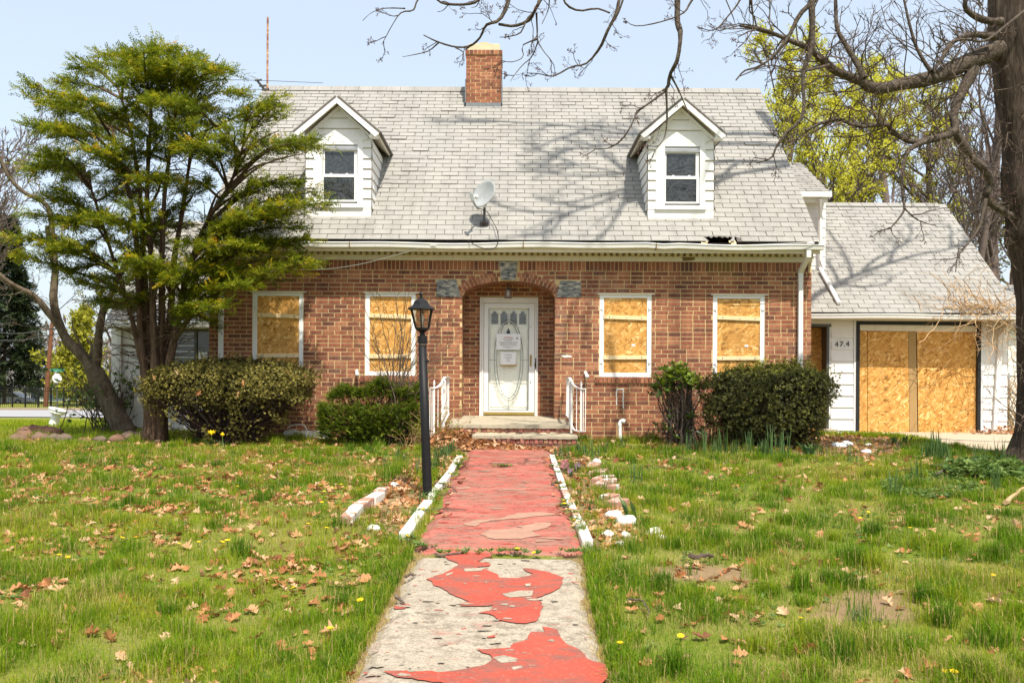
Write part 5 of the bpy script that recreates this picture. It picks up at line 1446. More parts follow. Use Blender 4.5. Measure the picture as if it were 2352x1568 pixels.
for k in range(n):
    m2 = MB(); m2.tube([lo_[k], hi_[k]], .0085, 4); m2.build("lantern_rib", M['black_metal'], lamp)
    m2 = MB(); i_ = .94; c0, c1 = b + Vector((lean[0] * lz_(754), 0, lz_(754))), b + Vector((lean[0] * zB, 0, zB))
    q = [c0 + (lo_[k] - c0) * i_, c0 + (lo_[(k + 1) % n] - c0) * i_, c1 + (hi_[(k + 1) % n] - c1) * i_, c1 + (hi_[k] - c1) * i_]
    m2.add(q, [(0, 1, 2, 3)]); m2.build("glass_pane", M['glass_lamp'] if 'glass_lamp' in M else M.setdefault('glass_lamp', mat_glass("ribbed_lamp_glass", (.80, .74, .66), .25)), lamp)
m2 = MB()
for L in (hi_, lo_): m2.tube(L + L[:1], .008, 4, False)
m2.build("lantern_ring", M['black_metal'], lamp)
m2 = MB(); m2.lathe(b, [(.168, lz_(711)), (.162, lz_(708)), (.125, lz_(704.5)), (.098, lz_(699)), (.085, lz_(692.5)), (.058, lz_(688)), (.03, lz_(686.0)), (.028, lz_(684.5))], 6, lean); m2.build("lantern_roof", M['black_metal'], lamp, bevel=.003)
m2 = MB(); m2.smooth = True; m2.lathe(b, [(.024, lz_(685)), (.012, lz_(681)), (.012, lz_(679)), (.026, lz_(676.5)), (.018, lz_(674)), (.014, lz_(671)), (.004, lz_(669))], 12, lean); m2.build("finial", M['black_metal'], lamp)
m2 = MB(); m2.smooth = True; m2.lathe(b, [(.012, lz_(754)), (.012, lz_(742)), (.024, lz_(733)), (.018, lz_(722)), (.004, lz_(718))], 12, lean); m2.build("bulb", M['paper'], lamp)
m2 = MB(); q = b + Vector((lean[0] * lz_(829), 0, lz_(829))); m2.tube([q + Vector((.04, -.01, 0)), q + Vector((.062, -.015, 0))], .014, 8); m2.build("set_screw", M['black_metal'], lamp)

# ------------------------------------------------------------------ satellite dish with its cable, antenna, pole, wires
ft = Vector(P(1112, 517, 16.6)); lo2, hi2 = EY, RY
for _ in range(40):
    mm_ = (lo2 + hi2) / 2
    if P(1112, 517, mm_).z > roof_z(mm_): lo2 = mm_
    else: hi2 = mm_
ft = P(1112, 517, lo2); ft.z = roof_z(lo2) + .01
dish = thing("satellite_dish", ft, "grey oval satellite dish on a bent mast low on the pale roof", "satellite dish")
tp_ = P(1113, 476, ft.y - .05)
m2 = MB(); m2.tube([ft, ft + Vector((0, -.02, .1)), tp_], .022, 10); m2.build("mast", M['dark_grey'], dish)
m2 = MB(); m2.obox(ft + Vector((0, -.005, .0)), (.075, 0, 0), SU * .06, SN * .012); m2.obox(ft + SN * .03, (.03, 0, 0), SU * .04, SN * .035); m2.build("mount_foot", M['bare_metal'], dish)
dc = P(1111, 445, ft.y - .16); dn = Vector((-.52, -.78, .34)).normalized()
ux = Vector((0, 0, 1)).cross(dn).normalized(); uy = dn.cross(ux); ang = R(-16); ux, uy = ux * math.cos(ang) + uy * math.sin(ang), uy * math.cos(ang) - ux * math.sin(ang)
m2 = MB(); m2.smooth = True; RA, RB_ = .225, .265; vs, fs = [dc - dn * .06], []; nr, na = 6, 36
for i in range(1, nr + 1):
    for k in range(na):
        a = 2 * math.pi * k / na; q = i / nr; vs.append(dc + ux * RA * q * math.cos(a) + uy * RB_ * q * math.sin(a) - dn * .06 * (1 - q * q))
fs += [(0, 1 + (k + 1) % na, 1 + k) for k in range(na)]
for i in range(nr - 1):
    for k in range(na): fs.append((1 + i * na + k, 1 + i * na + (k + 1) % na, 1 + (i + 1) * na + (k + 1) % na, 1 + (i + 1) * na + k))
m2.add(vs, fs); o = m2.build("reflector", M['dish'], dish); sm = o.modifiers.new("solid", 'SOLIDIFY'); sm.thickness = .012
m2 = MB(); m2.obox((tp_ + dc - dn * .07) / 2, (.03, 0, 0), (0, .05, 0), Vector(dc - dn * .09 - tp_) / 2 * .7); m2.build("bracket", M['dark_grey'], dish)
arm0, arm1 = dc - uy * (RB_ + .01) + dn * .01, P(1086, 461, ft.y - .52)
m2 = MB(); m2.tube([arm0 - dn * .06, arm0, arm1], .017, 4); m2.build("feed_arm", M['dish'], dish)
m2 = MB(); m2.obox(arm1 + Vector((-.012, .0, .06)), (.028, -.012, 0), (.0, .035, .01), (-.012, 0, .07)); m2.build("feed_box", M['dish'], dish, bevel=.008)
m2 = MB(); q = arm1 + Vector((.04, .06, .085)); m2.tube([q + Vector((-.02, -.03, .0)), q + Vector((.02, .03, -.005))], [.03, .036], 14); m2.build("feed_horn", M['white_clean'], dish)
m2 = MB(); cp = [arm0, P(1118, 486, ft.y - .1), P(1130, 506, 16.55), P(1140, 524, 16.3), P(1144.5, 545, 16.08), P(1143, 560, 16.06), P(1135, 570, 16.07), P(1119, 572, 16.07), P(1100, 567, 16.07), P(1085, 559, 16.08), P(1076, 553.5, 16.12)]
m2.tube([tuple(q) for q in spline([tuple(q) for q in cp], 40)], .0065, 6); m2.build("cable", M['black_metal'], dish)
def cable(name, pts, r, mat, label, cat="cable", K=40):
    m2 = MB(); m2.tube([tuple(q) for q in spline([tuple(q) for q in pts], K)], r, 5)
    o = m2.build(name, mat, None, org=tuple(pts[0])); return put(o, label, cat)
cable("service_cable", [P(1008, 560, 16.1), P(962, 571, 16.2), (P(900, 588, 16.3)), P(830, 606, 16.45), P(762, 616.5, 16.5), P(700, 619, 16.5), P(640, 616, 16.5), P(600, 609, 16.3)], .008, M['pvc'], "white cable sagging from the gutter across the red brick wall")
cable("loose_wire", [P(1712, 563, 16.09), P(1790, 560, 16.08), P(1850, 557, 16.09), P(1878, 553, 16.1), P(1880, 556, 16.1)], .005, M['pvc'], "thin white wire lying along the gutter near the torn roof hole")
m2 = MB(); q0 = P(614, 207, 20.1); q1 = P(615, 40, 20.1); m2.tube([q0 - Vector((0, 0, .6)), q1], .021, 8); o = m2.build("antenna_pole", M['rust'], None, org=q0); put(o, "tall rusted steel pole standing at the gable end of the roof ridge", "pole")
ant = thing("power_mast", P(609, 209, 19.7), "short dark bracket with insulators holding wires at the roof gable", "bracket")
m2 = MB(); a, b = P(592, 187, 19.3), P(609, 208, 19.8); m2.tube([a, b], .025, 6); m2.build("arm", M['dark_grey'], ant)
for q in (a, a + (b - a) * .62, b):
    m2 = MB(); m2.tube([q + Vector((-.06, 0, .02)), q + Vector((.08, 0, .03))], .022, 8); m2.build("insulator", M['dark_grey'], ant)
cable("overhead_wire", [P(742, 191, 22), P(592, 185, 19.3), P(500, 184, 18), P(300, 186, 17.5)], .006, M['dark_grey'], "thin upper power wire running from the gable bracket over the roof")
cable("overhead_wire", [P(612, 206, 19.4), P(560, 206, 18.8), P(480, 208, 18)], .006, M['dark_grey'], "thin lower power wire reaching the gable bracket from behind the yew")
cable("overhead_wire", [P(-60, 335, 24), P(130, 365, 22), P(330, 400, 20), P(500, 430, 19)], .010, M['black_metal'], "thick black wire slanting through the yew crown")
cable("overhead_wire", [P(-60, 507, 30), P(110, 508, 30), P(300, 506, 30)], .008, M['black_metal'], "level black wire among the bare branches beside the yew")
cable("overhead_wire", [P(-60, 758, 70), P(40, 766, 76), P(110, 757, 80), P(240, 745, 95)], .03, M['dark_grey'], "upper street wire hung on the leaning utility pole")
cable("overhead_wire", [P(-60, 778, 70), P(40, 782, 76), P(110, 772, 80), P(240, 764, 95)], .03, M['dark_grey'], "lower street wire hung on the leaning utility pole")

# ------------------------------------------------------------------ small things on and by the house
def notice(pts, title, lines, label, card=None, seal=False):
    (x0, x1, y0_, y1_) = pts; yy = YB - .0135
    xa, xb, z0, z1 = bx(x0), bx(x1), bz(y1_), bz(y0_)
    t = thing("paper_notice", ((xa + xb) / 2, yy, z0), label, "notice")
    m2 = MB(); m2.add([(xa, yy - .002, z0), (xb, yy - .004, z0 + .003), (xb + .002, yy, z1 - .002), (xa + .002, yy, z1), ((xa + xb) / 2, yy - .006, (z0 + z1) / 2)], [(0, 1, 4), (1, 2, 4), (2, 3, 4), (3, 0, 4)]); m2.build("sheet", M['paper'], t)
    yt = yy - .0075; w = xb - xa; h = z1 - z0
    text_mesh("heading", title, h * .115, M['red_ink'] if seal else M['ink'], ((xa + xb) / 2, yt, z1 - h * .27), t, 0, .0004)
    m2 = MB(); rr = random.Random(len(lines))
    for frac, wd in lines:
        u = -wd / 2
        while u < wd / 2:
            e = rr.uniform(.02, .07); m2.box(((xa + xb) / 2 + u * w, yt, z1 - h * frac), ((xa + xb) / 2 + min(u + e, wd / 2) * w, yt + .0006, z1 - h * frac + h * .022)); u += e + .014
    m2.build("print", M['ink'], t)
    if seal:
        m2 = MB(); cx, cz = xa + w * .86, z1 - h * .29; m2.tube([(cx + .018 * math.cos(q), yt, cz + .018 * math.sin(q)) for q in np.linspace(0, 2 * math.pi, 17)], .0025, 4, False); m2.box((cx - .006, yt, cz - .004), (cx + .006, yt + .0006, cz + .008)); m2.build("seal", M['ink'], t)
    if card:
        m2 = MB(); m2.box((xa - .003, yy + .001, z0 - .026), (xb + .010, yy + .005, z0 + .05)); m2.build("cardboard_backing", M['card'], t)
    return t
notice((1140, 1195.3, 766.5, 803), "WARNING", [(.34, .5), (.40, .34), (.46, .26), (.54, .78), (.60, .68), (.67, .62), (.73, .70), (.83, .45), (.88, .22)], "larger white paper notice with a red heading taped on the storm door", None, True)
notice((1149.5, 1185.3, 808, 837.5), "WARNING", [(.42, .46), (.50, .44), (.58, .18), (.66, .22), (.74, .28)], "smaller white paper notice on cardboard taped below the other one", True)
pl_y = 16.95; pc = P(1167, 672, pl_y)
plt = thing("porch_light", pc, "small square glass lantern hanging under the entry arch above the door", "light")
m2 = MB(); zc_ = AZS + AB - .002; m2.tube([(pc.x, pl_y, zc_), (pc.x, pl_y, pc.z + .07)], .012, 8); m2.lathe((pc.x, pl_y, pc.z + .05), [(.075, 0), (.05, .02), (.015, .03)], 4); m2.build("hanger", M['bare_metal'], plt)
for dx, dy in ((-1, -1), (1, -1), (1, 1), (-1, 1)):
    m2 = MB(); m2.tube([(pc.x + dx * .05, pl_y + dy * .05, pc.z + .05), (pc.x + dx * .055, pl_y + dy * .055, pc.z - .09)], .005, 4); m2.build("corner_bar", M['bare_metal'], plt)
m2 = MB(); q = .053; m2.add([(pc.x - q, pl_y - q, pc.z - .085), (pc.x + q, pl_y - q, pc.z - .085), (pc.x + q, pl_y - q, pc.z + .05), (pc.x - q, pl_y - q, pc.z + .05)], [(0, 1, 2, 3)]); m2.add([(pc.x - q, pl_y + q, pc.z - .085), (pc.x + q, pl_y + q, pc.z - .085), (pc.x + q, pl_y + q, pc.z + .05), (pc.x - q, pl_y + q, pc.z + .05)], [(0, 1, 2, 3)]); m2.build("glass_pane", M['glass_lamp'], plt)
m2 = MB(); m2.box((pc.x - .065, pl_y - .065, pc.z - .098), (pc.x + .065, pl_y + .065, pc.z - .086)); m2.build("bottom_frame", M['bare_metal'], plt)
m2 = MB(); m2.smooth = True; m2.lathe((pc.x, pl_y, pc.z - .07), [(.01, .11), (.012, .09), (.026, .04), (.02, .005), (.004, 0)], 12); m2.build("bulb", M['paper'], plt)
for px, py, s_, lb in ((819, 858, -1, "small white floodlight on the brick wall by the bare shrub"), (1345, 862, 1, "small white floodlight on the brick wall above the iron railing")):
    q = P(px, py, YF - .03)
    fl = thing("floodlight", q, lb, "floodlight", "floodlights on the brick wall")
    m2 = MB(); m2.tube([q + Vector((0, .03, .05)), q + Vector((0, .0, .045))], .03, 12); m2.build("base", M['white'], fl)
    m2 = MB(); m2.smooth = True; m2.tube([q + Vector((0, 0, .045)), q + Vector((.01, -.03, .02)), q + Vector((.02, -.06, -.01)), q + Vector((.025, -.09, -.03))], [.014, .022, .036, .030], 12); m2.build("lamp_head", M['pvc'], fl)
q = P(1424, 1003, 16.35); m2 = MB(); m2.smooth = True
pp = [P(1424.5, 1030, 16.38), P(1424, 985, 16.38), P(1423.5, 974, 16.38), P(1425, 968.5, 16.38), P(1429, 966, 16.37), P(1433, 967.5, 16.36)]
pp = [tuple(v) for v in pp]; m2.tube([tuple(v) for v in spline(pp, 20)], .030, 14)
vent = m2.build("vent_pipe", M['pvc'], None, org=pp[0]); put(vent, "white plastic vent pipe with an elbow standing by the brick wall", "pipe")
m2 = MB(); m2.tube([Vector(pp[2]) - Vector((0, 0, .03)), Vector(pp[2]) + Vector((0, 0, .02))], .036, 14); m2.tube([Vector(pp[4]), Vector(pp[5]) + Vector((.02, -.005, -.005))], .037, 14); m2.build("elbow_collar", M['pvc'], vent)
# peeled paint mark where an old pipe ran on the wall
m2 = MB()
for a, b_ in (((1416, 893), (1416, 930)), ((1431, 893), (1432, 938)), ((1416, 894), (1431, 893))):
    p0, p1 = P(*a, YF - .006), P(*b_, YF - .006); d = (p1 - p0); s_ = Vector((d.z, 0, -d.x)).normalized() * .012
    n_ = 8; L_ = [p0 + d * i / n_ + s_ * rng.uniform(.3, 1.2) for i in range(n_ + 1)] + [p0 + d * i / n_ - s_ * rng.uniform(.3, 1.2) for i in range(n_, -1, -1)]
    m2.add(L_, [tuple(range(len(L_)))])
m2.build("paint_mark", M['white_peel'], house)
m2 = MB(); m2.prism([P(1287, 816, YF - .004), P(1303, 815, YF - .004), P(1314, 817, YF - .004), P(1312, 820, YF - .004), P(1296, 821, YF - .004)], (0, .002, 0)); m2.build("paint_smear", M['white_peel'], house)
# hose / white conduit at the left corner
cable("white_hose", [P(660, 982, 16.4), P(674, 976, 16.4), P(690, 975, 16.38), P(701, 979, 16.36), P(705, 992, 16.35), P(703, 1006, 16.3)], .012, M['pvc'], "short white hose looping against the foundation under the first boarded window")

# edging of the walk: white painted stones and bricks
def gz3(px, py): return Vector(ground_at(px, py))
def edging(a, b, name, mat, label, group, w=.075, h=.085, sink=.02, gap=.006, tilt=.12, h2=None):
    a, b = gz3(*a), gz3(*b); d = b - a; L = d.length; d.normalize(); s_ = Vector((-d.y, d.x, 0)).normalized()
    c = (a + b) / 2; m2 = MB(); u = Vector((0, 0, 1))
    vs = []
    for t in (-.5, -.2, .15, .5):
        for sx_, sz in ((-1, 0), (1, 0), (1, 1), (-1, 1)):
            vs.append(c + d * t * (L - gap) + s_ * sx_ * w * .5 * rng.uniform(.94, 1.05) + u * ((h if sz else -sink - .05) + rng.uniform(-.004, .004)))
    m2.add(vs, [(i * 4 + k, i * 4 + (k + 1) % 4, i * 4 + 4 + (k + 1) % 4, i * 4 + 4 + k) for i in range(3) for k in range(4)] + [(3, 2, 1, 0), (12, 13, 14, 15)])
    o = m2.build(name, M[mat], None, org=c, bevel=.010); return put(o, label, "edging stone", group)
LP = [(929, 1238), (972, 1176), (983, 1160), (989, 1152), (998, 1135), (1017, 1114), (1035, 1090), (1041, 1078), (1049, 1066), (1056, 1055)]
ORD = ['first', 'second', 'third', 'fourth', 'fifth', 'sixth', 'seventh', 'eighth', 'ninth', 'tenth', 'eleventh', 'twelfth', 'thirteenth']
for i in range(len(LP) - 1):
    if i == 2: continue
    edging(LP[i], LP[i + 1], "edging_stone", 'white_stone', "long white slab at the near end of the walk edging by the lamp post" if i == 0 else ORD[len(LP) - 2 - i] + " white edging stone from the steps on the lamp post side of the walk", "white edging stones on the lamp post side of the walk", w=.105 if i < 2 else .085, h=.06)
RP = [(1350, 1256), (1331, 1209), (1325, 1196), (1316, 1178), (1308, 1161), (1303, 1151), (1296, 1134), (1291, 1118), (1284, 1098), (1278, 1082), (1271, 1062), (1268, 1052)]
for i in range(len(RP) - 1):
    edging(RP[i], RP[i + 1], "edging_stone", 'edging_brick' if i in (2, 5) else 'white_stone', "long white slab at the near end of the walk edging by the hyacinth bed" if i == 0 else ORD[len(RP) - 2 - i] + " white edging stone from the steps on the hyacinth side of the walk", "white edging stones on the hyacinth side of the walk", w=.10 if i == 0 else .075, h=.06)
OL = [((795, 1207), (805, 1198)), ((803, 1200), (816, 1187)), ((812, 1188), (822, 1180)), ((820, 1181), (838, 1168)), ((834, 1170), (852, 1160)), ((850, 1163), (872, 1149)), ((868, 1147), (880, 1138))]
for i, (a, b_) in enumerate(OL): edging(a, b_, "border_brick", 'white_stone' if i in (1, 2, 5) else 'edging_brick', ORD[len(OL) - 1 - i] + " tilted white painted brick from the house end bordering the lamp post bed", "bricks bordering the bed on the lamp post side", w=.12, h=.10)
OR = [((1358, 1082), (1368, 1072)), ((1366, 1096), (1386, 1086)), ((1372, 1112), (1398, 1102)), ((1378, 1122), (1404, 1110)), ((1396, 1129), (1410, 1124)), ((1388, 1152), (1412, 1146)), ((1402, 1166), (1430, 1158))]
for i, (a, b_) in enumerate(OR): edging(a, b_, "border_brick", 'edging_brick', ORD[i] + " half painted old brick from the house end bordering the hyacinth bed", "bricks bordering the hyacinth bed", w=.16, h=.07)
def rock(px, py, r, mat, name, label, cat, group, sz=.7, seed=0):
    c = gz3(px, py); m2 = MB(); m2.smooth = True
    rr = np.random.default_rng(int(px * 7 + py)); vs, fs = [], []; n, m_ = 10, 6; ph = rr.uniform(0, 6, 6)
    for i in range(m_ + 1):
        th = math.pi * i / m_
        for k in range(n):
            a = 2 * math.pi * k / n; q = r * (1 + .16 * math.sin(2 * a + ph[0]) + .12 * math.sin(3 * a + ph[1] + th * 2) + .08 * math.sin(5 * a + ph[2] - th * 3))
            vs.append(c + Vector((q * math.sin(th) * math.cos(a) * 1.15, q * math.sin(th) * math.sin(a), q * sz * math.cos(th) + r * sz * .45)))
    for i in range(m_):
        for k in range(n): fs.append((i * n + k, (i + 1) * n + k, (i + 1) * n + (k + 1) % n, i * n + (k + 1) % n))
    m2.add(vs, fs); o = m2.build(name, M[mat], None, org=c); return put(o, label, cat, group)
for (px, py, r), lb in zip(((1440, 1205, .085), (1412, 1192, .08), (1396, 1232, .055), (1436, 1232, .045), (1425, 1252, .035), (1503, 1230, .075), (1522, 1238, .04), (1370, 1063, .06), (912, 1108, .045), (905, 1118, .05), (858, 1218, .05)), ("largest whitewashed rock beside the pair of pale tulip leaves", "whitewashed rock just behind the largest one at the hyacinth bed", "flat whitewashed rock among leaves at the near end of the hyacinth bed",
    "small whitewashed rock in front of the largest one", "tiny whitewashed chip in the grass nearest the walk", "whitewashed rock alone in the lawn past the hyacinth bed", "small chip beside the rock lying alone in the lawn", "whitewashed rock behind the pink hyacinths", "whitewashed rock farthest back by the lamp post bed", "whitewashed rock in the leaves just before the farthest one", "low pale rock in the leaves near the tilted bricks")):
    rock(px, py, r, 'white_stone', "white_rock", lb, "rock", "whitewashed rocks around the flower beds")
for i, (px, py, r) in enumerate(((40, 1014, .13), (55, 1006, .15), (72, 1002, .20), (92, 1012, .15), (110, 1002, .19), (126, 1012, .13), (148, 1015, .15), (190, 1018, .09), (230, 1014, .10), (268, 1014, .13), (306, 1012, .17))):
    rock(px, py, r, 'rock', "field_stone", ORD[i] + " brown field stone from the street end of the heap before the pedestal" if i < 7 else ORD[i - 7] + " low stone in the row leading to the yew trunk", "stone", "field stones heaped on the lawn", .62)
# tilted white pedestal
c = gz3(126, 982); c = Vector((P(122, 980, 21).x, 21, float(G(21)))); t = Vector((.28, 0, 1)).normalized()
ped = thing("pedestal", c, "white garden pedestal leaning over on the lawn by the street", "pedestal")
def tilt_lathe(prof, name):
    m2 = MB(); m2.smooth = True; sx_ = Vector((t.z, 0, -t.x)); n = 18; vs = []
    for r_, h in prof:
        for k in range(n): a = 2 * math.pi * k / n; vs.append(c + t * h + sx_ * r_ * math.cos(a) + Vector((0, 1, 0)) * r_ * math.sin(a))
    m2.add(vs, [(i * n + k, i * n + (k + 1) % n, (i + 1) * n + (k + 1) % n, (i + 1) * n + k) for i in range(len(prof) - 1) for k in range(n)] + [tuple((len(prof) - 1) * n + k for k in range(n))]); m2.build(name, M['white'], ped)
tilt_lathe([(.12, -.1), (.10, .1), (.09, .2), (.10, .27)], "shaft"); tilt_lathe([(.10, .27), (.16, .30), (.185, .31), (.185, .345), (.165, .35), (.17, .36), (.195, .365), (.195, .40), (.05, .405)], "top")

# ------------------------------------------------------------------ across the street
fence = thing("iron_fence", (P(60, 940, 80).x, 80, float(G(80))), "black iron picket fence along the far side of the street", "fence")
fy0 = 79.0
zt_f, zb_f = P(80, 889, fy0).z, P(80, 940, fy0).z
for k in range(15):
    X = P(-90 + 29.5 * k, 900, fy0).x; m2 = MB(); m2.box((X - .05, fy0, zb_f - .3), (X + .05, fy0 + .1, zt_f)); m2.build("post", M['black_metal'], fence)
m2 = MB(); xa, xb = P(-90, 900, fy0).x, P(330, 900, fy0).x
for z in (zt_f - .05, zt_f - .3, zb_f + .12): m2.box((xa, fy0 + .03, z), (xb, fy0 + .07, z + .05))
m2.build("rail", M['black_metal'], fence)
m2 = MB(); x = xa
while x < xb: m2.box((x, fy0 + .04, zb_f), (x + .022, fy0 + .06, zt_f)); x += .17
put(m2.build("pickets", M['black_metal'], fence), kind="stuff")
up = thing("utility_pole", (P(106, 938, 80).x, 80.5, float(G(80))), "brown wooden utility pole leaning slightly behind the stop sign", "utility pole")
m2 = MB(); m2.tube([P(104, 945, 80.5), P(118, 760, 80.5), P(121, 735, 80.5)], [.20, .16, .15], 10); m2.build("pole", simple("creosote_pole", (.17, .075, .04), .9, .1, 0, .3, 3), up)
m2 = MB(); m2.box((P(112, 757, 80.5).x, 80.4, P(112, 757, 80.5).z - .06), (P(126, 757, 80.5).x, 80.6, P(112, 757, 80.5).z + .06)); m2.build("crossarm", M['dark_grey'], up)
sg = thing("stop_sign", (P(131, 935, 78).x, 78, float(G(78))), "pale back of an eight sided street sign under a green name plate", "sign")
m2 = MB(); cx, cz = P(131, 868, 78).x, P(131, 868, 78).z; m2.prism([(cx + .40 * math.cos(R(22.5 + 45 * k)), 78, cz + .40 * math.sin(R(22.5 + 45 * k))) for k in range(8)], (0, .02, 0)); m2.build("plate", M['pvc'], sg)
m2 = MB(); m2.box((cx - .03, 78.03, cz - 2.6), (cx + .03, 78.08, cz + .75)); m2.build("post", M['dark_grey'], sg)
m2 = MB(); z_ = P(131, 850, 78).z; m2.box((P(115, 850, 78).x, 78, z_ - .12), (P(148, 850, 78).x, 78.02, z_ + .12)); m2.build("name_plate", simple("street_sign_green", (.05, .22, .14), .6, .3), sg)
hs = thing("far_house", (P(110, 940, 100).x, 104, float(G(100))), "low pale blue house beyond the iron fence across the street", "house")
m2 = MB(); HYd = 100; m2.box((P(72, 900, HYd).x, HYd, -1.4), (P(230, 900, HYd).x, HYd + 8, P(150, 895, HYd).z)); m2.build("wall", simple("pale_blue_siding", (.34, .42, .52), .8, .2, 0, .06, .6), hs)
m2 = MB(); zt2_ = P(150, 896, HYd).z; m2.prism([(P(66, 900, HYd).x, HYd - .6, zt2_), (P(236, 900, HYd).x, HYd - .6, zt2_), (P(230, 900, HYd).x, HYd + 4, zt2_ + 1.3), (P(72, 900, HYd).x, HYd + 4, zt2_ + 1.3)], (0, 0, .15)); m2.build("roof", simple("far_roof", (.36, .33, .31), .9, .1), hs)
for a, b_ in ((90, 100), (148, 160), (178, 200)):
    m2 = MB(); m2.box((P(a, 910, HYd).x, HYd - .05, P(100, 926, HYd).z), (P(b_, 910, HYd).x, HYd - .02, P(100, 908, HYd).z)); m2.build("window", M['pvc'], hs)
wh = thing("white_outbuilding", (P(60, 900, 112).x, 112, float(G(110))), "white walled building glimpsed under the dark spruce", "building")
m2 = MB(); m2.box((P(-60, 900, 112).x, 112, -1.4), (P(72, 900, 112).x, 118, P(40, 892, 112).z)); m2.build("wall", M['siding'], wh)
m2 = MB(); z_ = P(40, 892, 112).z; m2.prism([(P(-64, 900, 112).x, 111.5, z_), (P(120, 900, 112).x, 111.5, z_), (P(120, 900, 112).x, 116, z_ + 2), (P(-60, 900, 112).x, 116, z_ + 2)], (0, 0, .12)); m2.build("roof", bpy.data.materials["far_roof"], wh)
# parked car
CYd = 92.0; c0, c1 = P(-32, 920, CYd).x, P(60, 920, CYd).x; cz0 = P(20, 930, CYd).z; sc_ = (c1 - c0) / 4.5
car = thing("parked_car", ((c0 + c1) / 2, CYd, cz0), "white sedan parked beyond the iron fence", "car")
body = [(0, .32), (0.02, .62), (.25, .78), (.95, .88), (1.5, 1.34), (2.0, 1.43), (2.75, 1.42), (3.3, 1.22), (3.75, .92), (4.3, .82), (4.48, .6), (4.48, .32), (3.95, .26), (.55, .26)]
m2 = MB(); m2.prism([(c0 + x * sc_, CYd, cz0 + z * sc_) for x, z in body], (0, 1.75, 0)); m2.build("body", simple("white_car_paint", (.75, .75, .74), .25, .6, 0, .02), car, bevel=.06)
gl_ = [(1.08, .92), (1.56, 1.30), (2.0, 1.37), (2.7, 1.36), (3.2, 1.18), (3.6, .92)]
m2 = MB(); m2.prism([(c0 + x * sc_, CYd - .008, cz0 + z * sc_) for x, z in gl_], (0, .02, 0)); m2.build("side_window", M['glass_dark'], car)
for x in (.85, 3.6):
    m2 = MB(); m2.tube([(c0 + x * sc_, CYd - .03, cz0 + .32 * sc_), (c0 + x * sc_, CYd + .2, cz0 + .32 * sc_)], .33 * sc_, 18); wl = m2.build("wheel", M['black_metal'], car)
    m2 = MB(); m2.tube([(c0 + x * sc_, CYd - .04, cz0 + .32 * sc_), (c0 + x * sc_, CYd - .02, cz0 + .32 * sc_)], .2 * sc_, 14); m2.build("rim", M['steel'], wl)

# ------------------------------------------------------------------ behind the garage corner
cf = thing("chain_link_fence", (P(2345, 940, 21.5).x, 21.5, .55), "rusty chain link fence running away behind the garage corner", "fence")
fa, fb = P(2312, 865, 21.5), P(2600, 865, 21.5); zf0, zf1 = P(2330, 1000, 21.5).z, P(2330, 862, 21.5).z
for X in (fa.x + .05, fa.x + 2.4):
    m2 = MB(); m2.tube([(X, 21.5, zf0 - .2), (X, 21.5, zf1 + .05)], .03, 8); m2.build("post", M['steel'], cf)
m2 = MB(); m2.tube([(fa.x, 21.5, zf1), (fb.x, 21.5, zf1)], .022, 8); m2.build("top_rail", M['steel'], cf)
m2 = MB(); x = fa.x - 1.4
wire = simple("fence_wire", (.34, .25, .17), .7, .3, .3, .2)
while x < fb.x:
    for s_ in (1, -1):
        a = Vector((x if s_ > 0 else x + zf1 - zf0, 21.5, zf0)); b_ = Vector((x + zf1 - zf0 if s_ > 0 else x, 21.5 + .004 * s_, zf1)); m2.tube([a, b_], .0045, 3, False)
    x += .085
put(m2.build("wire_mesh", wire, cf), kind="stuff")
nb = thing("neighbour_shed", (P(2345, 830, 27).x, 28, .5), "white clapboard shed behind the dry vines at the garage corner", "shed")
m2 = MB(); m2.box((P(2316, 850, 27).x, 27, .3), (P(2900, 850, 27).x, 31, P(2330, 752, 27).z)); m2.build("wall", M['siding'], nb)
m2 = MB(); z_ = P(2330, 752, 27).z; m2.prism([(P(2306, 750, 27).x, 26.7, z_), (P(2900, 750, 27).x, 26.7, z_), (P(2900, 750, 27).x, 29, z_ + 1.3), (P(2306, 750, 27).x, 29, z_ + 1.3)], (0, 0, .1)); m2.build("roof", M['shingle'], nb)
for k in range(8):
    z = .6 + k * .3; m2 = MB(); m2.box((P(2316, 850, 27).x - .01, 26.985, z), (P(2900, 850, 27).x, 26.998, z + .285)); m2.build("clapboard", M['siding'], nb)
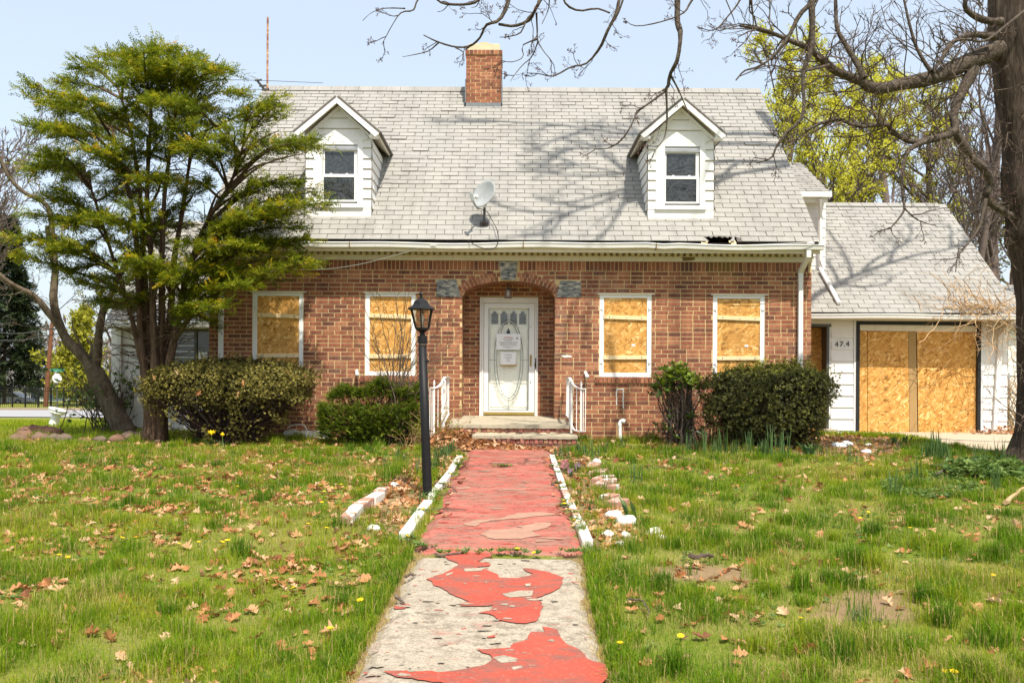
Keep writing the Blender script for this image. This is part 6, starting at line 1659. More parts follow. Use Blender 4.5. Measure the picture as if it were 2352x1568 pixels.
# ------------------------------------------------------------------ vegetation helpers
def vnoise(X, Y, sc, seed):
    r_ = np.random.default_rng(seed).uniform(0, 1, (64, 64))
    x, y = np.asarray(X) / sc + 200.3, np.asarray(Y) / sc + 200.7
    i, j = np.floor(x).astype(int), np.floor(y).astype(int); u, v = x - i, y - j; u, v = u * u * (3 - 2 * u), v * v * (3 - 2 * v)
    g_ = lambda a, b: r_[a % 64, b % 64]
    return (g_(i, j) * (1 - u) + g_(i + 1, j) * u) * (1 - v) + (g_(i, j + 1) * (1 - u) + g_(i + 1, j + 1) * u) * v
def sprays(s, d, L, n, nl, nw, tint, flat=.55):
    """needle sprays: twigs at s along d, n pairs of needles"""
    d = norm(d); T = len(s); nrm = norm(perp(d) * flat + np.array([0, 0, 1.0])); side = norm(np.cross(d, nrm))
    L = np.broadcast_to(np.asarray(L, float), (T,)); k = (np.arange(n) + .5) / n
    b = s[:, None] + d[:, None] * (L[:, None] * k)[..., None]
    out = []
    for sg_ in (-1, 1):
        dd = d[:, None] * .75 + sg_ * side[:, None] * .75 + rng.normal(0, .16, (T, n, 3)); out.append((b, dd))
    C = np.concatenate([o_[0].reshape(-1, 3) for o_ in out]); D = np.concatenate([o_[1].reshape(-1, 3) for o_ in out])
    N = np.tile(np.repeat(nrm, n, 0), (2, 1)) + rng.normal(0, .25, (2 * T * n, 3))
    ln = nl * np.tile((1.1 - .5 * np.broadcast_to(k, (T, n))).reshape(-1), 2) * rng.uniform(.8, 1.25, 2 * T * n)
    V, Fq = diamonds(C, D, N, ln, nw)
    tt = np.clip(np.tile(np.repeat(tint, n), 2) + rng.normal(0, .06, 2 * T * n), 0, 1)
    return V, Fq, np.repeat(tt, 4)
def rosettes(c, up, n, L, W, tint, spread=.9):
    T = len(c); up = norm(up); a = perp(up); b = np.cross(up, a)
    ph = np.arange(n) * 2 * np.pi / n + rng.uniform(0, 6.28, (T, 1)) + rng.normal(0, .25, (T, n))
    rad = a[:, None] * np.cos(ph)[..., None] + b[:, None] * np.sin(ph)[..., None]
    D = (rad * spread + up[:, None] * rng.uniform(.2, .8, (T, n, 1))).reshape(-1, 3)
    N = (up[:, None] * 1.0 - rad * .5).reshape(-1, 3)
    V, Fq = diamonds(np.repeat(c, n, 0), D, N, L * rng.uniform(.7, 1.25, T * n), W * rng.uniform(.8, 1.2, T * n), .12)
    return V, Fq, np.repeat(np.clip(np.repeat(tint, n) + rng.normal(0, .09, T * n), 0, 1), 4)
def cat3(*L):
    V, Fx, t, b = [], [], [], 0
    for v, f, tt in L:
        V.append(v); Fx.append(f + b); t.append(tt); b += len(v)
    return np.concatenate(V), np.concatenate(Fx), np.concatenate(t)
def limb(pts, r0, r1, K=18, n=8, name="limb", mat='bark_limb', parent=None, rough=.06):
    p = spline([tuple(q) for q in pts], K); rad = r0 + (r1 - r0) * np.linspace(0, 1, K) ** (.55 if mat == 'bark_limb' else .8)
    rad = rad * (1 + rng.normal(0, rough, K))
    V, Fq = tubes(p[None], rad[None], n)
    o = mesh_np(name, V, [Fq], M[mat], parent, smooth=True)
    return o, p
def twig_mesh(Pl, density, L1, parent, name, mat, ang=.9, up=.0, lv=3, r=.010, buds=None, wig=.28, budsize=.012):
    """fine twigs on polylines Pl (list of K,3): three generations; buds at their ends"""
    VF = []; tips = []
    for p in Pl:
        seg = np.linalg.norm(np.diff(p, axis=0), axis=1).sum(); n = max(2, int(seg * density))
        s, d, L, t = children_of(p[None], n, .12, 1.0, ang, 1.0, np.array([L1]), up)
        A = branches(s, d, L, wig, up * .3, 6); VF.append(tubes(A, np.linspace(1, .45, 6)[None] * np.full(len(A), r)[:, None], 4))
        s, d, L2, t = children_of(A, 4, .25, 1.0, ang * .85, .5, L, up); B = branches(s, d, L2, wig, up * .3, 5); VF.append(tubes(B, np.linspace(1, .5, 5)[None] * np.full(len(B), r * .52)[:, None], 3)); tips.append(B[:, -1])
        if lv > 2:
            s, d, L3, t = children_of(B, 3, .3, 1.0, ang * .8, .55, L2, up); Cc = branches(s, d, L3, wig, up * .3, 4); VF.append(tubes(Cc, np.linspace(1, .6, 4)[None] * np.full(len(Cc), r * .34)[:, None], 3)); tips.append(Cc[:, -1]); tips.append(Cc[:, 2])
    V, Fx = merge(*VF)
    o = put(mesh_np(name, V, Fx, M[mat], parent), kind="stuff")
    T = np.concatenate(tips)
    if buds:
        c = np.repeat(T, 2, 0); V, Fq = diamonds(c, rand_dirs(len(c)) + np.array([0, 0, .3]), rand_dirs(len(c)), budsize * rng.uniform(.7, 1.4, len(c)), budsize * .7)
        mesh_np("buds", V, [Fq], M[buds], parent, tint=np.repeat(rng.uniform(0, 1, len(c)), 4))
    return T

# ------------------------------------------------------------------ oak over the lawn
OY = 13.6
ob = Vector(ground_at(2405, 1072)); ob = Vector((P(2400, 1066, OY).x, OY, float(G(OY))))
oak = thing("oak_tree", ob, "big bare oak with a thick dark trunk and long drooping limbs above the lawn", "tree")
tp = [(2398, 1085, OY, .66), (2402, 1060, OY, .56), (2410, 1020, OY, .46), (2413, 930, OY, .415), (2412, 745, OY, .41), (2396, 600, OY, .415), (2388, 548, OY, .47), (2384, 500, OY, .42), (2374, 440, OY, .42), (2376, 330, OY, .41), (2364, 230, OY, .42), (2350, 90, OY, .44), (2340, 0, OY, .40), (2335, -200, OY, .36), (2325, -600, OY, .30), (2310, -1100, OY + .2, .22), (2300, -1700, OY + .1, .10)]
tk = np.array([list(P(a, b_, c_)) + [r_] for a, b_, c_, r_ in tp]); K = 60; sp = spline(tk, K)
na = 28; ang = np.arange(na) * 2 * np.pi / na; V = []
for i in range(K):
    rr_ = sp[i, 3] * (1 + .05 * np.sin(3 * ang + i * .11) + .045 * np.sin(7 * ang + i * .23) + rng.normal(0, .018, na))
    if i < 7: rr_ = rr_ * (1 + .16 * (1 - i / 7) * np.sin(5 * ang + 1))
    V.append(np.stack([sp[i, 0] + rr_ * np.cos(ang), sp[i, 1] + rr_ * np.sin(ang), np.full(na, sp[i, 2])], -1))
i_ = (np.arange(K - 1)[:, None] * na + np.arange(na)[None]); j_ = (np.arange(K - 1)[:, None] * na + (np.arange(na) + 1)[None] % na)
mesh_np("trunk", np.concatenate(V), [np.stack([i_, j_, j_ + na, i_ + na], -1).reshape(-1, 4)], M['bark_oak'], oak, smooth=True)
LB = []
def ol(pts, Y0, Y1, r0, r1, K=20, n=8):
    L = len(pts); q = [P(a, b_, Y0 + (Y1 - Y0) * i / (L - 1)) for i, (a, b_) in enumerate(pts)]
    o, p = limb(q, r0, r1, K, n, "limb", 'bark_limb', oak); LB.append(p); return p
ol([(2330, 105), (2279, 120), (2214, 147), (2145, 178), (2077, 192), (2011, 204), (1974, 185), (1922, 165), (1888, 137), (1854, 110), (1813, 93), (1754, 69), (1700, 60)], OY, 11.8, .175, .014, 30)
ol([(2300, 118), (2240, 140), (2231, 170), (2204, 223), (2190, 267), (2193, 302), (2145, 319), (2094, 326), (2049, 302), (2035, 285), (1974, 291), (1926, 274), (1892, 281), (1850, 300)], OY - .1, 12.2, .11, .014, 30)
ol([(2193, 300), (2231, 360), (2265, 394), (2276, 422), (2265, 456), (2317, 492), (2350, 500)], 13.2, 13.5, .062, .05, 18)
ol([(2135, 322), (2090, 343), (2073, 387), (2073, 446), (2077, 480), (2062, 505), (2045, 524)], 12.8, 12.3, .04, .009, 18)
ol([(2077, 478), (2100, 500), (2125, 512), (2150, 518)], 12.3, 12.2, .014, .006, 10)
ol([(2265, 458), (2250, 520), (2222, 560), (2200, 590), (2195, 625)], 13.3, 12.8, .03, .006, 14)
ol([(1864, -60), (1864, 0), (1866, 86), (1861, 120), (1844, 171), (1845, 264), (1802, 309), (1782, 340), (1771, 363), (1737, 375)], 11.0, 11.0, .055, .007, 24)
ol([(1880, -30), (1871, 0), (1837, 34), (1809, 89), (1775, 130), (1741, 154), (1710, 163), (1690, 185)], 11.0, 11.0, .045, .007, 20)
ol([(1985, 180), (1967, 144), (1940, 99), (1922, 62), (1919, 0), (1912, -60)], 12.1, 12.3, .05, .02, 16)
ol([(2300, 50), (2262, 47), (2228, 30), (2216, 10), (2230, -30)], OY - .3, 13.0, .06, .03, 12)
ol([(2285, 85), (2230, 80), (2185, 100), (2160, 140), (2140, 165)], OY - .4, 12.8, .06, .02, 14)
ol([(2360, 20), (2310, 60), (2260, 95), (2210, 90), (2150, 110)], OY - .5, 12.4, .03, .008, 14)
ol([(2150, 180), (2110, 120), (2090, 60), (2070, -30)], 12.9, 12.9, .035, .014, 12)
ol([(1905, 150), (1830, 165), (1770, 150), (1700, 175)], 12.0, 11.6, .022, .006, 12)
# branches hanging into the frame from the limbs overhead
HB = []
def hb(pts, Y=10.2, r0=.03, r1=.005, K=18):
    q = [P(a, b_, Y + .1 * math.sin(i * 1.3)) for i, (a, b_) in enumerate(pts)]; o, p = limb(q, r0, r1, K, 6, "limb", 'bark_limb', oak, .09); HB.append(p); return p
hb([(1190, -120), (1175, -40), (1168.7, 0), (1148, 45), (1117, 58), (1103, 86), (1079.5, 106), (1045, 108), (1004, 96), (973, 81)], 10.0, .032, .006, 26)
hb([(1007, 99), (983, 118), (946, 127), (925, 131)], 10.0, .009, .003, 10)
hb([(1045, 109), (1063, 120), (1066, 138)], 10.0, .008, .003, 8); hb([(1082, 104), (1070, 114)], 10.0, .012, .008, 5)
hb([(1146, 56), (1182, 60), (1217, 45), (1230, 20), (1240, 0), (1265, -80)], 10.0, .014, .02, 14)
hb([(1500, -140), (1440, -60), (1422, 0), (1415.6, 31), (1395, 72), (1378, 110), (1347, 146), (1312, 154), (1271, 175), (1240, 170), (1210, 168)], 10.4, .036, .004, 26)
hb([(1556, -140), (1556, 0), (1556, 51), (1563, 79), (1556, 137), (1539, 171), (1528, 209), (1467, 254), (1457, 274), (1433, 315), (1402, 339), (1364, 343)], 10.6, .048, .005, 28)
hb([(1539, 171), (1558, 206), (1573, 240), (1583, 262)], 10.6, .016, .004, 10); hb([(1530, 205), (1532, 274), (1525, 319), (1505, 345), (1490, 380)], 10.6, .016, .003, 14)
hb([(1000, -60), (959.5, 0), (949, 24), (922, 29), (901, 58), (877, 103)], 9.8, .016, .003, 14); hb([(930, 20), (900, 19), (874, 21), (850, 32), (833, 48)], 9.8, .008, .003, 10)
hb([(985, -40), (1004, 0), (1031, 10), (1073, 10), (1100, 0), (1130, -40)], 9.8, .014, .014, 12); hb([(1031, 10), (1018, 24), (1005, 28)], 9.8, .007, .003, 7); hb([(1104, -5), (1095, 14), (1083, 18)], 9.8, .007, .003, 7)
hb([(1270, -100), (1240, 0), (1227, 27), (1210, 45), (1196, 75), (1170, 84), (1148, 86)], 10.0, .022, .004, 16)
hb([(1232, 30), (1234, 70), (1235, 92), (1247, 116), (1271, 147), (1275, 175)], 10.0, .012, .003, 12); hb([(1234, 90), (1200, 105), (1202, 130), (1180, 142), (1155, 140), (1145, 125)], 10.0, .009, .003, 12); hb([(1236, 95), (1222, 130), (1200, 150), (1180, 175), (1172, 188)], 10.0, .009, .003, 12)
hb([(1262, -20), (1260, 20), (1245, 55)], 10.0, .01, .004, 8)
hb([(1640, -60), (1590, 0), (1570, 30), (1520, 50), (1460, 60), (1430, 42)], 10.4, .02, .003, 16); hb([(1395, 70), (1420, 30), (1440, -30)], 10.3, .01, .012, 9); hb([(1400, 30), (1370, 20), (1330, 25), (1300, 10), (1290, -20)], 10.3, .009, .012, 10)
hb([(1720, -60), (1700, 0), (1670, 40), (1640, 70), (1600, 62)], 10.8, .02, .004, 14)
hb([(1725, 0), (1730, 60), (1712, 95), (1690, 115)], 10.9, .014, .003, 12)
hb([(1650, -40), (1680, 30), (1690, 60)], 10.9, .012, .003, 8)
# limbs out of frame that carry those branches and shade the roof
tt = np.array(sp[:, :3])
def from_trunk(z): i = int(np.argmin(np.abs(tt[:, 2] - z))); return tt[i]
UP = []
for z, d, L, r_ in ((8.0, (-1, -.42, .10), 9.5, .17), (13.4, (-.95, -.25, .30), 6.5, .10), (14.2, (-.7, -.6, .5), 6.5, .09), (14.6, (-.8, -.1, .55), 6, .09), (11.5, (.5, .5, .6), 6, .12), (9.0, (.8, -.4, .35), 7, .13), (15.3, (-.75, -.2, .55), 6.5, .09)):
    s = from_trunk(z); A = branches(s[None], np.array([d], float), np.array([L]), .16, .02, 9)[0]
    if L > 8: A[:, 2] = np.maximum(A[:, 2], 7.2)
    o, p = limb(A, r_, .025, 22, 7, "limb", 'bark_limb', oak); UP.append(p)
VF = []
for p in UP:
    s, d, L, t = children_of(p[None], 8, .2, 1, .75, 1, np.array([2.5]), .22); A = branches(s, d, L, .17, .05, 7); A[:, :, 2] = np.maximum(A[:, :, 2], 7.0); VF.append(tubes(A, np.linspace(.05, .018, 7)[None].repeat(len(A), 0), 5))
    s, d, L2, t = children_of(A, 6, .25, 1, .7, .5, L, .15); B = branches(s, d, L2, .2, .03, 5); B[:, :, 2] = np.maximum(B[:, :, 2], 6.95); VF.append(tubes(B, np.linspace(.018, .007, 5)[None].repeat(len(B), 0), 3))
    s, d, L3, t = children_of(B, 5, .25, 1, .7, .55, L2, .1); B = branches(s, d, L3, .2, .03, 4); B[:, :, 2] = np.maximum(B[:, :, 2], 6.95); VF.append(tubes(B, np.linspace(.007, .004, 4)[None].repeat(len(B), 0), 3))
V, Fx = merge(*VF); mesh_np("crown", V, Fx, M['bark_limb'], oak)
twig_mesh(LB[:2], 11, 1.15, oak, "twigs", 'twig_grey', .95, .12, 3, .011, None, .3)
twig_mesh(LB[2:9], 3.4, .55, oak, "twigs", 'twig_dark', .9, .0, 3, .007, 'bud_red' if 'bud_red' in M else M.setdefault('bud_red', mat_leaf("red_bud", [(0, (.10, .045, .035)), (1, (.24, .13, .08))], .3)) and 'bud_red', .3)
twig_mesh(LB[9:], 5.0, .8, oak, "twigs", 'twig_grey', .9, .15, 3, .009, None, .3)
long_hb = [p for p in HB if len(p) >= 12]
twig_mesh(long_hb, 3.6, .38, oak, "twigs", 'twig_dark', .85, .0, 3, .0050, 'bud_red', .3, .013)
TP = [sp[6 + 3 * i: 26 + 3 * i, :3] for i in range(0, 8, 2)]
tw = [q + np.array([-.36, -.15, 0]) for q in TP]
twig_mesh(tw, 7, .75, oak, "twigs", 'twig_grey', 1.1, .12, 3, .008, None, .35)

# ------------------------------------------------------------------ bare and budding trees behind the house
def tree(label, px, Y, top_py, r, mat, leaf=None, nleaf=0, crown_t=.3, spread=.62, n1=9, group=None, lsize=.10, lv=4, seed=None, z0=None, name="bare_tree"):
    x = P(px, 900, Y).x; zb = float(G(Y)) if z0 is None else z0; H = P(px, top_py, Y).z - zb
    t = thing(name, (x, Y, zb), label, "tree", group)
    A = branches(np.array([[x, Y, zb - .2]]), np.array([[rng.normal(0, .05), 0, 1.0]]), np.array([H * .80]), .05, .06, 9)
    VF = [tubes(A, (np.linspace(r, r * .35, 9))[None], 8)]
    s, d, L, tt_ = children_of(A, n1 + 2, crown_t, 1.0, spread, .62, np.array([H * .66]), .25); B = branches(s, d, L, .13, .08, 7); B[:, :, 2] = np.minimum(B[:, :, 2], zb + H)
    rb = r * (.40 - .20 * tt_)[:, None] * np.linspace(1, .3, 7)[None]; VF.append(tubes(B, rb, 5)); V, Fx = merge(*VF); mesh_np("trunk", V, Fx, M[mat], t, smooth=True)
    VF = []
    s, d, L2, _ = children_of(B, 8, .2, 1.0, .65, .52, L, .18); Cc = branches(s, d, L2, .16, .06, 6); VF.append(tubes(Cc, np.linspace(r * .11, r * .04, 6)[None].repeat(len(Cc), 0), 4))
    s, d, L3, _ = children_of(Cc, 6, .2, 1.0, .6, .5, L2, .12); D = branches(s, d, L3, .18, .05, 5); VF.append(tubes(D, np.linspace(.016, .008, 5)[None].repeat(len(D), 0), 3))
    E = D
    if lv > 3:
        s, d, L4, _ = children_of(D, 3, .25, 1.0, .6, .55, L3, .1); E = branches(s, d, L4, .2, .05, 4); VF.append(tubes(E, np.linspace(.009, .006, 4)[None].repeat(len(E), 0), 3))
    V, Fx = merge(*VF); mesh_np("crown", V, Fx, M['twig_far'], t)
    if leaf:
        pts = np.concatenate([E[:, -1], E[:, 2], D[:, -1], D[:, 3]]); pts = pts[rng.choice(len(pts), min(nleaf, len(pts)), False)]
        c = np.repeat(pts, 5, 0) + rng.normal(0, lsize * .6, (len(pts) * 5, 3)); V, Fq = diamonds(c, rand_dirs(len(c)) + np.array([0, 0, .2]), rand_dirs(len(c)), lsize * rng.uniform(.6, 1.2, len(c)), lsize * .6)
        mesh_np("blossom", V, [Fq], M[leaf], t, tint=np.repeat(np.clip(rng.normal(.5, .25, len(c)), 0, 1), 4))
    return t
gB = "bare trees behind the garage"
tree("maple in yellow green blossom rising straight behind the roof ridge end", 1765, 31, 85, .20, 'twig_grey', 'maple_bud', 6400, .2, .85, 12, lsize=.085, name="maple_tree")
tree("taller maple in thin yellow blossom behind the small rear wing", 1985, 33, 55, .23, 'twig_grey', 'maple_bud', 5600, .2, .8, 12, lsize=.085, name="maple_tree")
tree("sparse maple with yellow tufts above the garage ridge", 2150, 30, 120, .22, 'twig_grey', 'maple_bud', 2600, .25, .7, 10, lsize=.08, name="maple_tree")
tree("leaning dark bare tree low behind the garage ridge", 1900, 27, 290, .13, 'twig_grey', 'maple_bud', 1300, .2, .7, 10, lsize=.09)
tree("bare tree with many ascending grey stems behind the garage roof", 2200, 27, 20, .15, 'twig_far', None, 0, .22, .45, 10, gB)
tree("thick bare tree standing behind the garage gable end", 2270, 29, -30, .20, 'twig_far', None, 0, .25, .5, 11, gB)
tree("distant bare tree between the two blossoming maples", 2080, 42, 60, .30, 'twig_far', None, 0, .3, .55, 10, gB)
tree("distant bare tree low at the far garage corner", 2330, 40, 300, .2, 'twig_far', 'hedge_leaf', 900, .1, .8, 11, gB, lsize=.16)
# left of the house
tree("slender bare tree against the sky beside the yew", -70, 27, 120, .12, 'twig_grey', None, 0, .35, .55, 9, "bare trees beyond the yew")
tree("bare tree seen through the boughs of the yew", -40, 33, 150, .11, 'twig_grey', None, 0, .3, .6, 9, "bare trees beyond the yew")
tree("low bare tree with buds behind the side porch roof", 250, 40, 560, .2, 'twig_far', 'bud', 500, .2, .7, 9, "bare trees beyond the yew", lsize=.12)
tree("greening tree behind the utility pole", 190, 86, 700, .3, 'twig_far', 'forsythia', 1500, .1, .8, 10, None, lsize=.40, name="budding_tree")
tree("tall dim bare tree across the street", 300, 95, 610, .35, 'twig_far', None, 0, .3, .6, 9, "bare trees beyond the yew", lv=4)
# far woods along the horizon
n = 26000; X = rng.uniform(-330, 420, n); Yt = rng.uniform(150, 240, n); h = 7 + 6 * vnoise(X, Yt, 14, 5); z = -1 + h * rng.uniform(0, 1, n) ** .8
V, Fq = diamonds(np.stack([X, Yt, z], -1), rand_dirs(n) * np.array([1, 1, .6]) + np.array([0, 0, .9]), rand_dirs(n), rng.uniform(1.0, 2.8, n), .55)
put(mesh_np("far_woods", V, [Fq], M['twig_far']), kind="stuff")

# dark spruce
def spruce(px, Y, top_py, rad, label):
    x = P(px, 900, Y).x; zb = float(G(Y)); H = P(px, top_py, Y).z - zb
    t = thing("spruce_tree", (x, Y, zb), label, "tree")
    MB().tube([(x, Y, zb - .2), (x, Y, zb + H * .97)], [.15, .03], 8).build("trunk", M['bark_yew'], t)
    S, D, T = [], [], []
    for lv in np.linspace(.09, .97, 40):
        R_ = rad * (1 - lv) ** .8 + .15
        for k in range(11):
            a = rng.uniform(0, 6.28); d = np.array([math.cos(a), math.sin(a), .12]); L = R_ * rng.uniform(.75, 1.15); B = branches(np.array([[x, Y, zb + H * lv]]), d[None], np.array([L]), .08, -.10, 8)[0]
            for q in range(2, 8):
                for _ in range(3): S.append(B[q]); D.append(norm(B[min(q + 1, 7)] - B[q - 1]) + rng.normal(0, .55, 3)); T.append(rng.uniform(.1, .9) * (.5 + .5 * q / 7))
    V, Fq, tt_ = sprays(np.array(S), np.array(D), .80, 6, .38, .11, np.array(T)); mesh_np("crown", V, [Fq], M['spruce'], t, tint=tt_)
spruce(10, 90, 490, 4.3, "dark green spruce standing beyond the street and iron fence")
def shrub_far(px, py, Y, r, h, mat, label, n=900, name="shrub", ls=.16):
    b_ = P(px, py, Y); b_.z = float(G(Y)); t = thing(name, b_, label, "shrub")
    m2 = MB()
    for k in range(14): a = rng.uniform(0, 6.28); m2.tube([b_, b_ + Vector((r * .4 * math.cos(a), r * .4 * math.sin(a), h * .5)), b_ + Vector((r * math.cos(a), r * math.sin(a), h * rng.uniform(.7, 1)))], [.03, .02, .008], 4)
    m2.build("stems", M['twig_grey'], t)
    c = np.array(b_) + rand_dirs(n) * rng.uniform(.4, 1, (n, 1)) * np.array([r, r, h * .5]) + np.array([0, 0, h * .55]); V, Fq = diamonds(c, rand_dirs(n), rand_dirs(n), ls * rng.uniform(.6, 1.3, n), ls * .6)
    mesh_np("foliage", V, [Fq], M[mat], t, tint=np.repeat(rng.uniform(0, 1, n), 4))
shrub_far(185, 900, 84, 3.0, 3.6, 'forsythia', "bright yellow green shrub behind the leaning utility pole", 1600, ls=.4)
shrub_far(252, 930, 62, 1.5, 2.0, 'spruce', "dull green shrub on the street side of the leaning tree", 900, ls=.3)

# leaning two stemmed tree by the side porch
LYt = 18.0; lb = Vector((P(284, 985, LYt).x, LYt, float(G(LYt))))
lt_ = thing("leaning_tree", lb, "leaning bare tree with a split forked trunk between the yew and the street", "tree")
LT = []
def ll(pts, r0, r1, Y0=LYt, Y1=LYt, K=18, n=9):
    q = [P(a, b_, Y0 + (Y1 - Y0) * i / (len(pts) - 1)) for i, (a, b_) in enumerate(pts)]; o, p = limb(q, r0, r1, K, n, "trunk" if r0 > .17 else "limb", 'bark_lean', lt_); LT.append(p)
ll([(296, 1004), (284, 985), (258, 935), (233, 884), (216, 850), (205, 832)], .235, .14)
ll([(210, 845), (192, 820), (154, 781), (137, 744), (123, 692), (126, 640), (127, 606), (117, 572), (110, 520)], .11, .05)
ll([(212, 850), (222, 829), (226, 778), (237, 713), (258, 670), (274, 634), (300, 590)], .105, .05)
ll([(147, 768), (117, 726), (79, 680), (40, 660), (10, 640), (-30, 600)], .075, .03, LYt, 17.4)
ll([(127, 606), (117, 500), (100, 465), (55, 442), (20, 405), (0, 360), (-20, 320)], .06, .02, LYt, 17.6)
ll([(200, 836), (212, 800), (200, 780)], .05, .02); ll([(216, 846), (190, 800), (170, 760), (165, 735)], .035, .01)
twig_mesh(LT[1:5], 3.2, 1.0, lt_, "twigs", 'twig_grey', .85, .1, 3, .010, None)
# twiggy undergrowth at its foot
tb = Vector((P(222, 985, 18.6).x, 18.6, float(G(18.6)))); ts = thing("twiggy_shrub", tb, "brown twiggy shrub with green shoots around the foot of the leaning tree", "shrub")
n = 38; s = np.array(tb) + rng.normal(0, 1, (n, 3)) * np.array([.28, .2, 0]) + np.array([.25, 0, 0]); A = branches(s, np.stack([rng.normal(-.12, .33, n), rng.normal(0, .3, n), np.ones(n)], -1), rng.uniform(.6, 1.7, n), .16, -.05, 6)
Ln = np.linalg.norm(np.diff(A, axis=1), axis=2).sum(1); s, d, L, _ = children_of(A, 6, .3, 1, .6, .4, Ln); B = branches(s, d, L, .2, 0, 4); V, Fx = merge(tubes(A, np.linspace(.012, .005, 6)[None].repeat(n, 0), 3), tubes(B, np.linspace(.005, .003, 4)[None].repeat(len(B), 0), 3)); mesh_np("stems", V, Fx, M['twig_grey'], ts)
c = B[rng.choice(len(B), 420), -1] - np.array([0, 0, .15]); c = c[c[:, 2] < 1.9]; V, Fq, t_ = rosettes(c, rand_dirs(len(c)) + np.array([0, 0, 1.0]), 5, .06, .028, rng.uniform(0, 1, len(c))); mesh_np("shoots", V, [Fq], M['clover'], ts, tint=t_)
s2 = np.array(P(300, 960, 19.3)); n = 40; s = s2 + rng.normal(0, .3, (n, 3)) * np.array([1, .4, 0]); s[:, 2] = .6
gs = thing("green_shrub", (s2[0], s2[1], .58), "small green leaved shrub against the white side porch wall", "shrub")
A = branches(s, np.stack([rng.normal(0, .35, n), rng.normal(0, .2, n), np.ones(n)], -1), rng.uniform(.5, 1.25, n), .15, 0, 6); V, Fq = tubes(A, np.linspace(.010, .004, 6)[None].repeat(n, 0), 3); mesh_np("stems", V, [Fq], M['twig_grey'], gs)
c = A[:, 2:].reshape(-1, 3) + rng.normal(0, .05, (n * 4, 3)); c = np.repeat(c, 2, 0) + rng.normal(0, .05, (n * 8, 3)); V, Fq, t_ = rosettes(c, rand_dirs(len(c)) + np.array([0, 0, 1.0]), 5, .06, .03, rng.uniform(0, 1, len(c))); mesh_np("foliage", V, [Fq], M['clover'], gs, tint=t_)

# ------------------------------------------------------------------ many stemmed yew beside the house
YY = 15.75; yb_ = Vector((P(352, 1014, YY).x, YY, float(G(YY))))
yew = thing("yew_tree", yb_, "large spreading yew with many upright stems and olive green boughs", "tree")
stems = [[(335, 1016), (340, 960), (338, 880), (325, 780), (318, 650), (308, 500), (280, 380), (250, 270)], [(345, 1016), (348, 940), (345, 860), (338, 760), (330, 600), (322, 450), (300, 300), (270, 200)],
         [(352, 1016), (354, 940), (356, 850), (352, 740), (348, 600), (338, 450), (345, 300), (350, 170)], [(358, 1016), (362, 940), (366, 850), (372, 740), (372, 600), (378, 450), (395, 320), (410, 190)],
         [(365, 1014), (368, 930), (378, 830), (392, 720), (400, 600), (420, 480), (440, 330), (450, 190)], [(368, 1014), (372, 930), (388, 840), (408, 740), (428, 640), (470, 520), (530, 420), (560, 330)],
         [(340, 1012), (338, 930), (330, 850), (318, 800), (300, 720), (262, 600), (225, 480), (190, 380)]]
SP = []
for i, st in enumerate(stems):
    q = [P(a, b_, YY + .22 * math.sin(i * 2.1) * (.4 + .6 * j / 7)) for j, (a, b_) in enumerate(st)]; o, p = limb(q, .098 if i < 6 else .075, .018, 26, 9, "trunk", 'bark_yew', yew, .08); SP.append(p)
m2 = MB(); q = Vector(yb_); vs = []
for i, (r_, h) in enumerate(((.24, -.1), (.19, .1), (.17, .5), (.155, .9))):
    for k in range(16): a = 2 * math.pi * k / 16; rr_ = r_ * (1 + .12 * math.sin(3 * a + 1) + .08 * math.sin(5 * a)); vs.append((q.x + .01 * i + rr_ * 1.05 * math.cos(a), q.y + rr_ * .8 * math.sin(a), q.z + h))
m2.smooth = True; m2.add(vs, [(i * 16 + k, i * 16 + (k + 1) % 16, (i + 1) * 16 + (k + 1) % 16, (i + 1) * 16 + k) for i in range(3) for k in range(16)]); m2.build("trunk", M['bark_yew'], yew)
TIPS = [(82, 205), (100, 235), (95, 288), (150, 190), (185, 165), (240, 128), (268, 150), (300, 190), (330, 120), (368, 112), (385, 125), (400, 160), (440, 135), (455, 150), (480, 165), (527, 160), (520, 180), (560, 215), (600, 235), (636, 226), (620, 255), (580, 270),
        (85, 385), (75, 392), (120, 350), (150, 300), (90, 290), (130, 250), (200, 230), (110, 455), (140, 440), (170, 410), (120, 380), (70, 490), (40, 545), (60, 590), (110, 570), (150, 560), (170, 620), (200, 650),
        (640, 300), (620, 330), (690, 330), (722, 322), (705, 350), (660, 370), (700, 400), (680, 420), (720, 440), (742, 465), (700, 470), (660, 470), (640, 500), (680, 520), (706, 545), (660, 555), (600, 560), (620, 590), (712, 604), (690, 590), (640, 620), (600, 640), (560, 650),
        (560, 500), (540, 560), (520, 620), (480, 660), (460, 700), (420, 690), (400, 640), (300, 690), (280, 700), (330, 690), (250, 640), (210, 560), (240, 500), (280, 560), (440, 560), (500, 470), (460, 420), (400, 480), (360, 560), (320, 470), (250, 420), (200, 340), (230, 300), (330, 260), (380, 230), (430, 260), (480, 250), (500, 320), (540, 300), (420, 340), (350, 360), (290, 330), (560, 380), (600, 430), (590, 330),
        (360, 180), (330, 210), (410, 200), (300, 250), (370, 290), (420, 290), (340, 310), (380, 340), (300, 390), (340, 410), (390, 410), (440, 440), (410, 520), (370, 500), (300, 520), (340, 540), (440, 620), (370, 620), (320, 590), (280, 600), (460, 330), (520, 430), (500, 520), (480, 600), (260, 370), (280, 440), (240, 450), (310, 170), (430, 160), (470, 200), (380, 160), (350, 230), (400, 240), (460, 290), (180, 500), (160, 520), (350, 640), (520, 700), (470, 730), (250, 690), (300, 620)]
S, D, T, BP = [], [], [], []
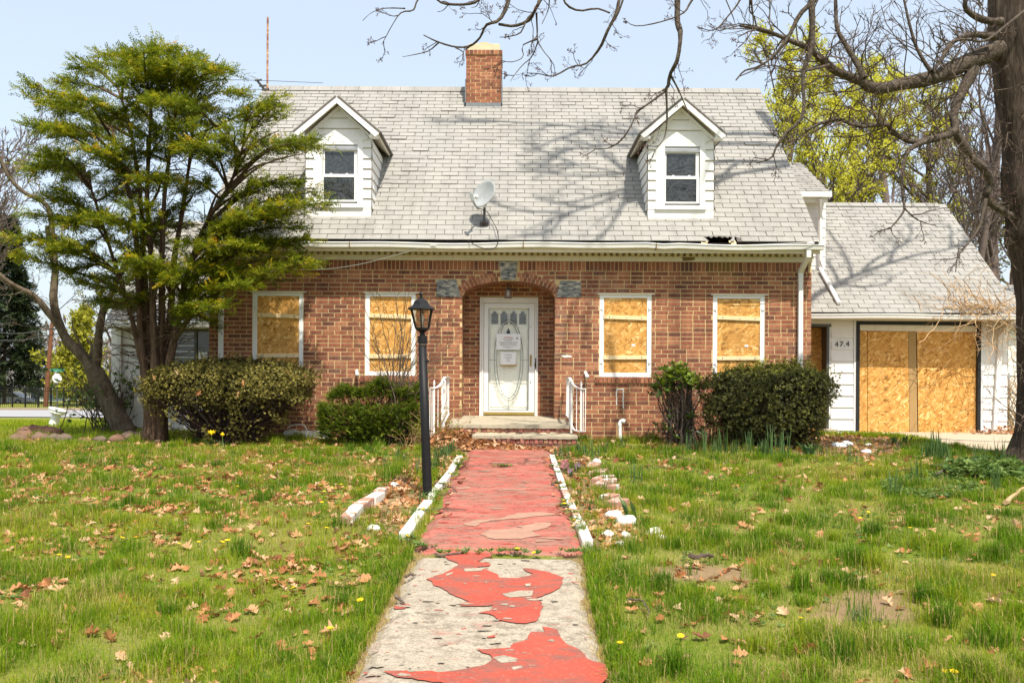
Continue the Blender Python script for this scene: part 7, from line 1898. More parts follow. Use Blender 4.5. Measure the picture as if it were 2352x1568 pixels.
for (px, py) in TIPS:
    off = -rng.uniform(.1, 1.5) if px > 480 else rng.uniform(-1.5, 1.3)
    if px > 600: off = -rng.uniform(.5, 1.3)
    tip = np.array(P(px, py, YY + off))
    # stem point from which the bough leaves: lower and nearer the middle
    best = None
    for p in SP:
        for q in p[8:]:
            dd = tip - q; L = np.linalg.norm(dd[[0, 1]]); rise = dd[2]
            cost = abs(rise - .32 * L) + .35 * L + rng.uniform(0, .25)
            if best is None or cost < best[0]: best = (cost, q)
    q = best[1]; mid = (q + tip) / 2 + np.array([0, 0, .10 * np.linalg.norm(tip - q)]) + rng.normal(0, .06, 3)
    B = spline([q, mid, tip], 12); BP.append(B)
    L = np.linalg.norm(tip - q); nb = int((11 + 26 * min(L, 2.2)) * (.8 if px > 480 else 1))
    if px > 480 and rng.random() < .18: continue
    for k in range(nb):
        u = rng.uniform(.12, 1.0) ** .75; i = min(int(u * 11), 10); b0 = B[i] + (B[i + 1] - B[i]) * (u * 11 - i); tg = norm(B[i + 1] - B[i])
        side = norm(np.cross(tg, [0, 0, 1.0])) * rng.choice([-1, 1]); bl_ = rng.uniform(.18, .56) * (1.15 - .5 * u)
        dd = norm(tg * .8 + side * rng.uniform(.25, 1.0) + np.array([0, 0, rng.uniform(-.25, .3)]))
        ns = int(2 + bl_ * 13); hue = np.clip(rng.normal(.42, .2) + .12 * (u - .5) + .12 * (dd[2]), 0, 1)
        for m_ in range(ns):
            w = (m_ + .5) / ns; c = b0 + dd * bl_ * w + np.array([0, 0, -.12 * (w * bl_) ** 1.2]); S.append(c); D.append(dd + rng.normal(0, .45, 3) + side * .0); T.append(np.clip(hue + rng.normal(0, .10) + (.10 if m_ == ns - 1 else 0), 0, .97 if rng.random() > .004 else 1))
S, D, T = np.array(S), np.array(D), np.array(T)
V, Fq, t_ = sprays(S, D, rng.uniform(.10, .20, len(S)), 5, .062, .018, T); print("yew sprays", len(S))
mesh_np("crown", V, [Fq], M['yew_leaf'], yew, tint=t_)
BP = np.stack(BP); V, Fq = tubes(BP, np.linspace(.028, .006, 12)[None].repeat(len(BP), 0), 5); mesh_np("boughs", V, [Fq], M['bark_yew'], yew)
# dead inner twigs
s, d, L, _ = children_of(np.stack([p[8:24] for p in SP]), 55, .0, 1, 1.15, 1, np.full(len(SP), .75)); A = branches(s, d, L, .18, -.02, 5); V, Fq = tubes(A, np.linspace(.009, .004, 5)[None].repeat(len(A), 0), 3); mesh_np("twigs", V, [Fq], M['bark_yew'], yew)

# ------------------------------------------------------------------ shrubs along the house
def prof_interp(prof, z):
    a = np.array(prof); return [np.interp(z, a[:, 0], a[:, k]) for k in range(1, a.shape[1])]
def bush(prof, Yc, n_shell, n_top, pw, seed):
    """points and outward normals on a clipped bush; prof rows (z, x centre, rx, ry)"""
    z0, z1 = prof[0][0], prof[-1][0]
    z = z0 + (z1 - z0) * rng.uniform(0, 1, n_shell) ** .8; cx, rx, ry = prof_interp(prof, z); a = rng.uniform(0, 6.283, n_shell)
    ca, sa = np.cos(a), np.sin(a); k = (np.abs(ca) ** pw + np.abs(sa) ** pw) ** (-1 / pw); r_ = 1.02 - np.abs(rng.normal(0, .13, n_shell))
    lump = 1 + .24 * (vnoise(a * 2.2, z * 5, 1.0, seed) - .5)
    c = np.stack([cx + rx * k * ca * r_ * lump, Yc + ry * k * sa * r_ * lump, z + rng.normal(0, .02, n_shell)], -1); nrm = np.stack([ca / 1, sa, np.full(n_shell, .35)], -1)
    a = rng.uniform(0, 6.283, n_top); rr_ = np.sqrt(rng.uniform(0, 1, n_top)); cx, rx, ry = prof_interp(prof, np.full(n_top, z1 - .03)); ca, sa = np.cos(a), np.sin(a); k = (np.abs(ca) ** pw + np.abs(sa) ** pw) ** (-1 / pw)
    x, y = cx + rx * k * ca * rr_ * 1.02, Yc + ry * k * sa * rr_
    t = np.stack([x, y, z1 + .16 * (vnoise(x, y, .35, seed + 1) - .5) - .16 * rr_ ** 3 + np.abs(rng.normal(0, .03, n_top)) * (rng.random(n_top) < .3) - rng.uniform(0, .05, n_top)], -1)
    return np.concatenate([c, t]), np.concatenate([nrm, np.stack([ca * .3 * rr_, sa * .3 * rr_, np.ones(n_top)], -1)])
def stems_to(b_, pts, n, r, mat, name, parent, K=7):
    e = pts[rng.choice(len(pts), n)]; s = np.array(b_) + rng.normal(0, 1, (n, 3)) * np.array([.14, .08, 0]); m_ = s + (e - s) * .45 + rng.normal(0, .06, (n, 3)) - np.array([0, 0, .05])
    u = np.linspace(0, 1, K)[None, :, None]; A = (1 - u) ** 2 * s[:, None] + 2 * u * (1 - u) * m_[:, None] + u * u * e[:, None] + rng.normal(0, .012, (n, K, 3))
    V, Fq = tubes(A, np.linspace(r, r * .25, K)[None].repeat(n, 0), 4); return mesh_np(name, V, [Fq], M[mat], parent)
def px_prof(rows, Y, zs=None):
    out = []
    for py, xa_, xb_, ry in rows: a, b_ = P(xa_, py, Y), P(xb_, py, Y); out.append(((a.z + b_.z) / 2, (a.x + b_.x) / 2, (b_.x - a.x) / 2, ry))
    return sorted(out)
BY = 15.55
pr = px_prof([(1020, 440, 590, .28), (985, 395, 635, .45), (940, 358, 700, .62), (900, 334, 726, .72), (874, 328, 732, .75), (852, 352, 712, .66), (836, 410, 670, .42)], BY)
bl_ = Vector((P(520, 1020, BY).x, BY, float(G(BY)))); az = thing("azalea_bush", bl_, "wide boxy olive azalea bush with bare dark lower stems under the first window", "bush")
c, nn_ = bush(pr, BY, 9500, 5200, 2.6, 3); zf = (c[:, 2] - pr[0][0]) / (pr[-1][0] - pr[0][0])
keep = rng.random(len(c)) < np.clip(np.where(zf > .58, 1.0, .10 + .45 * (vnoise(c[:, 0], c[:, 2], .25, 9) > .58)), 0, 1); c, nn_, zf = c[keep], nn_[keep], zf[keep]
V, Fq, t_ = rosettes(c, nn_ + rng.normal(0, .45, c.shape), 6, .033, .014, np.clip(.48 + rng.normal(0, .2, len(c)), 0, 1)); mesh_np("foliage", V, [Fq], M['azalea_leaf'], az, tint=t_)
stems_to(bl_, c, 520, .011, 'twig_dark', "stems", az); stems_to(bl_, c, 26, .026, 'bark_limb', "branches", az)
# interior leaves keep the mass dense
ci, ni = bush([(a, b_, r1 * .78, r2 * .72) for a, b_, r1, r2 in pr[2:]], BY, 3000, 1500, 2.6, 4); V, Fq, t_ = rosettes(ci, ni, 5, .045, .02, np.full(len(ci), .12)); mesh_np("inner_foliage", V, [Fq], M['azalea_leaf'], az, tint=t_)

n_ = 260; s_ = c[rng.choice(len(c), n_)]; A = branches(s_, s_ - np.array(bl_) - np.array([0, 0, .3]) + rng.normal(0, .3, (n_, 3)), rng.uniform(.06, .24, n_), .12, .08, 5); V, Fq = tubes(A, np.full((n_, 5), .0028), 3); put(mesh_np("stray_twigs", V, [Fq], M['twig_dark'], az), kind="stuff")
V, Fq, t_ = rosettes(A[:, 2:].reshape(-1, 3), rand_dirs(n_ * 3), 5, .032, .014, rng.uniform(.3, .9, n_ * 3)); mesh_np("stray_leaves", V, [Fq], M['azalea_leaf'], az, tint=t_)
HYr = 15.55
pr = px_prof([(1028, 1690, 1850, .25), (1000, 1650, 1880, .45), (955, 1618, 1905, .60), (905, 1606, 1916, .64), (878, 1604, 1914, .62), (860, 1635, 1890, .54), (850, 1690, 1860, .36)], HYr)
bl_ = Vector((P(1760, 1025, HYr).x, HYr, float(G(HYr)))); hg = thing("clipped_hedge", bl_, "dark clipped hedge with fresh green tips below the last boarded window", "hedge")
c, nn_ = bush(pr, HYr, 8600, 4000, 2.7, 13); zf = (c[:, 2] - pr[0][0]) / (pr[-1][0] - pr[0][0]); keep = rng.random(len(c)) < np.where(zf > .25, .80, .35); keep &= ~((vnoise(c[:, 0], c[:, 2], .16, 22) < .30) & (zf < .75)); c, nn_, zf = c[keep], nn_[keep], zf[keep]
V, Fq, t_ = rosettes(c, nn_ + rng.normal(0, .5, c.shape), 6, .034, .015, np.clip(.34 + .25 * (zf > .93) + .3 * (vnoise(c[:, 0], c[:, 2], .3, 17) - .5) + rng.normal(0, .16, len(c)), 0, 1)); mesh_np("foliage", V, [Fq], M['hedge_leaf'], hg, tint=t_)
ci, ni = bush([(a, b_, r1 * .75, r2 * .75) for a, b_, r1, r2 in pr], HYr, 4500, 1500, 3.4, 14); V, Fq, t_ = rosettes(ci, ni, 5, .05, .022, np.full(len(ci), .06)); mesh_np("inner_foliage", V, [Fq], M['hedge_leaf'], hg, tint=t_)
stems_to(bl_, c, 420, .009, 'twig_dark', "stems", hg)
top = c[(zf > .95)]; top = top[rng.choice(len(top), 150)]; A = branches(top, np.stack([rng.normal(0, .3, 150), rng.normal(0, .3, 150), np.ones(150)], -1), rng.uniform(.05, .20, 150), .08, 0, 4); V, Fq, t_ = rosettes(A.reshape(-1, 3), np.tile(np.array([[0, 0, 1.0]]), (600, 1)) + rng.normal(0, .2, (600, 3)), 5, .045, .017, rng.uniform(.6, 1, 600)); mesh_np("new_shoots", V, [Fq], M['hedge_leaf'], hg, tint=t_)

for cc_, par, mm_, n_ in ((c, hg, 'hedge_leaf', 160),):
    s_ = cc_[rng.choice(len(cc_), n_)]; A = branches(s_, s_ - np.array(bl_) - np.array([0, 0, .4]) + rng.normal(0, .3, (n_, 3)), rng.uniform(.06, .22, n_), .12, .05, 5); V, Fq = tubes(A, np.full((n_, 5), .0028), 3); put(mesh_np("stray_twigs", V, [Fq], M['twig_dark'], par), kind="stuff")
    V, Fq, t_ = rosettes(A[:, 2:].reshape(-1, 3), rand_dirs(n_ * 3), 5, .034, .015, rng.uniform(.3, 1, n_ * 3)); mesh_np("stray_leaves", V, [Fq], M[mm_], par, tint=t_)
# rhododendron
RYd = 15.7; rb_ = Vector((P(1570, 1030, RYd).x, RYd, float(G(RYd)))); rh = thing("rhododendron", rb_, "leggy rhododendron with a glossy green top over bare crooked stems", "shrub")
ends = [(1510, 875), (1530, 860), (1550, 850), (1570, 858), (1590, 862), (1600, 880), (1515, 890), (1545, 880), (1575, 885), (1500, 905), (1530, 905), (1560, 900), (1540, 950), (1580, 960), (1520, 985), (1560, 1000), (1600, 990), (1545, 865), (1585, 872), (1555, 868)]
E = []
for px, py in ends:
    for _ in range(13 if py < 900 else 5):
        E.append(list(P(px + rng.normal(0, 10), py + rng.normal(0, 8), RYd + rng.uniform(-.32, .32))))
E = np.array(E); stems_to(rb_, E, 46, .022, 'bark_limb', "stems", rh, 9); stems_to(rb_ + Vector((0, 0, .35)), E + rng.normal(0, .06, E.shape) - np.array([0, 0, .08]), 170, .005, 'twig_grey', "twigs", rh)
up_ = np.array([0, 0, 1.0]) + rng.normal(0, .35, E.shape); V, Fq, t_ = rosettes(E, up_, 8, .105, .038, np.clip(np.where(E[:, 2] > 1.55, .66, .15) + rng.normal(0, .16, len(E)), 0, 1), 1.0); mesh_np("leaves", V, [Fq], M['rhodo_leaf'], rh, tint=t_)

# low bright yew under the second window
LYw = 15.75; lw = Vector((P(850, 1008, LYw).x, LYw, float(G(LYw)))); ly = thing("low_yew", lw, "low spreading bright green yew under the second boarded window", "bush")
S, D, T = [], [], []
for k in range(5200):
    px = rng.uniform(738, 962); top_y = 884 + 26 * abs((px - 880) / 120) ** 2 + 10 * math.sin(px * .07); py = top_y + (1003 - top_y) * rng.uniform(0, 1) ** 1.3; gap = (915 < py < 932 and px < 930)
    if px < 770 and py < 900 + (770 - px) * .2: continue
    if gap and rng.random() < .75: continue
    dep = rng.uniform(-.55, .15) * (1 if py > 925 else .7); S.append(list(P(px, py, LYw + dep))); D.append([(px - 850) / 110 * .7, -.8, .35 + .3 * (py < 925)]); T.append(np.clip(rng.normal(.5, .2) - .1 * (py > 985), 0, 1))
S, D, T = np.array(S), np.array(D, float) + rng.normal(0, .45, (len(S), 3)), np.array(T)
V, Fq, t_ = sprays(S, D, rng.uniform(.08, .15, len(S)), 6, .042, .014, T); mesh_np("foliage", V, [Fq], M['yew_low'], ly, tint=t_); stems_to(lw, S, 200, .010, 'twig_dark', "stems", ly)
# bare budding shrub in front of the second window
fb_ = Vector((P(905, 1005, 15.5).x, 15.5, float(G(15.5)))); fs_ = thing("bare_shrub", fb_, "thin bare shrub with tiny yellow buds fanning up before the second window", "shrub")
E2 = [(800, 720), (830, 680), (858, 668), (880, 700), (905, 660), (930, 660), (960, 700), (985, 690), (1010, 690), (1040, 720), (1077, 744), (1068, 800), (1010, 780), (930, 740), (890, 760), (850, 760), (870, 800), (820, 790), (960, 780), (945, 640), (915, 700), (990, 740), (1055, 770), (840, 830), (1020, 820)]
A = []
for px, py in E2:
    s = fb_ + Vector((rng.normal(.05, .12), rng.normal(0, .1), 0)); e = P(px, py, 15.5 + rng.uniform(-.4, .3)); m_ = s + (e - s) * .5 + Vector((-(e.x - s.x) * .22, 0, .12)); A.append(spline([tuple(s), tuple(m_), tuple(e)], 10) + rng.normal(0, .012, (10, 3)))
A = np.stack(A); Ln = np.full(len(A), 1.3); s, d, L, _ = children_of(A, 7, .3, 1, .55, .33, Ln, .1); B = branches(s, d, L, .1, .03, 6); s, d, L3, _ = children_of(B, 3, .3, 1, .5, .4, L); Cc = branches(s, d, L3, .1, .02, 4)
V, Fx = merge(tubes(A, np.linspace(.010, .0035, 10)[None].repeat(len(A), 0), 5), tubes(B, np.linspace(.0042, .002, 6)[None].repeat(len(B), 0), 3), tubes(Cc, np.linspace(.0026, .0016, 4)[None].repeat(len(Cc), 0), 3)); mesh_np("stems", V, Fx, M['twig_grey'], fs_)
c = np.concatenate([B[:, 2:].reshape(-1, 3), Cc[:, 1:].reshape(-1, 3)]); c = c[rng.random(len(c)) < .55]; V, Fq = diamonds(c, rand_dirs(len(c)), rand_dirs(len(c)), rng.uniform(.012, .026, len(c)), .010); mesh_np("buds", V, [Fq], M['bud'], fs_, tint=np.repeat(rng.uniform(0, 1, len(c)), 4))
# dry stems by the steps
db_ = Vector((P(985, 1018, 15.3).x, 15.3, float(G(15.3)))); ds = thing("straggly_shrub", db_, "straggly half dead shrub growing through the railing beside the steps", "shrub")
n = 120; s = np.array(db_) + rng.normal(0, 1, (n, 3)) * np.array([.20, .12, 0]); A = branches(s, np.stack([rng.normal(.05, .55, n), rng.normal(0, .4, n), np.ones(n)], -1), rng.uniform(.25, .75, n), .2, -.04, 6); V, Fq = tubes(A, np.linspace(.006, .003, 6)[None].repeat(n, 0), 3); mesh_np("stems", V, [Fq], M['vine'], ds)
c = A[:, 3:].reshape(-1, 3); c = c[rng.random(len(c)) < .8]; c = np.repeat(c, 2, 0) + rng.normal(0, .03, (2 * len(c), 3)); V, Fq, t_ = rosettes(c, rand_dirs(len(c)) + np.array([0, 0, .6]), 4, .026, .012, rng.uniform(.1, .8, len(c))); mesh_np("foliage", V, [Fq], M['bud'], ds, tint=t_)
# dry vines on the garage corner
vb = Vector((P(2296, 715, 18.9).x, 18.9, P(2296, 715, 18.9).z)); vn = thing("dry_vine", vb, "tangle of dry tan vine spilling over the garage gutter and roof edge", "vine")
n = 70; px = np.clip(rng.normal(2270, 45, n), 2130, 2350); s = np.array([list(P(a, 716 + rng.normal(0, 8), 18.85)) for a in px]); A = branches(s, np.stack([rng.normal(-.5, .8, n), np.where(rng.random(n) < .6, .6, -.15), rng.normal(.15, .6, n)], -1), rng.uniform(.5, 1.9, n), .34, -.02, 10)
gz_min = gzE + (np.clip(A[:, :, 1], gyE, gyR) - gyE) * gu.z / gu.y + .05; A[:, :, 2] = np.where(A[:, :, 1] > gyE, np.maximum(A[:, :, 2], gz_min), A[:, :, 2]); V, Fq = tubes(A, np.linspace(.009, .004, 10)[None].repeat(n, 0), 3); mesh_np("stems", V, [Fq], M['vine'], vn)
n = 46; s = np.array([list(P(rng.uniform(2235, 2345), 730, 19.15)) for _ in range(n)]); A = branches(s, np.stack([rng.normal(0, .5, n), rng.normal(-.1, .1, n), -np.ones(n)], -1), rng.uniform(.4, 1.5, n), .3, 0, 9); A[:, :, 1] = np.minimum(A[:, :, 1], 19.3); V, Fq = tubes(A, np.linspace(.007, .003, 9)[None].repeat(n, 0), 3); mesh_np("hanging_stems", V, [Fq], M['vine'], vn)
bb_ = Vector((P(2350, 1000, 20.6).x, 20.6, .55)); bs = thing("dry_brush", bb_, "dry brown brush filling the gap beside the garage end", "shrub")
n = 150; s = np.array(bb_) + rng.normal(0, 1, (n, 3)) * np.array([.5, .3, 0]); A = branches(s, np.stack([rng.normal(0, .35, n), rng.normal(0, .25, n), np.ones(n)], -1), rng.uniform(1.0, 3.0, n), .22, -.03, 8); V, Fq = tubes(A, np.linspace(.010, .004, 8)[None].repeat(n, 0), 3); mesh_np("stems", V, [Fq], M['vine'], bs)

# ------------------------------------------------------------------ lawn: grass, weeds, leaves, flowers
PATHP = np.vstack([LE, LE2, RE2[::-1], RE[::-1]])
def keepout(X, Y):
    k_ = in_poly(X, Y, PATHP) | ((Y > 16.45) & (X > -5.3) & (X < 5.25) & (Y < 24)) | ((Y > 18.9) & (X > -8) & (X < 10.2) & (Y < 26)) | ((X > 7.0) & (Y > 15.0) & (Y < 19.5) & in_poly(X, Y, np.array(pl)))
    k_ |= (Y > 14.9) & (X > -1.05) & (X < .98) & (Y < 17)
    return k_
pl = [(6.95, 19.42)] + [tuple(q) for q in DR[1:]] + [(17.5, DR[-1][1]), (17.5, 19.42)]
def scatter(n, y0, y1, pw):
    Y = y0 + (y1 - y0) * rng.uniform(0, 1, n) ** pw; X = rng.uniform(-1, 1, n) * (.56 * Y + .4); keep = rng.random(n) < (.56 * Y + .4) / (.56 * y1 + .4) * 1.0 + .0; return X[keep], Y[keep]
n = 1500000
X, Y = scatter(n, 4.4, 17.2, 1.0); w = np.minimum(1, (6.5 / Y) ** 1.25); k_ = rng.random(len(X)) < w; X, Y = X[k_], Y[k_]
bare_ = np.zeros(len(X))
for q in BARE: bare_ = np.maximum(bare_, soft_poly(X, Y, q, .07) * .97)
for q in (LEFT_BED, RIGHT_BED): bare_ = np.maximum(bare_, in_poly(X, Y, q) * .86)
n1_ = vnoise(X, Y, .55, 1); n2_ = vnoise(X, Y, 1.7, 2); n3_ = vnoise(X, Y, .22, 3)
dens = np.clip(.42 + .9 * (n1_ - .35) + .5 * (n2_ - .5), .30, 1) * (1 - bare_)
k_ = (rng.random(len(X)) < dens) & ~keepout(X, Y); X, Y, n1_, n2_, n3_ = X[k_], Y[k_], n1_[k_], n2_[k_], n3_[k_]
h = (.022 + .095 * n1_ ** 1.5 * n3_ * 2) * rng.uniform(.6, 1.4, len(X)) * (.8 + .5 * n2_)
tint = np.clip(.46 + .60 * (n2_ - .5) - .40 * (n3_ - .5) + .35 * (vnoise(X, Y, .35, 12) - .5) + rng.normal(0, .12, len(X)), 0, .8); straw = rng.random(len(X)) < .11 + .22 * (vnoise(X, Y, .9, 8) > .6); tint = np.where(straw, rng.uniform(.86, 1, len(X)), tint)
# tufts
nt = 900; tx, ty = scatter(int(nt * 1.9), 4.6, 16.6, .8); k_ = ~keepout(tx, ty); tx, ty = tx[k_][:nt], ty[k_][:nt]; m_ = rng.integers(60, 150, len(tx)); th = rng.uniform(.06, .15, len(tx)) * (1 + .25 * (rng.random(len(tx)) < .25)); sgm = rng.uniform(.035, .085, len(tx))
tx = np.concatenate([tx, rng.uniform(.9, 4.6, 75)]); ty = np.concatenate([ty, rng.uniform(5.0, 9.5, 75)]); m_ = np.concatenate([m_, rng.integers(130, 260, 75)]); th = np.concatenate([th, rng.uniform(.10, .19, 75)]); sgm = np.concatenate([sgm, rng.uniform(.04, .075, 75)])
# dense grass along the walk
ge_ = []
for E_, sd in ((LE, -1), (RE, 1)):
    for yy in np.arange(5.0, 8.1, .03): ge_.append((np.interp(yy, E_[:, 1], E_[:, 0]) + sd * abs(rng.normal(.05, .10)), yy + rng.normal(0, .03)))
fr_ = np.array([(np.interp(yy, E_[:, 1], E_[:, 0]) + sd * rng.normal(.05, .06), yy) for E_, sd in ((LE, -1), (RE, 1)) for yy in np.arange(4.9, 8.0, .02)]); ge_ = np.array(ge_); tx, ty = np.concatenate([tx, ge_[:, 0]]), np.concatenate([ty, ge_[:, 1]]); m_ = np.concatenate([m_, np.full(len(ge_), 44)]); th = np.concatenate([th, rng.uniform(.07, .15, len(ge_))]); sgm = np.concatenate([sgm, np.full(len(ge_), .035)])
ti = np.repeat(np.arange(len(tx)), m_); X2 = tx[ti] + rng.normal(0, 1, len(ti)) * sgm[ti]; Y2 = ty[ti] + rng.normal(0, 1, len(ti)) * sgm[ti]; h2 = th[ti] * rng.uniform(.5, 1.25, len(ti)); tt2 = rng.uniform(.05, .62, len(tx)); t2 = np.clip(tt2[ti] + rng.normal(0, .1, len(ti)), 0, .8); t2 = np.where(rng.random(len(ti)) < .08, .93, t2)
k_ = ~in_poly(X2, Y2, PATHP) & (Y2 < 16.5) & ~((in_poly(X2, Y2, BARE[2]) | in_poly(X2, Y2, BARE[0]) | in_poly(X2, Y2, BARE[1])) & (rng.random(len(X2)) < .8)); X2, Y2, h2, t2, ti = X2[k_], Y2[k_], h2[k_], t2[k_], ti[k_]
XF = np.repeat(fr_[:, 0], 16) + rng.normal(0, .035, len(fr_) * 16); YF_ = np.repeat(fr_[:, 1], 16) + rng.normal(0, .02, len(fr_) * 16)
X2, Y2, h2, t2 = np.concatenate([X2, XF]), np.concatenate([Y2, YF_]), np.concatenate([h2, rng.uniform(.02, .06, len(XF))]), np.concatenate([t2, rng.uniform(.84, 1, len(XF))])
# far lawn beyond the house corners
X3 = np.concatenate([rng.uniform(-22, -5, 42000), rng.uniform(5.6, 8.5, 9000)]); Y3 = np.concatenate([rng.uniform(16, 32, 42000), rng.uniform(16, 19, 9000)]); k_ = ~keepout(X3, Y3) & ~(soft_poly(X3, Y3, BARE[2], .2) > .4) & (np.abs(X3) < .6 * Y3 + 1); X3, Y3 = X3[k_], Y3[k_]; h3 = rng.uniform(.05, .12, len(X3)); t3 = np.clip(rng.normal(.6, .15, len(X3)), 0, .8)
XA, YA, HA, TA = np.concatenate([X, X2, X3]), np.concatenate([Y, Y2, Y3]), np.concatenate([h, h2, h3]), np.concatenate([tint, t2, t3]); WA = np.concatenate([np.full(len(X), .0036), np.full(len(X2), .0048), np.full(len(X3), .010)]) * (1 + np.clip(YA - 8, 0, 8) * .07)
N = len(XA); print("grass blades", N)
az_ = rng.uniform(0, 6.283, N); ln = np.abs(rng.normal(0, .55, N)); ctr = np.concatenate([np.zeros(len(X)), np.ones(len(X2)), np.zeros(len(X3))]) > 0
dx, dy = np.cos(az_) * ln, np.sin(az_) * ln
b0 = np.stack([XA, YA, GZ(XA, YA) - .004], -1); sd = np.stack([np.cos(az_ + 1.57), np.sin(az_ + 1.57), np.zeros(N)], -1) * (WA / 2)[:, None]
mid = b0 + np.stack([dx * HA * .30, dy * HA * .30, HA * .62], -1); tip = b0 + np.stack([dx * HA * .95, dy * HA * .95, HA * np.maximum(.35, 1 - .28 * ln)], -1)
V = np.stack([b0 - sd, b0 + sd, mid + sd * .8, mid - sd * .8, tip], 1).reshape(-1, 3); i5 = np.arange(N)[:, None] * 5
put(mesh_np("grass", V, [i5 + np.array([[0, 1, 2, 3]]), i5 + np.array([[3, 2, 4]])], M['grass'], tint=np.repeat(TA, 5)), kind="stuff")

# broad weeds and clover
def cover(name, n, fx_, mat, L, W, nl, hgt=.03):
    XY = np.array([fx_() for _ in range(n)]); k_ = ~keepout(XY[:, 0], XY[:, 1]); XY = XY[k_]; c = np.stack([XY[:, 0], XY[:, 1], GZ(XY[:, 0], XY[:, 1]) + rng.uniform(.005, hgt, len(XY))], -1)
    V, Fq, t_ = rosettes(c, np.tile(np.array([[0, 0, 1.0]]), (len(c), 1)) + rng.normal(0, .25, c.shape), nl, L, W, rng.uniform(0, 1, len(c)), 1.0); put(mesh_np(name, V, [Fq], M[mat], tint=t_), kind="stuff")
def in_px(pts):
    q = gpoly(pts); lo_, hi_ = q.min(0), q.max(0)
    def f():
        while True:
            p_ = rng.uniform(lo_, hi_)
            if in_poly(np.array([p_[0]]), np.array([p_[1]]), q)[0]: return p_
    return f
cover("ground_ivy", 420, in_px([(2170, 1080), (2240, 1068), (2330, 1070), (2352, 1085), (2352, 1120), (2250, 1108), (2180, 1100)]), 'clover', .075, .055, 5, .13)
cover("clover_patch", 1500, in_px([(2020, 1110), (2120, 1085), (2230, 1105), (2270, 1135), (2150, 1150), (2040, 1140)]), 'clover', .035, .022, 4, .05)
nw = 2600; XW, YW = scatter(nw * 3, 4.7, 14, .9); sel = (vnoise(XW, YW, .6, 31) > .56); XW, YW = XW[sel][:nw], YW[sel][:nw]; it = iter(zip(XW, YW)); cover("lawn_weeds", len(XW), lambda: np.array(next(it)), 'clover', .038, .015, 6, .02)

# fallen oak leaves
def leaf_mesh(sd):
    r_ = np.random.default_rng(sd)
    half = [(.012, -.16), (.03, -.02), (.20, .10), (.30, .24), (.13, .34), (.34, .50), (.40, .58), (.16, .66), (.27, .80), (.14, .86), (.0, 1.0)]
    c1, c2_, c3 = r_.uniform(-.3, 1.0), r_.uniform(-.7, .7), r_.uniform(-.6, .8)
    f = lambda x, y: (x, y - .4, c1 * x * x + .35 * abs(x) + c2_ * (y - .4) ** 2 + c3 * x * (y - .4) + .03 * math.sin(9 * y + sd))
    v, fs = [], []
    for x, y in half:
        xl, xr, yl, yr = x * r_.uniform(.75, 1.2), x * r_.uniform(.75, 1.2), y + .05 * x, y + .05 * x
        v += [f(-xl, yl), f(0, y), f(xr, yr)]
    for q in range(len(half) - 1):
        e = 3 * q
        for u in (0, 1): fs += [(e + u, e + u + 1, e + 4 + u), (e + u, e + 4 + u, e + 3 + u)]
    return np.array(v), np.array(fs)
LM = [leaf_mesh(s_) for s_ in range(6)]
XL_, YL_ = scatter(21000, 4.8, 16.4, .9)
ld = np.where(XL_ < -1, .42, .17) * (.25 + 1.5 * np.clip(vnoise(XL_, YL_, .8, 41) - .3, 0, 1)) * np.where((XL_ < -2.5) & (YL_ > 6.5), 1.5, 1); k_ = (rng.random(len(XL_)) < ld * 2.4) & ~keepout(XL_, YL_); XL_, YL_ = XL_[k_], YL_[k_]
lp = [np.stack([XL_, YL_, rng.uniform(.05, .125, len(XL_)), np.zeros(len(XL_))], -1)]
for q, n_ in ((LEFT_BED, 330), (RIGHT_BED, 330), (BARE[2], 620)):
    f = in_px([(0, 0)]) if False else None; lo_, hi_ = q.min(0), q.max(0); p_ = rng.uniform(lo_, hi_, (n_ * 4, 2)); p_ = p_[in_poly(p_[:, 0], p_[:, 1], q)][:n_]; p_ = p_[~in_poly(p_[:, 0], p_[:, 1], PATHP)]; lp.append(np.stack([p_[:, 0], p_[:, 1], rng.uniform(.06, .11, len(p_)), np.zeros(len(p_))], -1))
# drift of leaves against the steps
n_ = 900; px_ = rng.uniform(985, 1290, n_); a = np.clip(1 - (px_ - 1000) / 260, .08, 1); yb2 = rng.uniform(14.55, 15.45, n_); p_ = np.stack([(px_ - CX) * yb2 / F, yb2], -1); hp = np.clip(.34 * a * np.clip((yb2 - 14.4) / .8, 0, 1) * rng.uniform(.5, 1, n_), 0, .34)
k_ = ~((yb2 > 14.98) & (px_ > 1095)) ; lp.append(np.stack([p_[k_, 0], p_[k_, 1], rng.uniform(.07, .12, k_.sum()), hp[k_]], -1))
n_ = 60; yb2 = rng.uniform(9, 14.5, n_); sdx = rng.choice([-1, 1], n_); lp.append(np.stack([sdx * (rng.uniform(.5, .72, n_)) - .06, yb2, rng.uniform(.05, .09, n_), np.full(n_, .04)], -1))
n_ = 140; p_ = np.stack([rng.normal(9.75, .5, n_), rng.uniform(18.6, 19.3, n_)], -1); lp.append(np.stack([p_[:, 0], p_[:, 1], rng.uniform(.08, .13, n_), np.abs(rng.normal(0, .07, n_))], -1))
LP_ = np.concatenate(lp); LP_ = LP_[np.argsort(-LP_[:, 2] / LP_[:, 1])]; print("leaves", len(LP_))
def leaf_frame():
    e = rng.normal(0, .38, 2); return Matrix.Rotation(rng.uniform(0, 6.283), 3, 'Z') @ Matrix.Rotation(e[0], 3, 'X') @ Matrix.Rotation(e[1], 3, 'Y')
srcs = [None] * len(LM); nI = 300
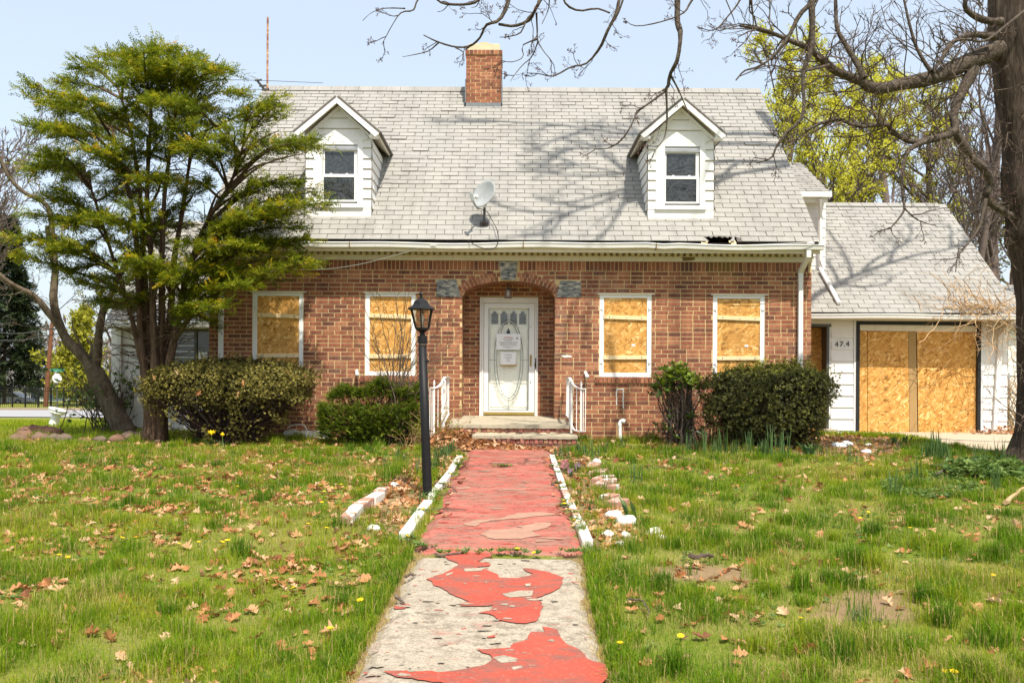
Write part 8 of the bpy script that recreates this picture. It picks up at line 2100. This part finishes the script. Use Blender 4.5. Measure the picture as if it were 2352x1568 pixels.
for i, (x, y, s_, dz) in enumerate(LP_[:nI]):
    k_ = i % len(LM); loc = Vector((x, y, float(GZ(x, y)) + dz + .022))
    if srcs[k_] is None:
        o = mesh_np("fallen_leaf", LM[k_][0], [LM[k_][1]], M['litter']); srcs[k_] = o
    else: o = srcs[k_].copy(); COL.objects.link(o)
    o.location = loc; o.rotation_euler = leaf_frame().to_euler(); o.scale = (s_ * rng.uniform(.85, 1.1),) * 3
    put(o, "dry brown oak leaf lying in the grass", "leaf", "fallen oak leaves on the lawn")
Vs, Fs, Ts, b = [], [], [], 0
for i, (x, y, s_, dz) in enumerate(LP_[nI:]):
    v, f = LM[i % len(LM)]; m3 = np.array(leaf_frame()); v2 = (v * s_) @ m3.T + np.array([x, y, float(GZ(x, y)) + dz + .018]); Vs.append(v2); Fs.append(f + b); Ts.append(np.full(len(v), rng.uniform(.02, .98))); b += len(v)
put(mesh_np("leaf_litter", np.concatenate(Vs), [np.concatenate(Fs)], M['litter'], tint=np.concatenate(Ts)), kind="stuff")
# a few oak leaves caught on the azalea
for px, py in ((405, 857), (455, 903), (560, 880), (660, 855), (700, 862), (545, 905), (352, 868)):
    o = srcs[0].copy(); COL.objects.link(o); o.location = P(px, py, BY - .78); o.rotation_euler = (R(70) + rng.normal(0, .4), rng.normal(0, .5), rng.uniform(0, 6)); o.scale = (.10,) * 3; put(o, "tan oak leaf caught in the azalea twigs", "leaf", "oak leaves caught in the azalea")

# dandelions
dm_ = MB(); dm_.cur = 1; dm_.tube([(0, 0, -.01), (.004, .002, .03), (0, 0, .05)], .003, 4); dm_.cur = 0
for k in range(22): a = k * 2.399; r_ = .019 * math.sqrt((k + 1) / 22); e = Vector((math.cos(a), math.sin(a), .35)) ; c_ = Vector((r_ * .5 * math.cos(a), r_ * .5 * math.sin(a), .050)); s_ = Vector((-math.sin(a), math.cos(a), 0)) * .004; dm_.add([c_, c_ + e * .012 + s_, c_ + e * .021, c_ + e * .012 - s_], [(0, 1, 2, 3)])
dm_.lathe((0, 0, .046), [(.004, 0), (.017, .004), (.015, .010), (.006, .013)], 8)
DSRC = dm_.build("dandelion", [M['dandelion'], M['stem_green']], None, org=(0, 0, 0))
DL = [(120, 1287), (135, 1284), (155, 1290), (278, 1245), (312, 1245), (410, 1256), (470, 1245), (508, 1253), (522, 1252), (512, 1264), (509, 1272), (512, 1112), (592, 1136), (546, 1122), (630, 1120), (650, 1120), (668, 1107), (690, 1108), (710, 1117), (735, 1106), (736, 1120), (745, 1133), (762, 1124), (768, 1128), (785, 1117), (795, 1127), (800, 1118), (822, 1130), (828, 1133), (740, 1160), (775, 1170), (748, 1222), (678, 1362), (758, 1459), (830, 1392), (560, 1180), (705, 1213), (455, 1253)]
DR_ = [(1613, 1158), (1625, 1062), (1655, 1074), (1975, 1195), (1993, 1183), (2090, 1220), (2195, 1252), (1562, 1474), (1838, 1433), (1424, 1493), (2000, 1070), (2155, 1180), (1700, 1190), (2280, 1330), (2170, 1555), (2190, 1560)]
DP = [(1187, 1276), (1226, 1281), (1060, 1062), (1038, 1094), (974, 1178), (930, 1245), (1294, 1157), (1306, 1178), (1318, 1204), (1322, 1212), (1297, 1168), (905, 1098)]
for L, lb, gr in ((DL, "yellow dandelion open in the lawn on the lamp post side", "dandelions on the lamp post side of the lawn"), (DR_, "yellow dandelion open in the lawn on the garage side", "dandelions on the garage side of the lawn"), (DP, "yellow dandelion rooted in the cracks along the walk", "dandelions along the edges of the walk")):
    for px, py in L:
        o = DSRC.copy(); COL.objects.link(o); x, y, z = ground_at(px, py + 5); o.location = (x, y, z + (.035 if L is DP else .02)); s_ = rng.uniform(.62, .98); o.scale = (s_, s_, s_ * .9); o.rotation_euler = (rng.normal(.15, .15), rng.normal(0, .15), rng.uniform(0, 6)); put(o, lb, "dandelion", gr)
bpy.data.objects.remove(DSRC)
# dandelion and weed leaves in the cracks of the walk
cpx = [(1187, 1278), (1226, 1283), (1150, 1279), (1110, 1281), (1050, 1279), (1010, 1281), (1300, 1279), (1340, 1279), (974, 1184), (985, 1152), (992, 1144), (1000, 1140), (1040, 1098), (1050, 1075), (1060, 1064), (1019, 1122), (1296, 1160), (1300, 1172), (1288, 1120), (1292, 1130), (1279, 1094), (1276, 1080), (1314, 1188), (1320, 1206), (1150, 1078), (1160, 1078), (940, 1248), (975, 1268), (960, 1262)]
c = np.array([list(ground_at(*q)) for q in cpx]); c = np.repeat(c, 7, 0) + rng.normal(0, 1, (len(c) * 7, 3)) * np.array([.045, .03, 0]); c[:, 2] += .045; V, Fq, t_ = rosettes(c, np.tile(np.array([[0, 0, 1.0]]), (len(c), 1)), 7, .055, .016, rng.uniform(.2, 1, len(c))); put(mesh_np("crack_weeds", V, [Fq], M['clover'], tint=t_), kind="stuff")

# tulips
tx_, ty_, tz_ = ground_at(487, 1024); ty_ = 14.72; tx_ = P(487, 1000, ty_).x; tz_ = float(G(ty_))
def tulip(px, py, opn, label, hb):
    fl = P(px, py, ty_); t = thing("tulip", (fl.x + hb, ty_, tz_), label, "tulip")
    m2 = MB(); m2.tube([(fl.x + hb, ty_, tz_ - .02), (fl.x + hb * .3, ty_, (tz_ + fl.z) / 2), (fl.x, ty_, fl.z - .03)], .006, 6); m2.build("stem", M['stem_green'], t)
    for k in range(6):
        a = k * math.pi / 3 + (.3 if k % 2 else 0); d = Vector((math.cos(a), math.sin(a), 0)); s_ = Vector((-d.y, d.x, 0)); H = .085 if opn else .075; o1, o2 = (.045, .058) if opn else (.018, .006)
        b_ = Vector((fl.x, ty_, fl.z - .035)); m2 = MB(); m2.add([b_, b_ + d * o1 + s_ * .028 + Vector((0, 0, H * .5)), b_ + d * o2 + Vector((0, 0, H)), b_ + d * o1 - s_ * .028 + Vector((0, 0, H * .5)), b_ + d * o1 * 1.25 + Vector((0, 0, H * .45))], [(0, 1, 4), (1, 2, 4), (2, 3, 4), (3, 0, 4)]); m2.build("petal", M['tulip'], t)
    for k in range(4):
        a = rng.uniform(0, 6.28); b_ = Vector((fl.x + hb, ty_, tz_)); d = Vector((math.cos(a), math.sin(a) * .6, 0)); s_ = Vector((-d.y, d.x, 0)) * .018; m2 = MB(); m2.add([b_ - s_ * .5, b_ + s_ * .5, b_ + d * .07 + s_ + Vector((0, 0, .10)), b_ + d * .07 - s_ + Vector((0, 0, .10)), b_ + d * .15 + Vector((0, 0, .17))], [(0, 1, 2, 3), (3, 2, 4)]); m2.build("leaf", M['bulb_leaf'], t)
tulip(486, 994, True, "open yellow tulip in front of the azalea bush", .015); tulip(511, 998, False, "closed yellow tulip bud beside the open tulip", .01)
# hyacinths
def hyacinth(px, py, mat, label, n=46, r=.045, h=.10):
    x, y, z = ground_at(px, py + 18); t = thing("hyacinth", (x, y, z), label, "hyacinth"); m2 = MB(); m2.tube([(x, y, z - .02), (x, y, z + .12)], .007, 5); m2.build("stem", M['stem_green'], t); m2 = MB()
    for k in range(n):
        a = k * 2.4; u = k / n; c_ = Vector((x + r * (.6 + .4 * math.sin(math.pi * u)) * math.cos(a), y + r * (.6 + .4 * math.sin(math.pi * u)) * math.sin(a), z + .05 + h * u)); d = Vector((math.cos(a), math.sin(a), .3)); s_ = Vector((-math.sin(a), math.cos(a), 0))
        for q in range(4): b_ = q * math.pi / 2; e = s_ * math.cos(b_) + Vector((0, 0, 1)) * math.sin(b_); m2.add([c_, c_ + e * .010 + d * .004 + s_ * .003, c_ + e * .018 - d * .002, c_ + e * .010 + d * .004 - s_ * .003], [(0, 1, 2, 3)])
    m2.build("florets", M[mat], t); m2 = MB()
    for k in range(6):
        a = rng.uniform(0, 6.28); d = Vector((math.cos(a), math.sin(a), 0)); s_ = Vector((-d.y, d.x, 0)) * .012; b_ = Vector((x, y, z)); m2.add([b_ - s_ * .5, b_ + s_ * .5, b_ + d * .07 + s_ + Vector((0, 0, .07)), b_ + d * .07 - s_ + Vector((0, 0, .07)), b_ + d * .17 + Vector((0, 0, .09))], [(0, 1, 2, 3), (3, 2, 4)])
    m2.build("leaves", M['bulb_leaf'], t)
hyacinth(1297, 1068, 'pink', "bright pink hyacinth in bloom by the white edging of the bed", 60, .055, .12); hyacinth(1309, 1077, 'mauve', "small low mauve hyacinth between the other two blooms", 26, .03, .05); hyacinth(1327, 1066, 'mauve', "pale mauve hyacinth in bloom away from the edging", 34, .04, .07)
# clumps of daffodil leaves
def clump_mesh(n, h, w, sp_, sd):
    r_ = np.random.default_rng(sd); m2 = MB()
    for k in range(n):
        a = r_.uniform(0, 6.28); b_ = Vector((r_.normal(0, sp_), r_.normal(0, sp_ * .6), 0)); d = Vector((math.cos(a), math.sin(a), 0)) * r_.uniform(.02, .30); s_ = Vector((-math.sin(a), math.cos(a), 0)) * w; H = h * r_.uniform(.6, 1.15); m2.tint = r_.uniform(.05, 1)
        m2.add([b_ - s_, b_ + s_, b_ + d * H * .4 + s_ + Vector((0, 0, H * .6)), b_ + d * H * .4 - s_ + Vector((0, 0, H * .6)), b_ + d * H + Vector((0, 0, H * .97))], [(0, 1, 2, 3), (3, 2, 4)])
    return m2
CS = [clump_mesh(26, .26, .0050, .06, 1).build("bulb_clump", M['bulb_leaf'], None, org=(0, 0, 0)), clump_mesh(16, .32, .0045, .05, 2).build("bulb_clump", M['bulb_leaf'], None, org=(0, 0, 0)), clump_mesh(12, .20, .0055, .04, 3).build("bulb_clump", M['bulb_leaf'], None, org=(0, 0, 0))]
for px, py, k_, s_, lb in [(1015, 1058, 0, 1.1, 0), (1030, 1050, 0, 1.0, 0), (1003, 1072, 1, .9, 0), (990, 1085, 0, .8, 0), (960, 1090, 1, .8, 0), (930, 1068, 0, .8, 0), (885, 1080, 1, .8, 0), (1035, 1045, 0, 1.1, 0), (950, 1190, 1, .5, 0), (885, 1190, 2, .7, 0), (965, 1155, 2, .7, 0), (1000, 1060, 1, 1, 0), (915, 1062, 1, .9, 0),
                       (1296, 1058, 1, 1.0, 1), (1330, 1046, 0, 1.1, 1), (1342, 1050, 0, 1.0, 1), (1362, 1052, 1, 1.0, 1), (1280, 1052, 2, 1, 1), (1352, 1175, 2, .8, 1), (1330, 1140, 2, .7, 1), (1395, 1040, 0, .9, 1), (1430, 1035, 1, .9, 1), (1395, 1128, 1, .8, 1), (1460, 1110, 1, .9, 1),
                       (1620, 1045, 1, 1.3, 2), (1645, 1048, 0, 1.2, 2), (1662, 1048, 1, 1.4, 2), (1690, 1046, 0, 1.1, 2), (1720, 1045, 1, 1.3, 2), (1752, 1048, 0, 1.2, 2), (1775, 1050, 1, 1.5, 2), (1800, 1055, 1, 1.5, 2), (1600, 1040, 0, 1, 2), (1580, 1042, 1, 1.2, 2), (1880, 1050, 2, 1.2, 2), (1955, 1062, 1, .9, 2),
                       (2145, 1052, 1, 1.6, 3), (2155, 1056, 0, 1.5, 3), (2165, 1060, 0, 1.4, 3), (2135, 1052, 0, 1.2, 3), (2105, 1110, 1, 1.1, 3), (2245, 1085, 1, 1.3, 3), (2300, 1075, 1, 1.4, 3), (2290, 1130, 1, 1.2, 3), (2050, 1140, 1, 1.0, 3), (1965, 1445, 0, .7, 3)]:
    o = CS[k_].copy(); COL.objects.link(o); x, y, z = ground_at(px, py); o.location = (x, y, z - .01); o.rotation_euler = (0, 0, rng.uniform(0, 6)); o.scale = (s_, s_, s_)
    put(o, ["clump of narrow daffodil leaves around the lamp post bed", "clump of narrow daffodil leaves around the hyacinth bed", "tall clump of narrow leaves in front of the clipped hedge", "clump of long blue green leaves near the driveway and oak"][lb], "leaf clump", ["leaf clumps of the lamp post bed", "leaf clumps of the hyacinth bed", "leaf clumps before the hedge", "leaf clumps near the driveway"][lb])
for o in CS: bpy.data.objects.remove(o)
def broad_plant(px, py, n, L, w, label, name="tulip_leaves"):
    x, y, z = ground_at(px, py); t = thing(name, (x, y, z), label, "plant")
    for k in range(n):
        a = rng.uniform(0, 6.28); b_ = Vector((x + rng.normal(0, .05), y, z)); d = Vector((math.cos(a), math.sin(a) * .5, 0)) * rng.uniform(.3, .9); s_ = Vector((-math.sin(a), math.cos(a), 0)) * w; H = L * rng.uniform(.7, 1.1); m2 = MB(); m2.tint = rng.uniform(.2, 1)
        m2.add([b_ - s_ * .4, b_ + s_ * .4, b_ + d * H * .4 + s_ + Vector((0, 0, H * .5)), b_ + d * H * .4 - s_ + Vector((0, 0, H * .5)), b_ + d * H * .9 + Vector((0, 0, H * .8))], [(0, 1, 2, 3), (3, 2, 4)]); m2.build("leaf", M['bulb_leaf'], t)
broad_plant(1857, 1050, 12, .30, .035, "broad leaved green plant at the hedge end by the debris"); broad_plant(1445, 1196, 3, .30, .025, "pair of broad pale leaves beside the large white rock"); broad_plant(2050, 1022, 9, .22, .02, "tuft of broad green leaves in front of the garage door frame"); broad_plant(2075, 1020, 7, .24, .022, "second tuft of green leaves before the garage doorway edge"); broad_plant(455, 1018, 5, .22, .02, "low green leaves between the yew trunk and tulips")
# litter by the hedge
for px, py, r, col, lb in ((1925, 1027, .10, 'paper', "crumpled white plastic bag among dry leaves by the garage"), (1945, 1022, .09, 'paper', "second crumpled white bag lying against the first one"), (1990, 1040, .07, 'paper', "crushed white cup on the debris by the driveway"), (1995, 1024, .06, 'paper', "torn white scrap near the garage door frame"), (2100, 1024, .06, 'paper', "white scrap of litter at the edge of the driveway"), (1560, 1030, .05, 'dish', "small pale scrap of litter under the rhododendron")):
    rock(px, py, r, col, "litter_scrap", lb, "litter", None, .5)
# sticks
def stick(pts, r, label, mat='twig_grey'):
    q = [Vector(ground_at(*p_)) + Vector((0, 0, .055)) for p_ in pts]; m2 = MB(); K_ = 10; s_ = spline([tuple(v) for v in q], K_) + rng.normal(0, .006, (K_, 3)); m2.tube([tuple(v) for v in s_], list(np.linspace(r, r * .5, K_)), 6); o = m2.build("fallen_stick", M[mat], None, org=tuple(q[0])); put(o, label, "stick")
stick([(1000, 1119), (1030, 1128), (1050, 1139)], .010, "forked stick crossing the white edging by the lamp post"); stick([(1046, 1140), (1010, 1147), (1000, 1152)], .010, "stick meeting the forked one on the red walk by the lamp post"); stick([(975, 1184), (1000, 1180), (1040, 1182), (1070, 1183)], .009, "thin wavy stick on the red walk past the lamp post")
stick([(1265, 1122), (1282, 1118), (1290, 1116)], .010, "short grey stick jutting from the hyacinth side edging"); stick([(1282, 1180), (1300, 1176), (1318, 1178)], .010, "pale stick on the walk against the white edging"); stick([(930, 1340), (955, 1334)], .012, "dark curved twig on the bare slab edge"); stick([(910, 1388), (928, 1402)], .014, "stubby dark twig at the ragged slab edge"); stick([(1440, 1392), (1475, 1400), (1490, 1430)], .008, "thin bent twig lying on the bare concrete")
stick([(2140, 1082), (2180, 1078), (2240, 1084)], .028, "fallen oak branch lying in the grass before the ground ivy", 'bark_limb'); stick([(2180, 1079), (2160, 1095), (2150, 1100)], .02, "side piece of the fallen oak branch", 'bark_limb'); stick([(1585, 1294), (1625, 1290), (1640, 1293)], .022, "grey stick on the bare soil patch", 'twig_grey'); stick([(2200, 1062), (2100, 1086), (1990, 1090)], .012, "long thin dark branch lying in shaded grass", 'bark_limb'); stick([(1990, 1450), (2030, 1438)], .012, "short stick beside the worn soil patch"); stick([(2310, 1165), (2352, 1130)], .03, "thick pale stick at the foot of the oak", 'vine'); stick([(1000, 1290), (1060, 1284), (1075, 1276)], .011, "curved stick at the near corner of the painted slab")
